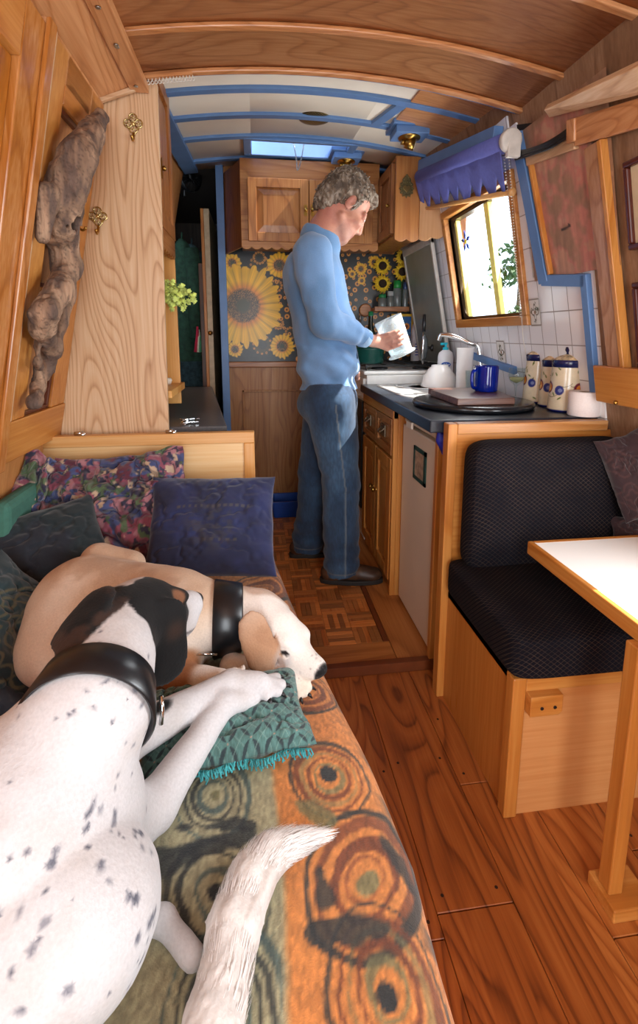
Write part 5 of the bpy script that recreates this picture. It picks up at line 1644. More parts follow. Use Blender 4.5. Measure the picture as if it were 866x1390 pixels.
for a_, b_, c_, e_ in ((HX0 - 0.01, HX1 + 0.01, HY0 - 0.008, HY0 + 0.004), (HX0 - 0.01, HX1 + 0.01, HY1 - 0.006, HY1 + 0.008), (HX0 - 0.008, HX0 + 0.004, HY0, HY1), (HX1 - 0.004, HX1 + 0.008, HY0, HY1)): mb.box(a_, b_, c_, e_, 2.03, 2.14)
mb.build('lining', plain('lining_blue', '#8fb0e0', 0.5, var=0.02), ht_)
mb = MB(); mb.box(HX0 - 0.01, HX1 + 0.01, HY0 - 0.01, HY1 + 0.01, 2.142, 2.148); mb.build('pane', M_pane, ht_)
mb = MB()
ca, cb_, cc = P(398, 192, y=2.48), P(404, 232, y=2.46), P(413, 192, y=2.48)
def chain(mb, pts, link=0.006, r=0.0012):
    pts = smooth_path(pts, 60)
    d = 0; last = pts[0]; k = 0
    for p in pts[1:]:
        v = p - last
        while v.length >= link * 1.5:
            t_ = v.normalized(); c0 = last + t_ * link * 0.75; s_ = t_.orthogonal().normalized()
            if k % 2: s_ = t_.cross(s_)
            mb.tube([c0 + t_ * link * math.cos(a * 1.047) + s_ * link * 0.55 * math.sin(a * 1.047) for a in range(7)], r, 5, cap=False)
            last = last + t_ * link * 1.5; v = p - last; k += 1
chain(mb, [ca, (ca + cb_) / 2 + Vector((0.004, 0, -0.01)), cb_, (cb_ + cc) / 2 + Vector((0.002, 0, -0.01)), cc])
mb.build('chain', M_steel, ht_)

# ---- roller blind and the window star
ba, bb = PR(571, 240, 0.075), PR(690, 192, 0.075)
bl = thing('roller_blind', 'lilac blue roller blind with a pointed lower edge, rolled up over the galley window', 'blind', (ba + bb) / 2 - Vector((0, 0, 0.1)))
M_blind = plain('blind_cloth', '#5a61a8', 0.75, var=0.04, scale=80)
mb = MB(); mb.tube([ba, bb], 0.030, 24); mb.build('roller', M_blind, bl)
ha, hb = PR(573, 284, 0.04), PR(688, 262, 0.04)
mb = MB()
nu = 8; top0, top1 = ba + Vector((-0.028, 0, -0.004)), bb + Vector((-0.028, 0, -0.004))
V = []; nseg = nu * 12
for i in range(nseg + 1):
    u = i / nseg; ph = (u * nu) % 1.0
    tpt = top0.lerp(top1, u); bpt = ha.lerp(hb, u)
    # between the tabs the edge rises to a point
    rise = 0.36 * max(0, 1 - abs(ph - 0.5) / 0.30) ** 0.8
    for k, f in enumerate((0.0, 0.4, 0.75, 1.0)): V.append(tpt.lerp(bpt, f * (1 - rise)) + Vector((0.004 * math.sin(u * 30) * f, 0, 0)))
w = 4
mb.add(V, [(i * w + k, i * w + k + 1, (i + 1) * w + k + 1, (i + 1) * w + k) for i in range(nseg) for k in range(3)], 0, True)
o = mb.build('drop', M_blind, bl); o.modifiers.new('t', 'SOLIDIFY').thickness = 0.0015
mb = MB(); mb.tube([ha + (ha - hb) * 0.02, hb + (hb - ha) * 0.03], 0.0095, 14)
mb.lathe([(0, -0.012), (0.012, -0.008), (0.015, 0), (0.012, 0.008), (0, 0.012)], ha + (ha - hb) * 0.03, 14, (hb - ha)); mb.lathe([(0, -0.012), (0.012, -0.008), (0.015, 0), (0.012, 0.008), (0, 0.012)], hb + (hb - ha) * 0.04, 14, (hb - ha))
mb.build('hem_bar', wood(('#94602f', '#c08a4e', '#d6a66d'), 'y', 6), bl)
mb = MB(); q = bb + (bb - ba).normalized() * 0.012
mb.lathe([(0.034, -0.008), (0.036, 0), (0.034, 0.012), (0.012, 0.014), (0, 0.014)], q, 22, (bb - ba)); mb.box(q.x - 0.012, q.x + 0.03, q.y - 0.014, q.y + 0.006, q.z - 0.05, q.z + 0.02)
mb.build('bracket', plain('grey_white', '#c9c4bb', 0.4), bl, bev=0.003)
mb = MB()
def beads(pa, pb, n, r=0.0026):
    for k in range(n):
        p = pa.lerp(pb, k / (n - 1)); mb.lathe([(0, -r), (r * 0.8, -r * 0.6), (r, 0), (r * 0.8, r * 0.6), (0, r)], p, 6)
q0 = PR(683, 205, 0.05); q1 = PR(708, 430, 0.03); q2 = PR(690, 205, 0.05); q3 = PR(716, 492, 0.012)
beads(q0, q1, 60); beads(q2, q1 + Vector((0, 0.008, 0)), 60)
mb.tube([q1, q1.lerp(q3, 0.5) + Vector((0, 0.01, 0)), q3], 0.0012, 5)
ch_ = mb.build('bead_chain', plain('bead', '#cfc8ba', 0.4), bl); ch_['kind'] = 'stuff'

q = PR(632, 328, -0.020); mb = MB()
for k in range(5):
    a = R_(90 + 72 * k); L = 0.047; d_ = (math.cos(a), math.sin(a)); e_ = (-d_[1], d_[0])
    pl = [(q.y - (d_[0] * L), q.z + d_[1] * L), (q.y - (d_[0] * 0.026 + e_[0] * 0.0085), q.z + d_[1] * 0.026 + e_[1] * 0.0085), (q.y - d_[0] * 0.008, q.z + d_[1] * 0.008), (q.y - (d_[0] * 0.026 - e_[0] * 0.0085), q.z + d_[1] * 0.026 - e_[1] * 0.0085)]
    mb.prism(pl, lambda u, v, d: RW(d, u, v), -0.0215, -0.0185, 0)
mb.prism([(q.y + 0.010 * math.cos(k * 0.785), q.z + 0.010 * math.sin(k * 0.785)) for k in range(8)], lambda u, v, d: RW(d, u, v), -0.0215, -0.0180, 1)
tag(mb.build('window_star', [plain('star_blue', '#1c3f9e', 0.3), plain('star_yellow', '#e6c62f', 0.3)]), 'blue five-pointed flower sticker with a yellow middle on the galley window pane', 'sticker')
# ================================================================== SALOON
SZ = 0.42                       # sofa seat level

# ---- sofa: base, end board with its oak rails, long back cushion
YE = 1.53
sofa = thing('sofa', 'built-in sofa along the left side with a pale panelled end board', 'sofa', (-0.3, 0.7, 0))
EDGE = [(-0.35, 0.195), (0.43, 0.195), (0.54, 0.20), (0.70, 0.178), (0.93, 0.134), (1.146, 0.096), (1.49, 0.045)]


def edge(y):
    return float(np.interp(y, [e[0] for e in EDGE], [e[1] for e in EDGE]))


mb = MB()
vs, fs = [], []
ys = np.linspace(-0.33, 1.52, 16)
for y in ys:
    xe = edge(y) - 0.03
    vs += [(lx(0.0) + 0.02, y, 0.0), (xe, y, 0.0), (xe, y, SZ - 0.10), (lx(0.3) + 0.02, y, SZ - 0.10)]
fs = [(i * 4 + k, i * 4 + (k + 1) % 4, (i + 1) * 4 + (k + 1) % 4, (i + 1) * 4 + k) for i in range(15) for k in range(4)] + [(3, 2, 1, 0), (60, 61, 62, 63)]
mb.add(vs, fs); mb.build('base', M_pine('y'), sofa)
mb = MB(); vs = []
for y in ys:
    xe = edge(y) - 0.022
    vs += [(lx(0.3) + 0.02, y, SZ - 0.099), (xe, y, SZ - 0.099), (xe, y, SZ - 0.03), (xe - 0.02, y, SZ - 0.008), (lx(0.4) + 0.02, y, SZ - 0.008)]
mb.add(vs, [(i * 5 + k, i * 5 + (k + 1) % 5, (i + 1) * 5 + (k + 1) % 5, (i + 1) * 5 + k) for i in range(15) for k in range(5)] + [(4, 3, 2, 1, 0), (75, 76, 77, 78, 79)])
mb.build('seat_cushion', plain('sofa_green', '#2f5a50', 0.9), sofa)
pa, pb, pc_ = P(50, 596, y=YE), P(345, 584, y=YE), P(345, 602, y=YE)
xe0, xe1, zt = -0.70, pb.x, (pa.z + pb.z) / 2
mb = MB(); mb.box(xe0, xe1 - 0.03, YE + 0.006, YE + 0.024, 0.30, zt - 0.03); mb.build('end_panel', wood(('#c08a4c', '#dcae72', '#e6c490'), 'x', 7, 0.9, 0.4, 0.6), sofa)
mb = MB(); mb.box(xe0, xe1, YE, YE + 0.03, zt - 0.036, zt); mb.build('end_rail', wood(('#b37639', '#cf9450', '#ddb078'), 'x', 6, 1, 0.35), sofa, bev=0.003)
mb = MB(); mb.box(xe1 - 0.034, xe1, YE, YE + 0.03, 0.0, zt - 0.036); mb.build('end_stile', wood(('#b37639', '#cf9450', '#ddb078'), 'z', 6, 1, 0.35), sofa, bev=0.003)
for px, py in ((107, 581), (231, 578)):
    q = P(px, py, y=YE + 0.012); mb = MB()
    mb.tube([(q.x - 0.014, YE + 0.012, zt + 0.006), (q.x + 0.012, YE + 0.012, zt + 0.008)], 0.006, 10); mb.lathe([(0.008, 0), (0.009, 0.006), (0, 0.012)], (q.x + 0.01, YE + 0.012, zt + 0.001), 12)
    mb.build('catch', M_chrome, sofa)


def pillow(name, c, w, h, t, M, colf, label, cat='cushion', group=None, crumple=0.0, seed=1, n=90, rough=0.85, bulge=2.6, sheen=0.3, extra=None, detail_scale=500):
    """stuffed cushion: two skins that meet at a piped edge. M: columns are the width, height and facing directions"""
    c = np.array(c, float); M = np.array(M, float)
    us = np.linspace(-1, 1, n + 1)
    U, Vv = np.meshgrid(us, us); u, v = U.ravel(), Vv.ravel()
    prof = np.clip((1 - np.abs(u) ** bulge) * (1 - np.abs(v) ** bulge), 0, 1) ** 0.55
    pin = 1 - 0.06 * (1 - np.abs(u) ** 2) * np.abs(v) ** 6      # edges draw in between the corners
    pin2 = 1 - 0.06 * (1 - np.abs(v) ** 2) * np.abs(u) ** 6
    x, y = u * w / 2 * pin2, v * h / 2 * pin
    P3, CC = [], []
    for s in (1, -1):
        f = fbm(u * 2.2 + 7, v * 2.2, np.full_like(u, s * 3.0), seed=seed, oct=4) - 0.5
        f2 = np.abs(fbm(u * 3.1 - 2, v * 3.1, np.full_like(u, s), seed=seed + 40, oct=3) - 0.5)
        z = s * t / 2 * prof * (1 + crumple * 1.2 * f) + crumple * 0.05 * f * (0.3 + 0.7 * prof) - s * crumple * 0.10 * np.clip(0.12 - f2, 0, 1) * 4 * prof
        xs = x + crumple * 0.05 * (fbm(u * 1.7, v * 1.7, seed=seed + 9) - 0.5); ys_ = y + crumple * 0.07 * (fbm(u * 1.9 + 5, v * 1.7, seed=seed + 13) - 0.5)
        if extra is not None: z = z + extra(u, v, s)
        P3.append(c + np.stack([xs, ys_, z], 1) @ M.T)
        CC.append(colf(x, y, u, v, s))
    w1 = n + 1
    F = [(j * w1 + i, j * w1 + i + 1, (j + 1) * w1 + i + 1, (j + 1) * w1 + i) for j in range(n) for i in range(n)]
    N1 = w1 * w1
    F2 = [tuple(k + N1 for k in f[::-1]) for f in F]
    V = np.concatenate(P3); C = np.concatenate(CC)
    o = mesh_from_arrays(name, V, F + F2, vcol(name + '_cloth_%d' % seed, rough, 0.25, detail_scale, sheen, dist=0.001), colors=C)
    bm = bmesh.new(); bm.from_mesh(o.data); bmesh.ops.remove_doubles(bm, verts=bm.verts, dist=0.0003); bm.to_mesh(o.data); bm.free()
    if label: tag(o, label, cat, group)
    return o


def frame(width, facing):
    f = Vector(facing).normalized(); w = Vector(width); w = (w - f * w.dot(f)).normalized(); h = f.cross(w)
    return np.array([[w.x, h.x, f.x], [w.y, h.y, f.y], [w.z, h.z, f.z]])


# ---- the woven throw over the seat
def throw():
    nu, nv = 330, 460
    y0, y1 = -0.33, 1.50
    # cross-section: along the seat, over the rounded front, down towards the floor
    V = np.zeros(((nu + 1) * (nv + 1), 3)); S = np.zeros(len(V)); T = np.zeros(len(V))
    k = 0
    for j in range(nv + 1):
        y = y0 + (y1 - y0) * j / nv
        xe = edge(y); r = 0.055; x0 = -0.705
        flat = xe - r - x0; arc = r * math.pi / 2; drop = 0.30
        tot = flat + arc + drop
        s = np.linspace(0, tot, nu + 1)
        x = np.where(s < flat, x0 + s, np.where(s < flat + arc, xe - r + r * np.sin(np.clip((s - flat) / r, 0, np.pi / 2)), xe))
        z = np.where(s < flat, SZ, np.where(s < flat + arc, SZ - r + r * np.cos(np.clip((s - flat) / r, 0, np.pi / 2)), SZ - r - (s - flat - arc)))
        wv = (fbm(x * 7, np.full_like(x, y * 7), seed=21) - 0.5) * 0.012 + 0.006 * (x < xe)
        hem = np.clip((s - flat - arc) / drop, 0, 1)
        x = x + hem * 0.014 * np.sin(y * 26 + 2 * np.sin(y * 9)) + 0.005
        V[k:k + nu + 1] = np.stack([x, np.full_like(x, y), z + wv], 1)
        S[k:k + nu + 1] = s + x0; T[k:k + nu + 1] = y; k += nu + 1
    x, y = S.copy(), T.copy()               # cloth coordinates: across (unrolled) and along
    wob = (fbm(x * 11, y * 11, seed=5) - 0.5); wob2 = (fbm(x * 40, y * 40, seed=8) - 0.5)
    weave = vnoise(x * 420, y * 160, seed=3)
    xb = np.interp(y, [0.2, 0.5, 0.62, 0.75, 0.95, 1.5], BX) + 0.006 * wob2
    green = np.array([0.64, 0.62, 0.49]); org = np.array([0.79, 0.50, 0.25]); blk = np.array([0.13, 0.15, 0.16]); brn = np.array([0.42, 0.22, 0.13]); teal = np.array([0.26, 0.34, 0.34]); red = np.array([0.66, 0.22, 0.16]); olive = np.array([0.45, 0.44, 0.30])
    C = np.tile(green, (len(x), 1))
    w = sstep(-0.006, 0.006, x - xb)
    C = C * (1 - w[:, None]) + org * w[:, None]
    far = sstep(1.02, 1.06, y + 0.03 * wob)
    C = mixc(C, org * 0.92, far * sstep(-0.25, -0.2, x))
    rl = sstep(-0.265, -0.285, x + 0.03 * wob2); C = C * (1 - rl[:, None]) + red * rl[:, None]

    def swirl(px, py, rx_, ry_, bands, rot=0.0, seed=0, side=0):
        nonlocal C
        c = P(px, py, z=SZ + 0.005)
        dx, dy = (x - c.x), (y - c.y)
        cr, sr = math.cos(rot), math.sin(rot)
        u, v = (dx * cr + dy * sr) / rx_, (-dx * sr + dy * cr) / ry_
        a = np.arctan2(v, u)
        d = np.hypot(u, v) * (1 + 0.10 * np.sin(2 * a + seed)) + 0.55 * wob + 0.16 * wob2
        mask = np.ones_like(x) if side == 0 else (sstep(0, 0.01, (x - xb) * side))
        for r0, r1, col, amt in bands:
            # each band thickens and thins as it goes round
            th = 0.75 + 0.45 * np.sin(a * 1 + seed * 1.7 + r0 * 3)
            mid, hw = (r0 + r1) / 2, (r1 - r0) / 2 * np.clip(th, 0.15, 1.2)
            ww = sstep(hw + 0.05, hw - 0.03, np.abs(d - mid)) * amt * mask
            C = mixc(C, col, ww)
    eyeB = [(-0.35, 0.33, blk, 0.95), (0.42, 0.62, olive, 0.8), (0.74, 0.92, brn, 0.85), (1.02, 1.2, olive, 0.55), (1.25, 1.5, brn, 0.8), (1.62, 1.8, blk, 0.75)]
    eyeO = [(-0.4, 0.42, olive, 0.9), (0.5, 0.6, brn, 0.6), (0.72, 0.98, brn, 0.9), (1.05, 1.16, org, 0.8), (1.2, 1.5, brn, 0.75), (1.5, 1.75, blk, 0.85)]
    eyeG = [(-0.3, 0.3, olive, 0.8), (0.36, 0.52, green, 0.9), (0.55, 0.78, teal, 0.85), (0.9, 1.08, blk, 0.75), (1.25, 1.42, blk, 0.75), (1.6, 1.85, teal, 0.8)]
    eyeK = [(-0.35, 0.36, blk, 0.95), (0.45, 0.6, green, 0.9), (0.62, 0.95, teal, 0.75), (1.02, 1.15, green, 0.8), (1.2, 1.42, blk, 0.8), (1.6, 1.8, blk, 0.7)]
    swirl(440, 1056, 0.036, 0.036, eyeB, 0.4, 1.0, 1)
    swirl(492, 1190, 0.054, 0.047, eyeO, 0.2, 2.4, 1)
    swirl(412, 938, 0.036, 0.036, eyeO, 0.6, 0.4, 1)
    swirl(285, 1083, 0.036, 0.034, eyeG, 0.2, 1.4, -1)
    swirl(292, 1220, 0.036, 0.042, eyeK, 0.3, 0.2, -1)
    swirl(520, 1345, 0.04, 0.045, eyeB, 0.3, 3.0, 1)
    swirl(300, 1370, 0.04, 0.04, eyeG, 0.1, 2.0, -1)
    swirl(352, 800, 0.06, 0.055, eyeO, 0.1, 3.0)
    swirl(200, 950, 0.04, 0.04, eyeK, 0.1, 3.0, -1)
    # streaks between the eyes
    def streak(px0, py0, px1, py1, hw, col, seed, side):
        nonlocal C
        a, b = P(px0, py0, z=SZ), P(px1, py1, z=SZ); d = b - a; L = d.x ** 2 + d.y ** 2
        t = np.clip(((x - a.x) * d.x + (y - a.y) * d.y) / L, 0, 1)
        dist = np.hypot(x - a.x - t * d.x, y - a.y - t * d.y)
        ww = sstep(hw, hw * 0.4, dist + 0.055 * wob + 0.022 * wob2) * sstep(0, 0.01, (x - xb) * side); C = mixc(C, col, ww * 0.8)
    for q in ((205, 1165, 330, 1140, 0.013, blk, 1, -1), (205, 1190, 250, 1165, 0.016, blk, 2, -1), (225, 1130, 340, 1122, 0.008, blk, 3, -1), (350, 1050, 355, 1100, 0.008, teal, 4, -1), (430, 1185, 432, 1225, 0.013, blk, 5, 1), (420, 1270, 520, 1262, 0.010, blk, 6, 1), (400, 1095, 440, 1120, 0.008, olive, 7, 1), (520, 1150, 560, 1200, 0.012, blk, 8, 1), (330, 1280, 400, 1265, 0.01, blk, 9, -1)): streak(*q)
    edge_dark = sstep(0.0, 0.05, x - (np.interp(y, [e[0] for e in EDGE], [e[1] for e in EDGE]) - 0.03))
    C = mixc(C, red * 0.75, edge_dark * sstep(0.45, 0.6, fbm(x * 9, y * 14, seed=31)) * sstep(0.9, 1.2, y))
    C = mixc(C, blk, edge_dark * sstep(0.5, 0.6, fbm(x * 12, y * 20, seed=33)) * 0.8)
    C = C * (0.80 + 0.34 * weave[:, None])
    w1 = nu + 1
    I, J = np.meshgrid(np.arange(nu), np.arange(nv)); b = (J * w1 + I).ravel()
    F = np.stack([b, b + 1, b + w1 + 1, b + w1], 1)
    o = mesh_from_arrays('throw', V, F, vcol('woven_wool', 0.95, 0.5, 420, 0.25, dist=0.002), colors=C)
    m_ = o.modifiers.new('thickness', 'SOLIDIFY'); m_.thickness = 0.004; m_.offset = -1
    return tag(o, 'wool throw with orange and olive swirl patterns spread over the sofa seat', 'blanket')


BX = [P(385, 1290, z=SZ).x - 0.01, P(385, 1290, z=SZ).x, P(374, 1180, z=SZ).x, P(360, 1110, z=SZ).x, P(338, 1030, z=SZ).x, P(320, 940, z=SZ).x]
throw()


# ---- cushions
def paisley(x, y, u, v, s):
    C = np.tile(np.array([0.52, 0.26, 0.33]), (len(x), 1))
    n = fbm(x * 22, y * 22, seed=3); n2 = fbm(x * 45 + 9, y * 45, seed=6); n3 = fbm(x * 70, y * 70 + 4, seed=16)
    C = mixc(C, (0.36, 0.15, 0.23), sstep(0.5, 0.56, n)); C = mixc(C, (0.62, 0.42, 0.45), sstep(0.56, 0.60, fbm(x * 26 + 3, y * 26, seed=23)))
    C = mixc(C, (0.30, 0.38, 0.26), sstep(0.56, 0.60, fbm(x * 24 + 11, y * 24, seed=29))); C = mixc(C, (0.24, 0.28, 0.45), sstep(0.58, 0.62, fbm(x * 30 + 21, y * 30, seed=37)))
    C = mixc(C, (0.16, 0.14, 0.22), sstep(0.03, 0.015, np.abs(n - 0.53))); C = mixc(C, (0.72, 0.62, 0.52), sstep(0.66, 0.70, n2)); C = mixc(C, (0.17, 0.16, 0.25), sstep(0.68, 0.71, n3))
    return C


def navy_cloth(x, y, u, v, s):
    C = np.tile(np.array([0.07, 0.10, 0.24]), (len(x), 1))
    C = mixc(C, (0.11, 0.15, 0.33), sstep(0.4, 0.7, fbm(x * 14, y * 14, seed=3)))
    row = (np.abs(y - 0.045) < 0.004) & (np.mod(x, 0.016) < 0.009) & (np.abs(x) < 0.10)
    row |= (np.abs(y + 0.05) < 0.004) & (np.mod(x, 0.02) < 0.009) & (np.abs(x - 0.03) < 0.05)
    C = mixc(C, (0.36, 0.33, 0.28), row * 0.6)
    C = mixc(C, (0.22, 0.20, 0.22), 0.6 * sstep(0.12, 0.05, np.hypot(x / 0.8, y * 1.2 + 0.01)) * sstep(0.45, 0.6, fbm(x * 60, y * 90, seed=12)))
    return C


def celtic(x, y, u, v, s):
    C = np.tile(np.array([0.07, 0.15, 0.17]), (len(x), 1))
    C = mixc(C, (0.10, 0.20, 0.22), sstep(0.4, 0.65, fbm(x * 12, y * 12, seed=2)))
    gold = np.array([0.36, 0.33, 0.24]); r = np.hypot(x, y); a = np.arctan2(y, x)
    k = np.zeros(len(x))
    for R0, amp, n, ph in ((0.045, 0.012, 4, 0), (0.045, 0.012, 4, math.pi), (0.085, 0.014, 8, 0), (0.085, 0.014, 8, math.pi)):
        k = np.maximum(k, sstep(0.0046, 0.0026, np.abs(r - R0 - amp * np.cos(n * a + ph))))
    for cx, cy in ((0.02, 0), (-0.02, 0), (0, 0.02), (0, -0.02)): k = np.maximum(k, sstep(0.004, 0.002, np.abs(np.hypot(x - cx, y - cy) - 0.018)))
    k = np.maximum(k, sstep(0.004, 0.002, np.abs(r - 0.112)))
    return mixc(C, gold, k * 0.85)


def velvet(x, y, u, v, s):
    C = np.tile(np.array([0.07, 0.10, 0.15]), (len(x), 1)); return mixc(C, (0.05, 0.12, 0.14), sstep(0.4, 0.6, fbm(x * 8, y * 8, seed=1)))


def lattice(x, y, u, v, s):
    C = np.tile(np.array([0.29, 0.44, 0.42]), (len(x), 1))
    C = C * (0.85 + 0.3 * vnoise(x * 700, y * 260, seed=2))[:, None]
    p = 0.037
    a, b = (x + y) / p, (x - y) / p
    # dark pointed petals along both diagonals
    for q, r_ in ((a, b), (b, a)):
        f = np.abs(q - np.round(q)); g = 0.105 * np.sin(np.pi * r_) ** 2
        C = mixc(C, (0.12, 0.18, 0.20), sstep(0.02, -0.015, f - g) * (g > 0.02) * 0.9)
        C = mixc(C, (0.48, 0.60, 0.56), 0.6 * sstep(0.03, 0.012, np.abs(f - 0.5)))
    fa, fb = a - np.floor(a) - 0.5, b - np.floor(b) - 0.5
    C = mixc(C, (0.60, 0.52, 0.46), sstep(0.07, 0.04, np.hypot(np.abs(fa) - 0.5, np.abs(fb) - 0.5)))
    return C


# paisley pair against the end board
c = P(172, 690, y=1.40); pillow('paisley_cushion', (c.x, 1.40, c.z + 0.005), 0.36, 0.34, 0.10, frame((1, 0.05, 0.10), (0.05, -0.9, 0.40)), paisley, 'crumpled pink and green paisley cushion leaning on the sofa end board, beside the navy one', crumple=0.7, seed=3, n=130)
c = P(62, 686, y=1.40); pillow('paisley_cushion', (c.x + 0.01, 1.39, c.z), 0.22, 0.29, 0.08, frame((0.9, -0.25, -0.2), (0.4, -0.9, 0.25)), paisley, 'smaller crumpled paisley cushion in the corner by the cabin side', crumple=0.8, seed=5, n=110)
c = P(288, 722, y=1.30); pillow('navy_cushion', (c.x, 1.32, c.z + 0.01), 0.355, 0.29, 0.10, frame((1, 0.02, -0.05), (0.0, -0.80, 0.60)), navy_cloth, 'navy blue velvet cushion leaning on the right end of the end board', crumple=0.16, seed=8, n=110)
c = P(52, 742, y=1.22); pillow('dark_cushion', (c.x, 1.24, c.z - 0.02), 0.30, 0.22, 0.10, frame((1, 0.2, 0.35), (0.3, -0.75, 0.6)), velvet, 'plain black-blue cushion squeezed behind the tan dog', crumple=0.15, seed=10)
c = P(28, 872, y=0.96); pillow('celtic_cushion', (c.x - 0.035, 1.0, c.z - 0.03), 0.30, 0.29, 0.11, frame((0.1, -1, -0.15), (0.85, -0.25, 0.5)), celtic, 'dark teal cushion with a gold knotwork roundel, against the left side', crumple=0.25, seed=14, n=150)
c = P(10, 960, y=0.80); pillow('dark_cushion', (c.x - 0.10, 0.84, c.z - 0.06), 0.30, 0.26, 0.11, frame((0.1, -1, -0.1), (0.85, -0.2, 0.5)), velvet, 'plain dark cushion behind the shoulder of the white dog', crumple=0.25, seed=15)
c = P(306, 972, z=SZ + 0.045)


def lattice_pillow():
    o = pillow('lattice_cushion', (c.x, c.y, SZ + 0.042), 0.285, 0.185, 0.066, frame((0.99, 0.12, 0), (0.0, -0.05, 1)), lattice, None, crumple=0.22, seed=18, n=190, bulge=3.2)
    return o


lc = lattice_pillow()
# frayed turquoise edge of the lattice cushion
mb = MB(); g = random.Random(2)
fr_ = frame((0.99, 0.12, 0), (0.0, -0.05, 1)); cc = np.array((c.x, c.y, SZ + 0.040))
for k in range(150):
    t = k / 149; x_ = -0.13 + 0.26 * t; y_ = -0.089 - 0.004 * math.sin(t * 20)
    p0 = cc + fr_ @ np.array((x_, y_, 0.0)); p1 = p0 + fr_ @ np.array((g.uniform(-0.004, 0.004), -0.004 - g.uniform(0, 0.005), g.uniform(-0.007, 0.002))); p2 = p1 + fr_ @ np.array((g.uniform(-0.004, 0.004), -g.uniform(0.001, 0.006), -g.uniform(0.002, 0.006)))
    mb.tube([p0, p1, p2], 0.0013, 5, 0)
fz = mb.build('fringe', plain('turquoise_thread', '#3f9aa0', 0.9, var=0.2), lc); fz['kind'] = 'stuff'
tag(lc, 'flat sage green cushion with a lattice weave under the white dog\'s paws', 'cushion')
# the long green back cushion by the cabin side
mb = MB()
for y0_, y1_ in ((1.20, 1.52),):
    mb.hexa([(lx(0.45) + 0.012, y0_, 0.43), (lx(0.45) + 0.09, y0_, 0.43), (lx(0.45) + 0.09, y1_, 0.43), (lx(0.45) + 0.012, y1_, 0.43), (lx(0.72) + 0.012, y0_, 0.72), (lx(0.72) + 0.06, y0_, 0.72), (lx(0.72) + 0.06, y1_, 0.72), (lx(0.72) + 0.012, y1_, 0.72)])
mb.build('back_cushion', plain('green_velvet', '#3b6a5c', 0.9, var=0.1), sofa, bev=0.02, seg=3)

# ---- dinette: base, back board, cushions
YS0, YS1 = 0.905, 1.30
st = thing('dinette_seat', 'orange wooden dinette seat with a framed high back, right of the aisle', 'seat', (0.78, 1.1, 0))
xs0, xs1 = 0.556, 1.06
mb = MB(); mb.box(xs0 + 0.006, xs0 + 0.022, YS0 + 0.02, YS1, 0, 0.3655); mb.build('side_panel', wood(PINE, 'z', 5, 0.8, 0.3, 0.5), st)
mb = MB(); mb.box(xs0 + 0.03, 1.09, YS0 + 0.006, YS0 + 0.022, 0, 0.345); mb.build('front_panel', wood(('#a9662e', '#bf7c42', '#cc9058'), 'x', 4, 0.6, 0.4, 0.5), st)
mb = MB(); mb.box(xs0 - 0.002, xs0 + 0.03, YS0 - 0.002, YS0 + 0.03, 0, 0.3655); mb.build('corner_post', M_pine('z'), st, bev=0.003)
mb = MB(); mb.box(xs0 + 0.03, 1.09, YS0 - 0.001, YS0 + 0.024, 0.33, 0.3655); mb.build('top_rail', M_pine('x'), st, bev=0.002)
mb = MB(); mb.box(xs0 + 0.006, 1.08, YS0 + 0.024, YS1, 0.34, 0.36); mb.build('seat_board', M_ply('x'), st)
zb_ = P(607, 576, y=YS1).z
mb = MB(); mb.box(0.54, 0.568, YS1 - 0.002, YS1 + 0.036, 0, zb_); mb.build('back_stile', M_pine('z'), st, bev=0.003)
mb = MB(); mb.box(0.568, rx(zb_) - 0.01, YS1 - 0.002, YS1 + 0.036, zb_ - 0.03, zb_); mb.build('back_rail', wood(('#9c6130', '#bb7f45', '#d5a877'), 'x', 6, 1, 0.25), st, bev=0.003)
mb = MB(); mb.box(0.568, rx(0.4) - 0.01, YS1 + 0.008, YS1 + 0.026, 0.37, zb_ - 0.03); mb.build('back_board', M_pine('x'), st)
bk = [P(714, 938, y=YS0), P(755, 960, y=YS0)]
mb = MB(); mb.prism([(bk[0].x, bk[0].z), (bk[0].x, bk[1].z), (bk[1].x - 0.008, bk[1].z), (bk[1].x, bk[1].z + 0.008), (bk[1].x, bk[0].z)], lambda u, v, d: (u, YS0 + 0.006 - d, v), 0, 0.028)
bo = mb.build('stop_block', M_pine('x'), st, bev=0.002)
for f in (0.35, 0.75):
    mb = MB(); mb.cyl((bk[0].x + (bk[1].x - bk[0].x) * f, YS0 - 0.0215, (bk[0].z + bk[1].z) / 2 - 0.004), 0.004, 0.002, (0, -1, 0), 10); mb.build('screw', plain('screw', '#3d3a3a', 0.4, 0.8), bo)

# black net-pattern upholstery
m = N('black_net_fabric')
co_ = m.coord(); s_ = m.n('ShaderNodeSeparateXYZ', {0: co_})
def band(expr, per):
    t = m.math('ABSOLUTE', m.math('SUBTRACT', m.math('FRACT', m.math('DIVIDE', expr, per)), 0.5)); return m.math('GREATER_THAN', t, 0.46)
yz = m.math('ADD', s_.outputs[1], s_.outputs[2])
b1 = band(m.math('ADD', m.math('MULTIPLY', s_.outputs[0], 0.8), yz), 0.0125); b2 = band(m.math('SUBTRACT', m.math('MULTIPLY', s_.outputs[0], 0.8), yz), 0.0125)
net = m.math('MAXIMUM', b1, b2)
nz_ = m.noise(co_, 14, 2).outputs[0]
m.principled(Base_Color=m.mix(m.math('MULTIPLY', net, m.ramp(nz_, [(0.3, (0.35,) * 3), (0.7, (1,) * 3)])), srgb('#0c0b13'), srgb('#4a3d33')), Roughness=0.9, Normal=m.bump(net, 0.2, 0.001), **{'Specular_IOR_Level': 0.15})
M_net = m.mat


def block_cushion(name, fn, nx, ny, parent):
    V = [fn(i / nx, j / ny) for j in range(ny + 1) for i in range(nx + 1)]
    return V


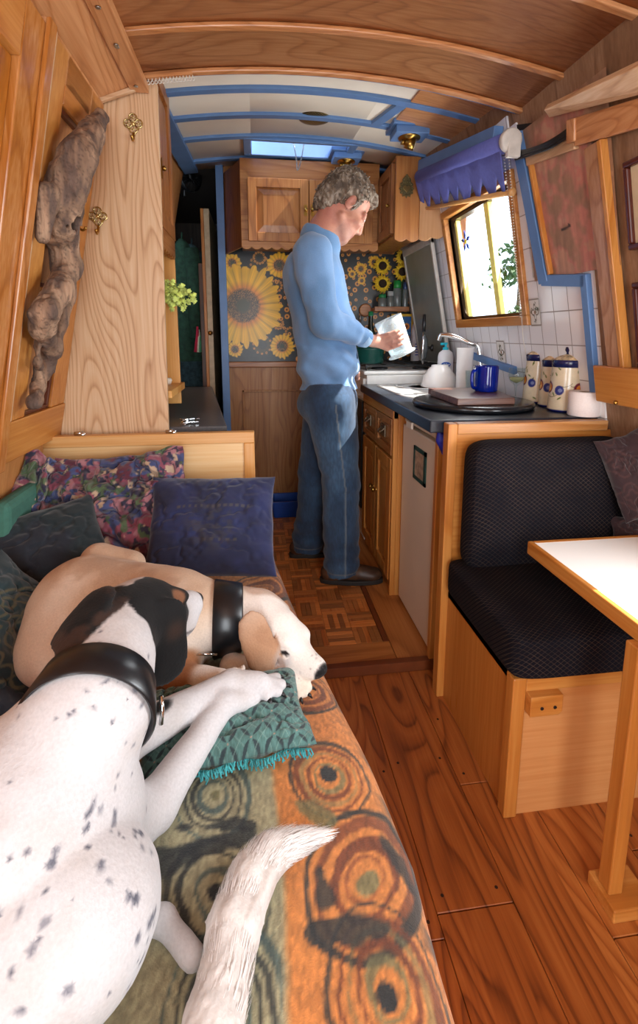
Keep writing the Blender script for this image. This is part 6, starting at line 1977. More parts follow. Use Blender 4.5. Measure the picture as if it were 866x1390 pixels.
def upholstery(name, x0, x1, y0, y1, z0, z1, r, parent, bulge=0.012, axis=2):
    bm = bmesh.new(); bmesh.ops.create_cube(bm, size=1)
    bmesh.ops.subdivide_edges(bm, edges=bm.edges[:], cuts=9, use_grid_fill=True)
    org = np.array(world_loc(parent)); cen = np.array(((x0 + x1) / 2, (y0 + y1) / 2, (z0 + z1) / 2)); half = np.array((x1 - x0, y1 - y0, z1 - z0)) / 2
    for v in bm.verts:
        p = np.array(v.co) * 2 * half
        q = np.clip(p, -(half - r), half - r); d = p - q; L = np.linalg.norm(d)
        if L > 1e-9: p = q + d / L * r
        u = p / half
        f = [1 - min(1, abs(u[k])) ** 2 for k in range(3)]
        p[axis] += np.sign(p[axis]) * bulge * f[(axis + 1) % 3] * f[(axis + 2) % 3]
        v.co = Vector(p + cen - org)
    me = bpy.data.meshes.new(name); bm.to_mesh(me); bm.free()
    me.polygons.foreach_set('use_smooth', np.ones(len(me.polygons), bool)); me.materials.append(M_net)
    o = bpy.data.objects.new(name, me); COL.objects.link(o); o.parent = parent
    s = o.modifiers.new('s', 'SUBSURF'); s.levels = 1; s.render_levels = 2
    return o


upholstery('back_cushion', 0.575, rx(0.8) - 0.004, 1.195, YS1 - 0.004, 0.45, zb_ - 0.036, 0.045, st, 0.01, 1)
upholstery('seat_cushion', 0.543, rx(0.42) - 0.02, YS0 - 0.024, 1.292, 0.366, 0.475, 0.022, st, 0.015, 2)


def maroon(x, y, u, v, s):
    C = np.tile(np.array([0.16, 0.05, 0.07]), (len(x), 1)); r = np.hypot(np.mod(x, 0.09) - 0.045, np.mod(y, 0.09) - 0.045); a = np.arctan2(np.mod(y, 0.09) - 0.045, np.mod(x, 0.09) - 0.045)
    return mixc(C, (0.26, 0.14, 0.13), 0.8 * np.maximum(sstep(0.004, 0.002, np.abs(r - 0.030 - 0.006 * np.cos(4 * a))), sstep(0.004, 0.002, np.abs(r - 0.014 - 0.004 * np.cos(4 * a)))))


c = P(858, 650, y=1.14); pillow('maroon_cushion', (c.x + 0.03, 1.15, c.z + 0.01), 0.16, 0.24, 0.07, frame((1, 0.35, 0.2), (-0.3, -0.9, 0.2)), maroon, 'dark maroon patterned cushion upright on the dinette seat', crumple=0.2, seed=31, n=90)
c = P(868, 712, y=1.125); pillow('maroon_cushion', (c.x + 0.05, 1.125, 0.555), 0.20, 0.15, 0.055, frame((1, -0.1, -0.15), (-0.3, -0.75, 0.6)), maroon, 'maroon knot-patterned cushion lying low behind the white table', crumple=0.2, seed=33, n=90)

# ---- the table
TZ = 0.60
tb = thing('table', 'white-topped wooden dinette table on a square leg', 'table', (0.85, 0.85, 0))
ta, tc = P(719, 734, z=TZ), P(866, 863, z=TZ)
tx0, ty1 = 0.682, ta.y
ty0 = 0.30
mb = MB(); mb.box(tx0 + 0.012, 1.0, ty0 + 0.012, ty1 - 0.012, TZ - 0.03, TZ - 0.0005)
m = N('white_laminate'); m.principled(Base_Color=srgb('#f6f3ee'), Roughness=0.25)
mb.build('tabletop', m.mat, tb)
mb = MB()
for q in ((tx0, tx0 + 0.014, ty0, ty1), (tx0 + 0.014, 1.0, ty1 - 0.016, ty1), (tx0 + 0.014, 1.0, ty0, ty0 + 0.014)): mb.box(q[0], q[1], q[2], q[3], TZ - 0.034, TZ)
mb.build('edging', M_pine('y'), tb, bev=0.003)
lg = P(830, 1216, z=0.03)
mb = MB(); mb.box(lg.x - 0.006, lg.x + 0.024, lg.y - 0.0, lg.y + 0.032, 0.03, TZ - 0.034); mb.build('leg', M_pine('z'), tb, bev=0.003)
mb = MB(); mb.box(lg.x - 0.014, lg.x + 0.075, lg.y - 0.026, lg.y + 0.05, 0.0, 0.03); mb.build('foot', M_pine('x'), tb, bev=0.003)

# ---- driftwood hung on the left side
def driftwood():
    path = [(136, 158, 9), (124, 182, 14), (106, 212, 19), (92, 244, 20), (80, 272, 22), (76, 302, 24), (86, 330, 17), (92, 358, 16), (82, 392, 16), (62, 424, 15), (58, 446, 14), (66, 472, 12), (60, 500, 10), (54, 524, 8), (46, 548, 8)]
    sf = Soft(0.018); pts = []
    for i, (px, py, r) in enumerate(path):
        d = 0.055 + 0.02 * math.sin(i * 0.9)
        p = PL(px, py, d); dep = (p - CAM_LOC).length
        pts.append((p, r / 660 * dep))
    sf.chain([p for p, r in pts], [r for p, r in pts])
    def br(a, b, r0, r1, d0=0.05, d1=0.05, k=0.014):
        p, q = PL(*a, d0), PL(*b, d1); sf.rc(p, q, r0, r1, k)
    br((98, 352), (90, 400), 0.020, 0.022); br((90, 395), (78, 440), 0.026, 0.024); br((78, 440), (70, 480), 0.022, 0.014)
    br((90, 375), (93, 408), 0.017, 0.013, 0.045, 0.04); br((93, 408), (91, 425), 0.013, 0.006, 0.04, 0.05)
    br((52, 470), (50, 492), 0.008, 0.010); br((50, 490), (57, 500), 0.010, 0.010)
    br((66, 262), (58, 320), 0.03, 0.022); br((108, 262), (104, 300), 0.022, 0.016); br((114, 230), (112, 250), 0.018, 0.014)
    br((40, 425), (56, 440), 0.008, 0.020)
    for px, py, r, ry in ((82, 303, 0.020, 0.012), (79, 402, 0.011, 0.026), (98, 258, 0.008, 0.02)):
        p = PL(px, py, 0.05); sf.el(p, (r * 3.2, r, max(r, ry)), None, 0.006, True)
    def disp(X, Y, Z):
        return ((fbm(X * 30, Y * 30, Z * 7, seed=3) - 0.5) * 0.020 + np.abs(fbm(X * 70, Y * 70, Z * 9, seed=7) - 0.5) * 0.022).astype(np.float32)
    V, F = sf.mesh(0.0042, disp)
    V = smooth_mesh(V, F, 1, 0.4)
    n1 = fbm(V[:, 0] * 45, V[:, 1] * 45, V[:, 2] * 8, seed=5); n2 = fbm(V[:, 0] * 120, V[:, 1] * 120, V[:, 2] * 18, seed=9)
    C = np.tile(np.array([0.52, 0.41, 0.33]), (len(V), 1)); C = mixc(C, (0.66, 0.54, 0.44), sstep(0.45, 0.7, n1)); C = mixc(C, (0.36, 0.29, 0.26), sstep(0.48, 0.34, n1) * 0.8); n4 = fbm(V[:, 1] * 90 + V[:, 2] * 22 * np.sin(V[:, 2] * 9), V[:, 0] * 90, V[:, 2] * 10, seed=31); C = mixc(C, (0.27, 0.21, 0.18), sstep(0.05, 0.0, np.abs(n4 - 0.5)) * 0.55); C = C * (0.8 + 0.4 * n2)[:, None]
    return tag(mesh_from_arrays('driftwood', V, F, vcol('weathered_wood', 0.85, 0.6, 60, stretch=(3, 3, 0.5), dist=0.004), colors=C), 'long twisted grey piece of driftwood hung on the left cabin side', 'driftwood')


driftwood()

# ---- brass coat hooks
def coat_hook(c, right, up, out, label):
    c = Vector(c); R, U, O = (Vector(q).normalized() for q in (right, up, out))
    t = thing('coat_hook', label, 'hook', c, 'pierced brass coat hooks')
    mb = MB(); s = 0.0135
    for dx, dz in ((0, 1), (0, -1), (1, 0), (-1, 0)):
        q = c + R * dx * s * 1.12 + U * dz * s * 1.12 + O * 0.002
        mb.tube([q + (R * math.cos(a / 16 * 6.283) + U * math.sin(a / 16 * 6.283)) * s * 0.82 for a in range(17)], 0.0021, 7, cap=False)
        mb.tube([c + O * 0.002, q + (R * dx + U * dz) * s * 0.8], 0.0014, 6)
        e = U * dx + R * dz
        mb.tube([q - e * s * 0.8, q + e * s * 0.8], 0.0011, 6)
    mb.lathe([(0.0055, 0), (0.005, 0.003), (0, 0.005)], c, 14, O)
    mb.tube([c + R * 0.02 - U * 0.006 + O * 0.002, c - U * 0.034 + O * 0.002, c - R * 0.02 - U * 0.006 + O * 0.002], 0.0018, 6)
    mb.build('rose', plain('hook_brass', '#c2b07a', 0.25, 0.95, 0.15, 60), t)
    mb = MB(); mb.tube(smooth_path([c - U * 0.026 + O * 0.004, c - U * 0.038 + O * 0.008, c - U * 0.05 + O * 0.016, c - U * 0.052 + O * 0.027, c - U * 0.042 + O * 0.032], 16), [0.0035] * 12 + [0.003, 0.0035, 0.004, 0.0045, 0.004], 8)
    mb.build('hook', M_brass, t)


q = P(181, 168, y=YB - 0.001); coat_hook(q, (1, 0, 0), (0, 0, 1), (0, -1, 0), 'brass quatrefoil coat hook high on the ash bulkhead, under the roof lath')
q = P(133, 294, y=YB - 0.001); coat_hook(q, (1, 0, 0), (0, 0, 1), (0, -1, 0), 'brass quatrefoil coat hook lower on the ash bulkhead, right of the driftwood')
q = PL(103, 283, 0.0198); coat_hook(q, (0, 1, 0), (LS, 0, 1), (1, 0, -LS), 'brass coat hook mostly hidden behind the driftwood')

# curtain track with its gliders, on the last roof lath
mb = MB()
x0, x1 = P(190, 125, y=YB - 0.03).x, P(262, 120, y=YB - 0.03).x
tk = thing('curtain_track', 'short curtain track with a row of little white gliders under the roof lath', 'curtain track', (x0, YB - 0.03, 1.82))
n = 12
for i in range(n):
    a, b = x0 + (x1 - x0) * i / n, x0 + (x1 - x0) * (i + 1) / n
    mb.bar((a, YB - 0.026, zs(a) - 0.020), (b, YB - 0.026, zs(b) - 0.020), 0.012, 0.008)
mb.build('rail', M_cherry('x'), tk)
for k in range(16):
    f = (k / 15) ** 0.9; x_ = x0 + (x1 - x0) * f; z_ = zs(x_) - 0.024
    mb = MB(); mb.tube([(x_, YB - 0.026, z_), (x_, YB - 0.026, z_ - 0.007)], 0.0016, 6); mb.tube([(x_ + 0.004 * math.cos(a * 0.785), YB - 0.026, z_ - 0.0105 + 0.0045 * math.sin(a * 0.785)) for a in range(9)], 0.0011, 5, cap=False)
    mb.build('glider', plain('glider_white', '#d9d5cb', 0.4, var=0) if k == 0 else bpy.data.materials['glider_white'], tk)

# ---- cables tucked behind the cornice, pictures on the right side
g = random.Random(9)
cbk = thing('cables', 'bundle of black cables lying on the ledge above the stained board', 'cables', PR(735, 200, 0.03))
for k in range(7):
    o_ = g.uniform(-5, 5)
    a, b, c_, d_ = PR(700, 212 + o_, 0.045), PR(722, 206 + o_ * 0.8, 0.05), PR(748, 196 + o_, 0.05), PR(772, 180 + o_, 0.03)
    mb = MB(); mb.tube(smooth_path([a, b, c_, d_], 16), 0.0042, 8); mb.build('cable', M_black, cbk)
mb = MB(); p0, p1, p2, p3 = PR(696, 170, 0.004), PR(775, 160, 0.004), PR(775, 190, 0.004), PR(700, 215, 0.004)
mb.hexa([p3, p2, p2 + Vector((0.003, 0, 0)), p3 + Vector((0.003, 0, 0)), p0, p1, p1 + Vector((0.003, 0, 0)), p0 + Vector((0.003, 0, 0))]); trim(mb, M_dark, 0)  # thin dark sheet standing for the shade behind the cables


def wall_picture(pt_, pb_, length, label, matcol):
    a, b = PR(*pt_, 0.012), PR(*pb_, 0.012); y = (a.y + b.y) / 2
    z0, z1 = b.z, a.z; y0, y1 = y - length, y
    t = thing('wall_picture', label, 'picture', RW(0.005, (y0 + y1) / 2, z0)); fw = 0.014
    mb = MB()
    for q in ((y0, y1, z0, z0 + fw), (y0, y1, z1 - fw, z1), (y0, y0 + fw, z0 + fw, z1 - fw), (y1 - fw, y1, z0 + fw, z1 - fw)): mb.box(0.002, 0.022, q[0], q[1], q[2], q[3], 0, RW)
    mb.build('frame', plain('mahogany_frame', '#4c1f14', 0.25, var=0.1), t, bev=0.004)
    mb = MB(); mb.box(0.003, 0.010, y0 + fw, y1 - fw, z0 + fw, z1 - fw, 0, RW); mb.build('mount', plain('mount_' + matcol[1:], matcol, 0.5, var=0.05), t)


wall_picture((847, 222), (858, 340), 0.16, 'dark-framed picture high on the right side, cut off by the photo edge', '#c9b493')
wall_picture((860, 384), (869, 500), 0.16, 'dark-framed picture low on the right side, under the other frame', '#7a3a24')
# ================================================================== THE TWO DOGS
def onray(px, py, y): return np.array(P(px, py, y=y))


def axes(f, up=(0, 0, 1)):
    """columns: forward, left-right, up"""
    f = np.array(f, float); f /= np.linalg.norm(f); r = np.cross(f, np.array(up, float)); r /= np.linalg.norm(r); u = np.cross(r, f)
    return np.stack([f, r, u], 1)


def ear_flap(sf, a, b, n, w0, w1, th, k=0.010):
    """a hanging leaf from a to b, n = its flat side"""
    a, b, n = np.array(a, float), np.array(b, float), np.array(n, float)
    d = b - a; L = np.linalg.norm(d); d /= L; n = n - d * (n @ d); n /= np.linalg.norm(n); s = np.cross(d, n)
    M = np.stack([d, s, n], 1)
    for f, w in ((0.18, w0), (0.45, (w0 + w1) * 0.54), (0.72, w1)): sf.el(a + d * L * f, (L * 0.30, w / 2, th / 2), M, k)


FUR = lambda name: vcol(name, 0.8, 0.35, 260, 0.06, detail=4, dist=0.002, spec=0.25)


def collar(name, c, axis, r0, r1, width, label_mat, parent, squash=(1.0, 1.0)):
    mb = MB(); mb.lathe([(r0, -width / 2), (r0 + 0.003, -width / 2 + 0.003), (r1 + 0.003, width / 2 - 0.003), (r1, width / 2), (r1 - 0.003, width / 2 - 0.002), (r0 - 0.003, -width / 2 + 0.002), (r0, -width / 2)], c, 56, axis, squash=squash)
    o = mb.build(name, label_mat, parent)
    return o


M_leather = plain('black_leather', '#14161a', 0.32, var=0.15, scale=40, bump=0.1)


def white_dog():
    t = thing('dog', 'white speckled hound with black ears, lying in the foreground with its head turned away', 'dog', (-0.2, 0.45, SZ))
    zf = SZ + 0.006
    C = onray(190, 834, 0.735); nose = onray(257, 813, 0.845)
    A = axes(nose - C); f, r, u = A[:, 0], A[:, 1], A[:, 2]
    sf = Soft(0.03)
    # trunk: deep chest, shoulders, loin, rump
    sf.el((-0.262, 0.515, 0.555), (0.105, 0.125, 0.122))
    sf.el((-0.213, 0.535, 0.545), (0.058, 0.075, 0.092), None, 0.03)
    sf.el((-0.315, 0.545, 0.555), (0.06, 0.09, 0.10), None, 0.03)
    sf.rc((-0.285, 0.48, 0.562), (-0.385, 0.36, 0.545), 0.108, 0.086)
    sf.el((-0.41, 0.27, 0.52), (0.115, 0.12, 0.095))
    sf.rc((-0.225, 0.555, 0.50), (-0.225, 0.50, 0.46), 0.05, 0.035)          # breast
    # haunch, folded hind leg and foot
    hc = np.array(P(66, 1256, z=0.525))
    sf.el(hc, (0.112, 0.098, 0.092), axes((0.8, 0.5, -0.12)), 0.004); sf.rc(hc + np.array((-0.05, -0.02, 0)), (-0.38, 0.26, 0.52), 0.085, 0.09, 0.004)
    k0 = np.array(P(165, 1218, z=0.452)); k1 = np.array(P(222, 1250, z=0.438)); k2 = np.array(P(262, 1300, z=0.437))
    sf.rc(hc + np.array((0.03, 0.03, -0.03)), k0, 0.06, 0.026, 0.02)
    sf.rc(k0 + np.array((-0.005, -0.015, -0.008)), k1, 0.018, 0.014, 0.008); sf.rc(k1, k2, 0.014, 0.013, 0.008)
    # neck and head
    n0, n1 = onray(124, 962, 0.565), C - f * 0.045 - u * 0.012
    sf.rc((-0.265, 0.52, 0.60), n0, 0.085, 0.066, 0.03)
    sf.rc(n0, n0 * 0.45 + n1 * 0.55, 0.066, 0.057, 0.03); sf.rc(n0 * 0.45 + n1 * 0.55, n1, 0.057, 0.052, 0.03)
    sf.el(C, (0.075, 0.058, 0.055), A, 0.02); sf.el(C + f * 0.04 - u * 0.012, (0.048, 0.046, 0.041), A, 0.02)
    sf.rc(C + f * 0.06 - u * 0.014, C + f * 0.132 - u * 0.010, 0.036, 0.026, 0.02)
    sf.rc(C + f * 0.05 - u * 0.036, C + f * 0.118 - u * 0.036, 0.027, 0.020, 0.015)
    for s in (1, -1): sf.el(C + f * 0.100 + r * s * 0.016 - u * 0.034, (0.036, 0.013, 0.026), A, 0.010)       # flews
    for s in (1, -1): sf.el(C + f * 0.048 + r * s * 0.032 + u * 0.026, (0.018, 0.016, 0.010), A, 0.012)       # brows
    sf.el(C + f * 0.152 - u * 0.002, (0.012, 0.016, 0.012), A, 0.006)
    # ears
    eR0 = C + r * 0.050 + u * 0.022 - f * 0.005; eR1 = onray(218, 931, 0.705)
    ear_flap(sf, eR0, eR1, r * 0.6 + np.array((0.0, -0.75, 0.1)), 0.072, 0.078, 0.016)
    eL0 = onray(142, 803, 0.69); eL1 = onray(78, 884, 0.60)
    ear_flap(sf, eL0, eL1, -r * 0.4 + np.array((0.0, -0.6, 0.6)), 0.055, 0.058, 0.016)
    # fore legs
    c1 = np.array(P(314, 928, z=0.513)); p1 = np.array(P(352, 928, z=0.508)); e1 = np.array((-0.225, 0.672, 0.51))
    sf.rc((-0.25, 0.585, 0.53), e1, 0.055, 0.038, 0.02); sf.rc(e1, c1, 0.035, 0.0215, 0.012); sf.rc(c1, p1, 0.0225, 0.021, 0.010)
    c2 = np.array(P(303, 955, z=0.505)); e2 = np.array(P(208, 1096, z=0.468))
    sf.rc((-0.215, 0.535, 0.50), e2, 0.050, 0.034, 0.02); sf.rc(e2, c2, 0.031, 0.0205, 0.008); sf.el(c2, (0.024, 0.022, 0.020), None, 0.008); sf.rc(c2, c2 + np.array((0.045, 0.022, -0.012)), 0.020, 0.019, 0.008)
    toes = []
    for i, (dx, dy) in enumerate(((376, 920), (382, 929), (376, 938), (362, 944))):
        q = np.array(P(dx, dy, z=0.497)); b = p1 + (q - p1) * 0.3; sf.rc(b, q, 0.0120, 0.0100, 0.003); toes.append((q, (q - p1) / np.linalg.norm(q - p1)))

    def disp(X, Y, Z): return ((fbm(X * 26, Y * 26, Z * 26, seed=4) - 0.5) * 0.005).astype(np.float32)
    V, F = sf.mesh(0.0042, disp, lo=(-0.53, 0.08, 0.415), hi=(0.07, 0.93, 0.83))
    V = smooth_mesh(V, F, 1, 0.5)
    V[:, 2] = np.maximum(V[:, 2], 0.424)
    L = (V - C) @ A          # head coordinates
    col = np.tile(np.array([0.79, 0.785, 0.79]), (len(V), 1))
    col = mixc(col, (0.72, 0.69, 0.67), 0.5 * sstep(0.5, 0.75, fbm(V[:, 0] * 14, V[:, 1] * 14, V[:, 2] * 14, seed=3)))
    # grey-black ticking, fewer on legs
    rs = np.random.default_rng(5); body = (L[:, 0] < -0.08)
    for i in rs.choice(np.flatnonzero(body & (V[:, 2] > 0.45)), 420, replace=False):
        p = V[i]; R0 = rs.uniform(0.0014, 0.0044); near = np.flatnonzero(np.abs(V - p).max(1) < 0.012)
        q = V[near] - p; d = np.sqrt((q[:, 0] / 1.0) ** 2 + (q[:, 1] / rs.uniform(1.0, 1.7)) ** 2 + q[:, 2] ** 2) + 0.004 * (vnoise(V[near, 0] * 200, V[near, 1] * 200, V[near, 2] * 200, seed=7) - 0.5)
        w_ = sstep(R0 * 1.35, R0 * 0.5, d)[:, None] * rs.uniform(0.45, 0.95); col[near] = col[near] * (1 - w_) + np.array((0.30, 0.31, 0.36)) * w_
    # black head patches: both sides of the skull, white stripe up the nape, white muzzle
    wob = 0.012 * (fbm(V[:, 0] * 40, V[:, 1] * 40, V[:, 2] * 40, seed=20) - 0.5) * 2
    wq = wob * 1.2
    fz = sstep(-0.062, -0.056, L[:, 0] + wq + 0.4 * np.clip(0.03 - np.abs(L[:, 1]), 0, 1) * (L[:, 1] < 0.0)) * sstep(0.080, 0.074, L[:, 0] + wq) * sstep(-0.034, -0.028, L[:, 2] + wq + 0.2 * np.clip(L[:, 0], 0, 1)) * (np.linalg.norm(L, axis=1) < 0.13)
    side = np.maximum(sstep(-0.010, -0.005, L[:, 1] + wq), sstep(-0.030, -0.035, L[:, 1] + wq))
    blk = fz * side

    def near_seg(a, b, r0, r1):
        ba = b - a; tt = np.clip(((V - a) @ ba) / (ba @ ba), 0, 1); return sstep(r1, r0, np.linalg.norm(V - a - tt[:, None] * ba, axis=1))
    earR = near_seg(eR0 + r * 0.010, eR1, 0.041, 0.046) * sstep(0.020, 0.030, L[:, 1]); earL = near_seg(eL0, eL1, 0.034, 0.039)
    bw = np.maximum(np.maximum(blk, earR), earL)[:, None]
    col = col * (1 - bw) + (np.array([0.025, 0.025, 0.03]) + 0.03 * (fbm(V[:, 0] * 60, V[:, 1] * 60, V[:, 2] * 60, seed=8) - 0.4)[:, None]) * bw
    tq = C + f * 0.030 + r * 0.050 + u * 0.035; tq = V[np.linalg.norm(V - tq, axis=1).argmin()]; tan = np.linalg.norm(V - tq, axis=1)
    col = mixc(col, (0.50, 0.34, 0.24), sstep(0.019, 0.010, tan)); col = mixc(col, (0.32, 0.19, 0.12), sstep(0.03, 0.012, np.linalg.norm(L - np.array((0.015, 0.05, -0.012)), axis=1)) * 0.5)
    col = mixc(col, (0.28, 0.18, 0.13), 0.7 * sstep(0.45, 0.6, fbm(V[:, 0] * 30, V[:, 1] * 30, V[:, 2] * 30, seed=9)) * earL)
    col = mixc(col, (0.05, 0.05, 0.055), sstep(0.144, 0.148, L[:, 0]) * sstep(0.030, 0.024, np.hypot(L[:, 1], L[:, 2] + 0.002)))
    for s in (1, -1): col = mixc(col, (0.03, 0.02, 0.02), sstep(0.011, 0.007, np.linalg.norm((L - np.array((0.064, s * 0.038, 0.006))) / np.array((1.3, 1, 0.8)), axis=1)))
    col = mixc(col, (0.30, 0.27, 0.27), sstep(0.004, 0.002, np.abs(L[:, 2] + 0.046)) * sstep(0.06, 0.08, L[:, 0]) * 0.6)       # mouth line
    mesh_from_arrays('body', V, F, FUR('white_hound_coat'), t, colors=np.clip(col, 0, 1))
    # collar, with a steel ring under the throat
    ax = n1 - n0; ax /= np.linalg.norm(ax); cc = n0 * 0.93 + n1 * 0.07
    M_l = collar('collar', cc, ax, 0.0775, 0.0685, 0.056, M_leather, t)
    q = cc + np.array((0.074, 0.012, -0.030)); mb = MB(); mb.tube([q + np.array((0.004, 0.006, 0.016)), q + np.array((0.006, 0.0, 0.0)), q + np.array((0.004, -0.004, -0.018))], 0.003, 8); mb.build('buckle', M_chrome, M_l)
    for q, d in toes:
        mb = MB(); mb.tube([q + d * 0.006, q + d * 0.013 - np.array((0, 0, 0.002)), q + d * 0.018 - np.array((0, 0, 0.006))], [0.0045, 0.0035, 0.001], 8); mb.build('claw', M_black, t)
    # feathered tail
    tl = Soft(0.012); pts = [(-0.25, 0.16, 0.49), (-0.105, 0.27, 0.468), (-0.055, 0.37, 0.462), tuple(P(318, 1258, z=0.462)), tuple(P(340, 1196, z=0.462)), tuple(P(368, 1160, z=0.457)), tuple(P(408, 1142, z=0.447)), tuple(P(440, 1134, z=0.438))]
    tl.chain(pts, [0.022, 0.026, 0.028, 0.029, 0.028, 0.023, 0.013, 0.003])
    def td(X, Y, Z): return ((np.abs(fbm(X * 120 - Y * 60, Y * 30 + X * 20, Z * 120, seed=2) - 0.5)) * -0.012 + 0.002).astype(np.float32)
    V, F = tl.mesh(0.0035, td); V[:, 2] = np.maximum(V[:, 2], 0.427)
    col = np.tile(np.array([0.84, 0.82, 0.80]), (len(V), 1)); col = mixc(col, (0.76, 0.72, 0.69), sstep(0.45, 0.65, fbm(V[:, 0] * 90 - V[:, 1] * 45, V[:, 1] * 20, V[:, 2] * 60, seed=2)))
    tail = mesh_from_arrays('tail', V, F, FUR('white_tail'), t, colors=col)
    # long hairs standing off the tail
    mb = MB(); g = random.Random(12); sp = smooth_path(pts, 60)
    for k in range(1900):
        i = min(59, int(g.random() ** 0.9 * 56) + 3); p = sp[i]; d = (sp[min(i + 1, 60)] - sp[i - 1]).normalized()
        rr_ = float(np.interp(i / 60 * 7, range(8), [0.022, 0.026, 0.028, 0.029, 0.028, 0.023, 0.013, 0.003])) * 0.96
        a = g.uniform(-0.4, math.pi + 0.4); s = d.cross(Vector((0, 0, 1))).normalized(); w_ = s * math.cos(a) + s.cross(d) * math.sin(a)
        q = p + w_ * rr_; L_ = g.uniform(0.014, 0.030)
        if q.z < 0.43: continue
        q2 = q + d * L_ * 0.55 + w_ * 0.0022; q3 = q + d * L_ + w_ * g.uniform(-0.002, 0.0035)
        q2.z = max(q2.z, 0.43); q3.z = max(q3.z, 0.429)
        sd = d.cross(w_) * 0.0005
        mb.add([q - sd, q + sd, q2 + sd * 0.8, q2 - sd * 0.8, q3], [(0, 1, 2, 3), (3, 2, 4)], 0, True)
    hr = mb.build('tail_hair', plain('tail_hair_white', '#e0dcd9', 0.7, var=0.03), tail, fix=False); hr['kind'] = 'stuff'


white_dog()


def tan_dog():
    t = thing('dog', 'cream and tan hound curled asleep behind the white dog, chin near the sofa edge', 'dog', (-0.25, 1.0, SZ))
    nose = np.array(P(436, 912, z=0.468)); C = np.array(P(372, 856, z=0.508))
    A = axes(nose - C, (0.0, 0.25, 1)); f, r, u = A[:, 0], A[:, 1], A[:, 2]
    sf = Soft(0.035)
    sf.rc((-0.385, 1.06, 0.525), (-0.19, 0.99, 0.525), 0.108, 0.100)
    sf.el((-0.41, 1.035, 0.51), (0.085, 0.11, 0.09)); sf.el((-0.20, 0.96, 0.525), (0.09, 0.10, 0.095))
    sf.el((-0.31, 1.0, 0.50), (0.12, 0.11, 0.08))
    # far hind leg and its hock showing above the back
    k0, k1 = np.array(P(135, 752, y=1.15)), np.array(P(176, 757, y=1.13))
    sf.rc(k0 + np.array((0, 0, -0.02)), k1 + np.array((0, 0, -0.02)), 0.045, 0.036, 0.012)
    sf.el((-0.40, 0.96, 0.49), (0.09, 0.09, 0.07)); sf.rc((-0.34, 0.90, 0.46), (-0.22, 0.88, 0.45), 0.04, 0.028)
    n0 = np.array((-0.155, 0.965, 0.53)); n1 = C - f * 0.05 + u * 0.0
    sf.rc(n0, n1, 0.082, 0.058, 0.03)
    sf.el(C, (0.066, 0.052, 0.052), A, 0.02); sf.el(C + f * 0.035 - u * 0.010, (0.045, 0.042, 0.040), A, 0.02)
    sf.rc(C + f * 0.055 - u * 0.010, nose - f * 0.014, 0.036, 0.021, 0.02); sf.rc(C + f * 0.04 - u * 0.030, nose - f * 0.03 - u * 0.016, 0.028, 0.016, 0.015)
    sf.el(nose - f * 0.04 + r * 0.012 - u * 0.012, (0.034, 0.014, 0.018), A, 0.012); sf.el(nose - f * 0.04 - r * 0.012 - u * 0.012, (0.034, 0.014, 0.018), A, 0.012)
    for s in (1, -1): sf.el(C + f * 0.045 + r * s * 0.028 + u * 0.022, (0.02, 0.016, 0.010), A, 0.012)
    sf.el(nose - f * 0.002 + u * 0.004, (0.010, 0.013, 0.010), A, 0.005)
    a, b = np.array(P(340, 838, y=C[1] - 0.055)), np.array(P(362, 914, y=C[1] - 0.085))
    ear_flap(sf, a, b, np.array((0.15, -0.9, 0.35)), 0.060, 0.062, 0.015)
    a2, b2 = C - r * 0.045 + u * 0.03 - f * 0.02, np.array(P(344, 802, y=C[1] + 0.045))
    ear_flap(sf, a2, b2, -r + u, 0.045, 0.03, 0.014)
    # fore legs: forearm under the neck, paw beneath the chin, second paw's toes
    e1 = np.array(P(245, 920, z=0.475)); sf.rc((-0.17, 0.93, 0.48), e1, 0.05, 0.03, 0.02); sf.rc(e1, np.array(P(300, 925, z=0.495)), 0.028, 0.022, 0.015)
    w0, w1 = np.array(P(350, 905, z=0.462)), np.array(P(396, 930, z=0.447)); sf.rc((-0.06, 0.90, 0.46), w0, 0.026, 0.022, 0.012); sf.rc(w0, w1, 0.022, 0.0185, 0.012)
    toes = []
    for px, py in ((418, 933), (414, 940), (405, 944)):
        q = np.array(P(px, py, z=0.440)); sf.rc(w1, q, 0.012, 0.0095, 0.006); toes.append((q, (q - w1) / np.linalg.norm(q - w1)))
    for px, py in ((318, 909), (330, 906)):
        q = np.array(P(px, py, z=0.505)); sf.rc(np.array(P(322, 920, z=0.49)), q, 0.012, 0.007, 0.005)
    def disp(X, Y, Z): return ((fbm(X * 24, Y * 24, Z * 24, seed=14) - 0.5) * 0.005).astype(np.float32)
    V, F = sf.mesh(0.0042, disp, lo=(-0.53, 0.78, 0.415), hi=(0.16, 1.24, 0.68))
    V = smooth_mesh(V, F, 1, 0.5); V[:, 2] = np.maximum(V[:, 2], 0.424)
    L = (V - C) @ A
    col = np.tile(np.array([0.80, 0.69, 0.59]), (len(V), 1))
    col = mixc(col, (0.86, 0.79, 0.72), sstep(0.45, 0.7, fbm(V[:, 0] * 9, V[:, 1] * 9, V[:, 2] * 9, seed=3)))
    col = mixc(col, (0.72, 0.60, 0.50), 0.7 * sstep(0.58, 0.63, V[:, 2]) * sstep(0.4, 0.6, fbm(V[:, 0] * 20, V[:, 1] * 20, V[:, 2] * 20, seed=6)))
    head = sstep(-0.10, -0.04, L[:, 0]) * (np.linalg.norm(L, axis=1) < 0.2); col = mixc(col, (0.90, 0.87, 0.84), head * 0.95)
    col = mixc(col, (0.88, 0.83, 0.77), sstep(0.47, 0.45, V[:, 2]) * (V[:, 0] > -0.1))

    def seg(a, b):
        ba = b - a; tt = np.clip(((V - a) @ ba) / (ba @ ba), 0, 1); return np.linalg.norm(V - a - tt[:, None] * ba, axis=1), tt
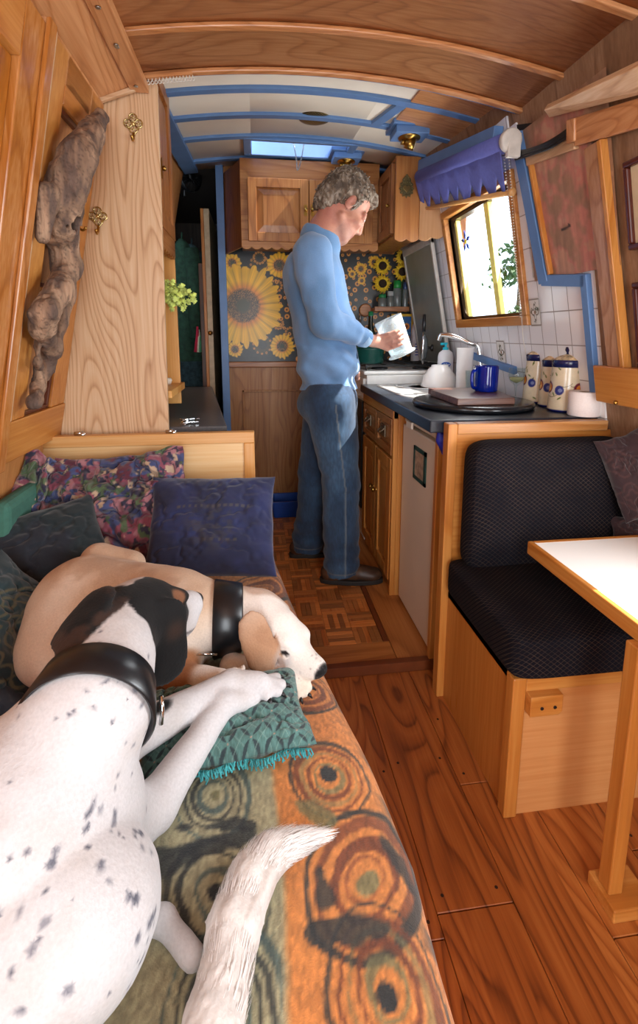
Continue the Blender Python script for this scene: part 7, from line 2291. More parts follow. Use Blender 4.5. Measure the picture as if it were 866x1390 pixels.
    d1, t1 = seg(a, b); nf = np.array((0.15, -0.9, 0.35)); off = (V - a) @ nf
    em = sstep(0.042, 0.036, d1) * (off > -0.012)
    col = mixc(col, (0.66, 0.50, 0.38), em * (0.75 + 0.25 * np.sin(t1 * 3))); col = mixc(col, (0.60, 0.44, 0.33), em * 0.5 * sstep(0.45, 0.65, fbm(V[:, 0] * 40, V[:, 1] * 40, V[:, 2] * 40, seed=7)))
    d2, t2 = seg(a2, b2); col = mixc(col, (0.72, 0.60, 0.52), sstep(0.03, 0.02, d2) * 0.7)
    d3, t3 = seg(np.array((-0.17, 0.93, 0.48)), e1); col = mixc(col, (0.62, 0.42, 0.28), sstep(0.06, 0.04, d3) * sstep(0.55, 0.8, t3))
    col = mixc(col, (0.055, 0.05, 0.055), sstep(-0.008, -0.004, (V - nose) @ f) * sstep(0.02, 0.016, np.linalg.norm(V - nose, axis=1)))
    for s in (1, -1):
        e_ = np.array((0.060, s * 0.037, 0.006)); col = mixc(col, (0.10, 0.07, 0.06), sstep(1.0, 0.7, np.linalg.norm((L - e_) / np.array((0.011, 0.012, 0.0055)), axis=1)))
        col = mixc(col, (0.70, 0.66, 0.66), 0.6 * sstep(0.03, 0.012, np.linalg.norm(L - e_ - np.array((-0.004, 0, -0.014)), axis=1)) * (np.linalg.norm(L - e_, axis=1) > 0.011))
    mz = sstep(0.085, 0.10, L[:, 0]); col = mixc(col, (0.45, 0.42, 0.42), mz * 0.5 * sstep(0.78, 0.86, vnoise(V[:, 0] * 300, V[:, 1] * 300, V[:, 2] * 300, seed=5)))
    mesh_from_arrays('body', V, F, FUR('tan_hound_coat'), t, colors=np.clip(col, 0, 1))
    ax = n1 - n0; ax /= np.linalg.norm(ax); cc = np.array(P(300, 848, y=float((n0 * 0.5 + n1 * 0.5)[1])))
    cl = collar('collar', n0 * 0.42 + n1 * 0.58, ax, 0.077, 0.067, 0.060, M_leather, t)
    q = np.array(P(280, 888, y=0.885)); mb = MB(); mb.tube([q + np.array((-0.02, 0, 0.002)), q, q + np.array((0.02, 0.004, -0.004))], 0.003, 8); mb.build('buckle', M_chrome, cl)
    for q, d in toes:
        mb = MB(); mb.tube([q + d * 0.005, q + d * 0.011, q + d * 0.016 - np.array((0, 0, 0.004))], [0.004, 0.003, 0.001], 8); mb.build('claw', M_black, t)


tan_dog()
# ================================================================== THE MAN AT THE SINK
def milky(name, f):
    """scratched, sun-struck glass: clear with a little white scatter"""
    mm = N(name)
    tr = mm.n('ShaderNodeBsdfTransparent', {'Color': (0.92, 0.96, 0.97, 1)})
    pr = mm.n('ShaderNodeBsdfPrincipled', {'Base Color': (0.9, 0.95, 0.97, 1), 'Roughness': 0.06})
    fr = mm.n('ShaderNodeLayerWeight', {'Blend': 0.35}).outputs['Facing']
    mx = mm.n('ShaderNodeMixShader', {0: mm.math('ADD', f, mm.math('MULTIPLY', fr, 0.5))})
    mm.t.links.new(tr.outputs[0], mx.inputs[1]); mm.t.links.new(pr.outputs[0], mx.inputs[2]); mm.t.links.new(mx.outputs[0], mm.out.inputs[0])
    return mm.mat


def man():
    t = thing('person', 'grey-haired person in pale blue jumper and jeans holding a glass jug at the sink', 'person', (0.36, 2.12, GF))
    YM = 2.09
    m = lambda px, py, dy=0.0: np.array(P(px, py, y=YM + dy))
    Hc = m(469, 283)
    a = R_(42); f = np.array((math.cos(a), 0.10, -math.sin(a))); f /= np.linalg.norm(f)
    A = axes(f); r = A[:, 1]; u = A[:, 2]          # r points to his right, towards the camera
    h = lambda F_, R__, U: Hc + f * F_ + r * R__ + u * U
    neck0 = m(434, 322)
    body = Soft(0.015)
    # ---- head
    body.el(h(-0.018, 0, 0.045), (0.096, 0.075, 0.084), A); body.el(h(0.042, 0, -0.03), (0.052, 0.056, 0.078), A)
    body.el(h(0.070, 0, -0.100), (0.025, 0.027, 0.022), A, 0.02); body.el(h(0.068, 0, -0.062), (0.026, 0.034, 0.032), A, 0.02)
    for s in (1, -1):
        body.rc(h(0.0, s * 0.055, -0.055), h(0.064, s * 0.016, -0.100), 0.014, 0.015, 0.03)
        body.el(h(0.070, s * 0.036, -0.022), (0.020, 0.022, 0.018), A, 0.015)             # cheekbone
        body.el(h(0.090, s * 0.032, 0.010), (0.014, 0.020, 0.012), A, 0.006, True)        # eye socket
        body.el(h(0.079, s * 0.031, 0.008), (0.0125, 0.014, 0.0115), A, 0.002)            # eye
        body.el(h(0.093, s * 0.0125, -0.038), (0.011, 0.008, 0.008), A, 0.006)            # nostril wing
        body.el(h(-0.006, s * 0.079, 0.002), (0.019, 0.009, 0.033), A, 0.006)             # ear
        body.el(h(0.0, s * 0.087, 0.004), (0.009, 0.006, 0.017), A, 0.004, True)
        body.rc(h(0.080, s * 0.012, 0.026), h(0.070, s * 0.050, 0.024), 0.010, 0.008, 0.012)   # brow
    body.rc(h(0.089, 0, 0.012), h(0.107, 0, -0.028), 0.009, 0.0115, 0.010)
    body.el(h(0.086, 0, -0.062), (0.012, 0.024, 0.0065), A, 0.006); body.el(h(0.083, 0, -0.075), (0.012, 0.021, 0.0065), A, 0.006)
    body.rc(h(-0.035, 0, -0.045), neck0, 0.052, 0.056, 0.02); body.rc(h(0.0, 0, -0.07), m(444, 328), 0.040, 0.045, 0.02)
    # ---- trunk and limbs (inside the clothes)
    sh_r, sh_l = m(424, 345, -0.165), m(424, 345, 0.165)
    chest, belly, pelv = m(428, 385), m(443, 470), m(447, 535)
    body.rc(neck0, chest, 0.06, 0.11, 0.04); body.rc(chest, belly, 0.115, 0.11, 0.04); body.rc(belly, pelv, 0.11, 0.105, 0.04)
    for s_ in (sh_r, sh_l): body.rc(neck0 + np.array((0, 0, -0.04)), s_, 0.05, 0.055, 0.03)
    el_r, wr_r = m(441, 436, -0.20), m(497, 460, -0.095)
    el_l, wr_l = m(440, 432, 0.20), m(468, 474, 0.15)
    body.chain([sh_r, el_r, wr_r], [0.055, 0.042, 0.027]); body.chain([sh_l, el_l, wr_l], [0.055, 0.042, 0.027])
    hip_r, hip_l = m(449, 545, -0.085), m(445, 545, 0.085)
    kn_r, kn_l = np.array(P(463, 655, y=2.02)), np.array(P(428, 640, y=2.24))
    an_r, an_l = np.array(P(462, 758, y=2.00)), np.array(P(417, 722, y=2.28))
    an_r[2] = 0.115; an_l[2] = 0.115
    body.chain([hip_r, kn_r, an_r], [0.085, 0.056, 0.04]); body.chain([hip_l, kn_l, an_l], [0.085, 0.056, 0.04])
    # ---- the glass jug: axis first, so that the hands close on it
    jb, jt = m(546, 481, -0.02), m(526, 433, -0.02); jb[2] = max(jb[2], WT + 0.12)
    ja = (jt - jb); jl = np.linalg.norm(ja); ja /= jl
    jx = np.cross(np.array((0, 1.0, 0)), ja); jx /= np.linalg.norm(jx)            # away from him, across the jug
    jy = np.cross(ja, jx)
    rj = lambda s: 0.048 + 0.013 * s
    def jp(ang, s, off=0.0):
        return jb + ja * jl * s + (jx * math.cos(ang) + jy * math.sin(ang)) * (rj(s) + off)
    # angles: pi faces the man; find the sign that faces the camera
    sg = 1 if (jy[1] < 0) else -1
    def hand(w, base_ang, span, s0, k):
        """palm against the side nearest him, four fingers round the glass on one side, thumb on the other"""
        pm = jp(math.pi, s0, 0.018)
        body.rc(w, w + (pm - w) * 0.5, 0.026, 0.026, 0.012)
        kn = []
        for i in range(4):
            s = s0 + 0.16 - i * 0.115
            k0 = jp(math.pi + span * 0.32, s, 0.016); kn.append(k0)
            body.rc(w + (pm - w) * 0.45, k0, 0.017, 0.0125, 0.012)
            L = (0.95, 1.08, 1.0, 0.8)[i]
            q1 = jp(math.pi + span * (0.32 + 0.30 * L), s - 0.01, 0.0115); q2 = jp(math.pi + span * (0.32 + 0.55 * L), s - 0.02, 0.0095); q3 = jp(math.pi + span * (0.32 + 0.74 * L), s - 0.025, 0.0085)
            body.rc(k0, q1, 0.0105, 0.0095, 0.003); body.rc(q1, q2, 0.0095, 0.0085, 0.003); body.rc(q2, q3, 0.0085, 0.0070, 0.003)
        t0 = w + (pm - w) * 0.45; t1 = jp(math.pi - span * 0.25, s0 + 0.12, 0.016); t2 = jp(math.pi - span * 0.52, s0 + 0.2, 0.011); t3 = jp(math.pi - span * 0.72, s0 + 0.26, 0.0095)
        body.rc(t0, t1, 0.016, 0.013, 0.008); body.rc(t1, t2, 0.012, 0.0105, 0.003); body.rc(t2, t3, 0.0105, 0.008, 0.003)
    hand(wr_r, math.pi, -sg * 1.7, 0.52, 0)
    # the other hand hangs relaxed at his belt, half closed
    hd_ = wr_l - el_l; hd_ /= np.linalg.norm(hd_); dn = np.array((0.15, 0, -1.0)); sd = np.array((0, 1.0, 0))
    pl = wr_l + hd_ * 0.045 + dn * 0.012
    body.rc(wr_l, pl, 0.026, 0.030, 0.012)
    for i in range(4):
        o_ = sd * (0.026 - 0.0175 * i); L_ = (0.9, 1.0, 0.95, 0.75)[i]
        k0 = pl + hd_ * 0.032 + o_; k1 = k0 + (hd_ * 0.6 + dn * 0.8) * 0.034 * L_; k2 = k1 + (dn - hd_ * 0.2) * 0.024 * L_; k3 = k2 + (dn * 0.8 - hd_ * 0.7) * 0.018 * L_
        body.rc(pl + o_ * 0.7, k0, 0.016, 0.0115, 0.008); body.rc(k0, k1, 0.0105, 0.0095, 0.003); body.rc(k1, k2, 0.0095, 0.0085, 0.003); body.rc(k2, k3, 0.0085, 0.007, 0.003)
    t0 = wr_l + hd_ * 0.02 - sd * 0.022; t1 = t0 + hd_ * 0.035 - sd * 0.018 + dn * 0.01; t2 = t1 + hd_ * 0.025 + dn * 0.018
    body.rc(wr_l, t0, 0.02, 0.014, 0.008); body.rc(t0, t1, 0.013, 0.011, 0.004); body.rc(t1, t2, 0.011, 0.008, 0.003)
    V, F = body.mesh(0.0042); V = smooth_mesh(V, F, 1, 0.4)
    L = (V - Hc) @ A
    col = np.tile(np.array([0.78, 0.56, 0.47]), (len(V), 1))
    n = fbm(V[:, 0] * 40, V[:, 1] * 40, V[:, 2] * 40, seed=3)
    col = mixc(col, (0.70, 0.45, 0.38), sstep(0.45, 0.7, n) * 0.6)
    col = mixc(col, (0.72, 0.45, 0.39), sstep(0.02, -0.04, L[:, 0]) * (L[:, 2] < 0.02) * 0.6)
    for s in (1, -1):
        e = L - np.array((0.088, s * 0.031, 0.008)); d = np.hypot(e[:, 1] / 0.0125, e[:, 2] / 0.0055)
        fr = L[:, 0] > 0.074
        col = mixc(col, (0.86, 0.84, 0.82), sstep(1.0, 0.8, d) * fr); col = mixc(col, (0.22, 0.27, 0.33), sstep(0.5, 0.4, np.hypot(e[:, 1], e[:, 2]) / 0.0105) * (d < 1) * fr)
        col = mixc(col, (0.52, 0.42, 0.35), sstep(0.007, 0.004, np.abs(L[:, 2] - 0.034)) * sstep(0.045, 0.035, np.abs(L[:, 1] - s * 0.032)) * (L[:, 0] > 0.06) * 0.8)
    col = mixc(col, (0.66, 0.33, 0.30), sstep(0.012, 0.008, np.abs(L[:, 2] + 0.068)) * sstep(0.024, 0.018, np.abs(L[:, 1])) * (L[:, 0] > 0.07) * 0.7)
    col = mixc(col, (0.45, 0.22, 0.2), sstep(0.002, 0.001, np.abs(L[:, 2] + 0.0685)) * (np.abs(L[:, 1]) < 0.022) * (L[:, 0] > 0.07) * 0.7)
    col = mixc(col, (0.62, 0.50, 0.46), sstep(-0.05, -0.08, L[:, 2]) * (L[:, 0] > 0.02) * 0.35)
    col = mixc(col, (0.66, 0.46, 0.40), sstep(0.002, 0.0008, np.abs(L[:, 2] - 0.055 - 0.004 * np.sin(L[:, 1] * 60))) * (L[:, 0] > 0.05) * 0.6)
    mk = vcol('skin', 0.5, 0.15, 300, 0.0, spec=0.35); mk.node_tree.nodes['Principled BSDF'].inputs['Subsurface Weight'].default_value = 0.08; mk.node_tree.nodes['Principled BSDF'].inputs['Subsurface Radius'].default_value = (0.012, 0.004, 0.002)
    mesh_from_arrays('body', V, F, mk, t, colors=col)

    # ---- hair: tousled grey cap and loose locks
    hs = Soft(0.012)
    hs.el(h(-0.035, 0, 0.058), (0.098, 0.089, 0.088), A); hs.el(h(-0.078, 0, 0.0), (0.058, 0.074, 0.062), A, 0.02); hs.el(h(-0.082, 0, -0.045), (0.036, 0.058, 0.040), A, 0.02); hs.el(h(0.040, 0, 0.100), (0.050, 0.062, 0.032), A, 0.02)
    for s in (1, -1): hs.el(h(0.018, s * 0.073, 0.030), (0.020, 0.012, 0.034), A, 0.01)
    hs.el(h(0.082, 0, 0.0), (0.068, 0.120, 0.080), A, 0.012, True); hs.el(h(0.03, 0, -0.075), (0.08, 0.09, 0.07), A, 0.01, True)
    for s in (1, -1): hs.el(h(-0.002, s * 0.090, -0.004), (0.022, 0.022, 0.034), A, 0.006, True)
    def hd(X, Y, Z):
        return ((fbm(X * 55 + 3, Y * 55, Z * 28, seed=6) - 0.5) * 0.030 + (fbm(X * 150, Y * 150, Z * 60, seed=8) - 0.5) * 0.010).astype(np.float32)
    V, F = hs.mesh(0.0036, hd)
    n1 = fbm(V[:, 0] * 120, V[:, 1] * 120, V[:, 2] * 50, seed=2); n2 = fbm(V[:, 0] * 30, V[:, 1] * 30, V[:, 2] * 30, seed=4)
    col = np.tile(np.array([0.44, 0.37, 0.30]), (len(V), 1)); col = mixc(col, (0.62, 0.57, 0.51), sstep(0.45, 0.65, n1)); col = mixc(col, (0.26, 0.21, 0.17), sstep(0.5, 0.35, n2) * 0.7)
    hair = mesh_from_arrays('hair', V, F, vcol('grey_hair', 0.7, 0.5, 500, 0.0, stretch=(1, 1, 0.3)), t, colors=col)
    mb = MB(); g = random.Random(5); Vn = V[np.array([g.randrange(len(V)) for _ in range(420)])]; hc2 = h(-0.035, 0, 0.05)
    for q in Vn:
        d = (q - hc2); d /= np.linalg.norm(d); lp = (q - Hc) @ A
        if lp[0] > 0.06: continue
        fl = np.array((0, 0, -1.0)) * 0.7 - f * 0.35 + np.array([g.uniform(-0.6, 0.6) for _ in range(3)]); fl -= d * (fl @ d); L_ = g.uniform(0.018, 0.034)
        p1 = q + fl * L_ * 0.5 + d * 0.006; p2 = q + fl * L_ + d * g.uniform(-0.001, 0.006)
        mb.tube([q - d * 0.003, p1, p2], [0.0022, 0.0017, 0.0004], 4, g.randrange(2), cap=False)
    lk = mb.build('locks', [plain('hair_light', '#93887b', 0.6, var=0.1), plain('hair_dark', '#5d5044', 0.6, var=0.1)], hair, fix=False); lk['kind'] = 'stuff'

    # ---- jumper
    js = Soft(0.03)
    js.rc(neck0 + np.array((-0.002, 0, -0.005)), neck0 + np.array((-0.004, 0, -0.035)), 0.078, 0.086, 0.02)
    js.el(m(423, 372), (0.115, 0.165, 0.12)); js.rc(m(425, 385), m(438, 440), 0.128, 0.128); js.el(m(441, 450), (0.135, 0.158, 0.13)); js.el(m(446, 492), (0.140, 0.165, 0.12)); js.el(m(447, 530), (0.122, 0.158, 0.10))
    for s_, e_, w_ in ((sh_r, el_r, wr_r), (sh_l, el_l, wr_l)):
        cuff = w_ + (e_ - w_) * 0.02
        js.rc(s_, e_, 0.078, 0.062, 0.035); js.rc(e_, e_ + (w_ - e_) * 0.6, 0.060, 0.050, 0.02); js.rc(e_ + (w_ - e_) * 0.6, cuff, 0.048, 0.037, 0.012)
    for (e_, w_) in ((el_r, wr_r), (el_l, wr_l)):
        d = (w_ - e_) / np.linalg.norm(w_ - e_)
    hem = m(447, 527)[2]
    js.cut((0, 0, hem), (0, 0, -1))
    # the neckline
    nd = np.array((0.42, 0, 0.9)); js.cut(m(436, 315), nd)

    def jd(X, Y, Z):
        fold = np.sin((X * 0.7 + Z) * 70 + 6 * fbm(X * 7, Y * 7, Z * 7, seed=3)) * 0.5
        low = sstep(1.35, 1.0, Z)
        return ((fbm(X * 9, Y * 9, Z * 6, seed=5) - 0.5) * 0.030 + fold * 0.0065 * (0.25 + low) * sstep(0.35, 0.6, fbm(X * 6 + 2, Y * 6, Z * 5, seed=15))).astype(np.float32)
    V, F = js.mesh(0.0055, jd)
    # sleeve ends at the wrists
    for (e_, w_) in ((el_r, wr_r), (el_l, wr_l)):
        d = (w_ - e_) / np.linalg.norm(w_ - e_)
        ok = ((V - w_) @ d < 0.004) | (np.linalg.norm(V - w_, axis=1) > 0.09)
        F = F[ok[F].all(1)]
    F = largest(F, len(V))
    used = np.unique(F); mp = -np.ones(len(V), int); mp[used] = np.arange(len(used)); V = V[used]; F = mp[F]
    col = np.tile(np.array([0.44, 0.60, 0.78]), (len(V), 1)); col = mixc(col, (0.38, 0.54, 0.71), sstep(0.4, 0.65, fbm(V[:, 0] * 8, V[:, 1] * 8, V[:, 2] * 8, seed=9)))
    rib = (V[:, 2] < hem + 0.035); col = col * np.where(rib & (np.sin(np.arctan2(V[:, 1] - YM, V[:, 0] - 0.34) * 90) > 0.3), 0.9, 1.0)[:, None]
    mesh_from_arrays('jumper', V, F, vcol('pale_blue_knit', 0.9, 0.3, 300, 0.3, dist=0.0015), t, colors=col)
    # knitted cuffs
    for (e_, w_) in ((el_r, wr_r), (el_l, wr_l)):
        d = (w_ - e_) / np.linalg.norm(w_ - e_); mb = MB()
        mb.lathe([(0.031, 0.006), (0.037, 0.004), (0.039, -0.01), (0.041, -0.022), (0.036, -0.026)], w_, 28, d)
        mb.build('cuff', plain('cuff_knit', '#9dbfe0', 0.9, var=0.05, scale=200), t)

    # ---- jeans
    jn = Soft(0.03)
    jn.el(m(448, 540), (0.118, 0.150, 0.10)); jn.el(m(436, 548), (0.11, 0.13, 0.09))
    hr_, hl_ = np.array((an_r[0] + 0.004, an_r[1], 0.085)), np.array((an_l[0] + 0.004, an_l[1], 0.085))
    jn.chain([hip_r + np.array((0, 0.01, 0)), kn_r, hr_], [0.112, 0.079, 0.078], 0.025); jn.chain([hip_l - np.array((0, 0.01, 0)), kn_l, hl_], [0.112, 0.079, 0.078], 0.025)
    jn.cut((0, 0, GF + 0.045), (0, 0, -1)); jn.cut((0, 0, hem + 0.03), (0, 0, 1))
    def nd_(X, Y, Z):
        lowk = sstep(0.45, 0.12, Z) + 0.5 * np.exp(-((Z - 0.5) / 0.12) ** 2)
        return ((fbm(X * 11, Y * 11, Z * 7, seed=25) - 0.5) * 0.022 + np.sin(Z * 95 + 9 * fbm(X * 8, Y * 8, Z * 5, seed=6)) * 0.0035 * lowk).astype(np.float32)
    V, F = jn.mesh(0.0055, nd_)
    col = np.tile(np.array([0.15, 0.25, 0.36]), (len(V), 1)); wv = fbm(V[:, 0] * 9, V[:, 1] * 9, V[:, 2] * 5, seed=13)
    col = mixc(col, (0.24, 0.36, 0.48), sstep(0.45, 0.75, wv)); col = mixc(col, (0.10, 0.17, 0.26), sstep(0.5, 0.3, wv) * 0.6); col = col * (0.85 + 0.3 * vnoise(V[:, 0] * 300, V[:, 1] * 300, V[:, 2] * 60, seed=2))[:, None]
    # outer side seam and the stitched hem
    for a0, a1, b0 in ((hip_r, kn_r, hr_),):
        for p, q in ((a0, a1), (a1, b0)):
            tt = np.clip((V[:, 2] - p[2]) / (q[2] - p[2] - 1e-9), 0, 1); xs = p[0] + (q[0] - p[0]) * tt + 0.004
            inside = (V[:, 2] <= max(p[2], q[2])) & (V[:, 2] >= min(p[2], q[2])) & (V[:, 1] < p[1] + (q[1] - p[1]) * tt - 0.03)
            col = mixc(col, (0.50, 0.52, 0.52), sstep(0.004, 0.002, np.abs(V[:, 0] - xs)) * inside * 0.7)
    hz = GF + 0.045 + 0.02; col = mixc(col, (0.48, 0.46, 0.42), sstep(0.003, 0.0015, np.abs(V[:, 2] - hz)) * 0.6)
    mesh_from_arrays('jeans', V, F, vcol('blue_denim', 0.9, 0.3, 500, 0.15, dist=0.001), t, colors=col)

    # ---- shoes
    for an, dirx, nm in ((an_r, np.array((1.0, -0.12, 0)), 0), (an_l, np.array((1.0, 0.05, 0)), 1)):
        d = dirx / np.linalg.norm(dirx); n_ = np.array((-d[1], d[0], 0)); z0 = GF
        c0 = np.array((an[0], an[1], 0))
        up = Soft(0.02); at = lambda x, y, z: c0 + d * x + n_ * y + np.array((0, 0, z0 + z))
        up.el(at(-0.045, 0, 0.045), (0.045, 0.038, 0.042)); up.rc(at(-0.02, 0, 0.06), at(-0.005, 0, 0.10), 0.040, 0.042); up.rc(at(0.0, 0, 0.055), at(0.10, 0, 0.040), 0.044, 0.036); up.el(at(0.135, 0.0, 0.036), (0.052, 0.042, 0.030))
        up.cut((0, 0, z0 + 0.014), (0, 0, -1)); up.cut((0, 0, z0 + 0.125), (0, 0, 1))
        V, F = up.mesh(0.0045, lambda X, Y, Z: ((fbm(X * 30, Y * 30, Z * 30, seed=3) - 0.5) * 0.005).astype(np.float32))
        col = np.tile(np.array([0.24, 0.16, 0.11]), (len(V), 1)); col = mixc(col, (0.33, 0.23, 0.16), sstep(0.45, 0.7, fbm(V[:, 0] * 25, V[:, 1] * 25, V[:, 2] * 25, seed=2)))
        sh = mesh_from_arrays('shoe', V, F, vcol('brown_leather_%d' % nm, 0.5, 0.3, 90), t, colors=col)
        mb = MB(); out = []
        for k in range(40):
            aa = 2 * math.pi * k / 40; x = 0.05 + 0.142 * math.cos(aa); w = (0.046 if x > 0.06 else 0.040 + 0.006 * max(0, (x + 0.02) / 0.08)) * math.copysign(abs(math.sin(aa)) ** 0.65, math.sin(aa)); out.append((x, w))
        mb.prism(out, lambda x, y, z: tuple(c0 + d * x + n_ * y + np.array((0, 0, z0 + z))), 0.0008, 0.022)
        mb.build('sole', plain('dark_sole_%d' % nm, '#1d1815', 0.7), sh, bev=0.004)
        mb = MB()
        for k in range(4):
            x = 0.035 + 0.02 * k; zt = 0.101 - 0.011 * k - 0.004 * k * 0.5; mb.tube([tuple(at(x, -0.020, zt - 0.012)), tuple(at(x + 0.006, 0, zt - 0.004)), tuple(at(x + 0.012, 0.020, zt - 0.012))], 0.0024, 6)
        mb.build('laces', plain('laces_%d' % nm, '#4a3a2c', 0.8), sh)

    # ---- the jug itself
    jg = thing('water_jug', 'clear glass jug of water tilted in the man\'s hands over the sink', 'jug', tuple(jb))
    n = 44; prof = [(0.0, 0.0), (0.060, 0.0), (0.062, 0.004), (0.050, 0.010), (rj(0.1), 0.1 * jl), (rj(0.5), 0.5 * jl), (rj(1.0), jl), (rj(1.0) - 0.004, jl), (rj(0.5) - 0.004, 0.5 * jl), (rj(0.1) - 0.004, 0.1 * jl), (0.042, 0.014), (0.0, 0.014)]
    mb = MB(); mb.lathe([(q, w) for q, w in prof], tuple(jb), n, tuple(ja)); mb.build('glass', milky('jug_glass', 0.16), jg)
    mb = MB(); mb.lathe([(0.0, 0.0155), (0.040, 0.0155), (rj(0.1) - 0.006, 0.1 * jl), (rj(0.66) - 0.006, 0.66 * jl), (0.0, 0.66 * jl)], tuple(jb), n, tuple(ja)); mb.build('water', milky('water', 0.06), jg)


man()
# ================================================================== WHAT LIES OUTSIDE THE WINDOW
def outside():
    g = random.Random(21)
    # the canal, the far bank and its meadow
    m = N('canal_water'); m.principled(Base_Color=srgb('#5d6145'), Roughness=0.12, Normal=m.bump(m.noise(m.coord(), 3.0, 3).outputs[0], 0.15, 0.02))
    struct(MB().box(1.6, 9.0, -12, 40, -0.2, -0.15).build('canal', m.mat))
    mb = MB(); n = 60
    prof = [(8.6, -0.3), (9.0, 0.1), (9.8, 0.75), (11.5, 1.25), (16, 2.0), (30, 3.2), (60, 4.5)]
    vs = []
    for j in range(n + 1):
        y = -12 + 60 * j / n
        for x, z in prof: vs.append((x + 0.25 * math.sin(y * 1.3 + x), y, z + 0.15 * math.sin(y * 0.7 + x * 1.9)))
    w = len(prof); mb.add(vs, [(j * w + i, j * w + i + 1, (j + 1) * w + i + 1, (j + 1) * w + i) for j in range(n) for i in range(w - 1)], 0, True)
    m = N('meadow'); nz = m.noise(m.coord(), 1.6, 5).outputs[0]; m.principled(Base_Color=m.ramp(nz, [(0.3, srgb('#3c4524')), (0.5, srgb('#666b3c')), (0.7, srgb('#8f8a5c'))]), Roughness=0.9)
    struct(mb.build('bank', m.mat))
    leafm = {}
    for i, (x, y, z, h, r, c) in enumerate([(13.5, 23.0, 1.6, 4.2, 1.7, '#5f8a4a'), (17.0, 30.5, 2.0, 5.0, 2.2, '#6f9a55'), (12.0, 17.6, 1.3, 1.5, 0.9, '#4f7a3c'), (11.0, 19.6, 1.2, 1.2, 0.8, '#7f9a5a'), (10.0, 15.2, 0.6, 0.7, 0.5, '#3f6632'), (9.9, 17.0, 0.6, 0.6, 0.5, '#55753f'), (18, 25, 2.1, 2.0, 1.3, '#6a8f4c')]):
        small = h < 2.2
        t = thing('bush' if small else 'tree', ['broad pale green tree on the far bank seen through the galley window', 'taller green tree farthest back on the meadow outside', 'dark green bush on the slope right of the star sticker', 'yellow-green bush on the slope outside the window', 'low dark bush at the water edge outside, nearest the right', 'low bush at the water edge outside, farther left', 'rounded green bush high on the meadow outside'][i], 'bush' if small else 'tree', (x, y, z - 0.2))
        mb = MB()
        for k in range(420 if not small else 260):
            a, e = g.uniform(0, 6.283), g.uniform(-0.6, 1.5); q = g.random() ** 0.4
            d = Vector((math.cos(a) * math.cos(e), math.sin(a) * math.cos(e), math.sin(e))) * q
            p = Vector((x, y, z + h * (0.62 if not small else 0.45))) + Vector((d.x * r, d.y * r, d.z * h * 0.42)) * (0.8 + 0.35 * math.sin(3 * a + i))
            s = (0.16 if not small else 0.10) * g.uniform(0.7, 1.3); n_ = Vector((g.uniform(-1, 1), g.uniform(-1, 1), g.uniform(-0.3, 1))).normalized(); u_ = n_.orthogonal().normalized() * s; w_ = n_.cross(u_)
            mb.add([p - u_ * 1.4, p - w_ * 0.6 + n_ * s * 0.2, p + u_ * 1.4, p + w_ * 0.6 + n_ * s * 0.2], [(0, 1, 2, 3)])
        o = mb.build('foliage', plain('leaf_%d' % i, '#%02x%02x%02x' % tuple(int(int(c[q:q + 2], 16) * 0.62) for q in (1, 3, 5)), 0.7, var=0.25, scale=1.5), t, fix=False); o['kind'] = 'stuff'
        mb = MB(); mb.tube([(x, y, z - 0.3), (x + 0.05, y, z + h * 0.3), (x - 0.03, y + 0.05, z + h * 0.7)], [0.12 * h / 4, 0.1 * h / 4, 0.04 * h / 4], 8); mb.build('trunk' if not small else 'stem', plain('bark_%d' % i, '#5a4a38', 0.9), t)


outside()
# ================================================================== DAYLIGHT AND CAMERA
def area(name, loc, rot, sx, sy, energy, col=(1, 1, 1)):
    l = bpy.data.lights.new(name, 'AREA'); l.shape = 'RECTANGLE'; l.size = sx; l.size_y = sy; l.energy = energy; l.color = col
    o = bpy.data.objects.new(name, l); COL.objects.link(o); o.location = loc; o.rotation_euler = rot
    return o


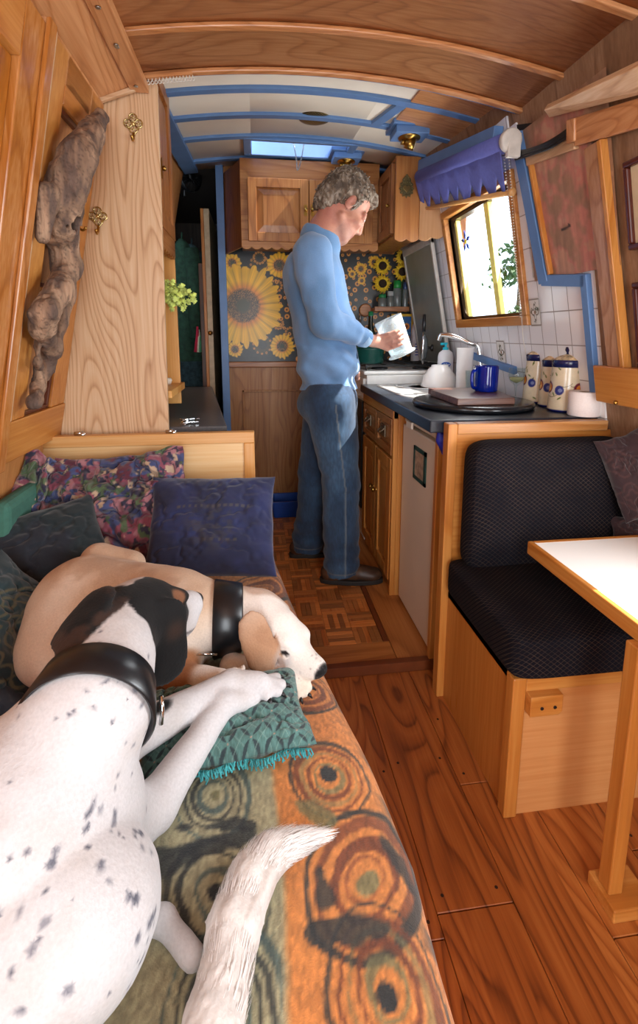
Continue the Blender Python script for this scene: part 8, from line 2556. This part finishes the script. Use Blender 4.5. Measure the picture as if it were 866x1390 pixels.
w = bpy.data.worlds.new('sky'); SC.world = w; w.use_nodes = True
bg = w.node_tree.nodes['Background']
bg.inputs[0].default_value = (0.75, 0.87, 1.0, 1); bg.inputs[1].default_value = 3.0

sun = bpy.data.lights.new('sun', 'SUN'); sun.energy = 22; sun.angle = R_(0.6); sun.color = (1, 0.96, 0.88)
so = bpy.data.objects.new('sun', sun); COL.objects.link(so)
d = Vector((-1.0, 0.10, -1.22)).normalized()
so.rotation_euler = d.to_track_quat('-Z', 'Y').to_euler(); so.location = (4, 0, 5)

# daylight lamps at the right-hand windows; added fill lamps astern and on the left
area('stern_fill_lamp', (0.15, -1.30, 1.05), (R_(90), 0, 0), 0.8, 1.3, 39, (0.93, 0.97, 1.0))  # soft frontal fill, like a flash, set in the added stern opening
area('saloon_window_daylight', RW(-0.05, 0.51, 0.97), (0, R_(100), 0), 0.40, 0.60, 16, (0.95, 0.98, 1))  # strong lamp at the unseen window, to whiten the tabletop
area('galley_window_daylight', RW(-0.05, 1.97, 1.42), (0, R_(100), 0), 0.46, 0.56, 9, (0.95, 0.98, 1))

area('left_fill_lamp', LW(-0.04, -0.25, 1.25), (0, R_(-98), 0), 0.46, 0.66, 12, (0.93, 0.97, 1.0))  # added to brighten the right side and the ceiling

cam = bpy.data.cameras.new('camera')
cam.sensor_fit = 'HORIZONTAL'; cam.sensor_width = 36.0; cam.lens = 36.0 * CAM_F / 866.0
cam.shift_x = 0.0; cam.shift_y = -(695.0 - CAM_PP[1]) / 866.0
cam.clip_start = 0.02; cam.clip_end = 200
co = bpy.data.objects.new('camera', cam); COL.objects.link(co)
co.location = CAM_LOC; co.rotation_euler = (math.pi / 2 - CAM_PITCH, 0, CAM_YAW)
SC.camera = co
vs = SC.view_settings
vs.view_transform = 'Standard'; vs.look = 'None'; vs.gamma = 1.0; vs.exposure = -0.14; vs.use_curve_mapping = False
SC.cycles.use_denoising = True
SC.cycles.max_bounces = 8; SC.cycles.diffuse_bounces = 5; SC.cycles.transparent_max_bounces = 12
SC.cycles.sample_clamp_indirect = 6.0
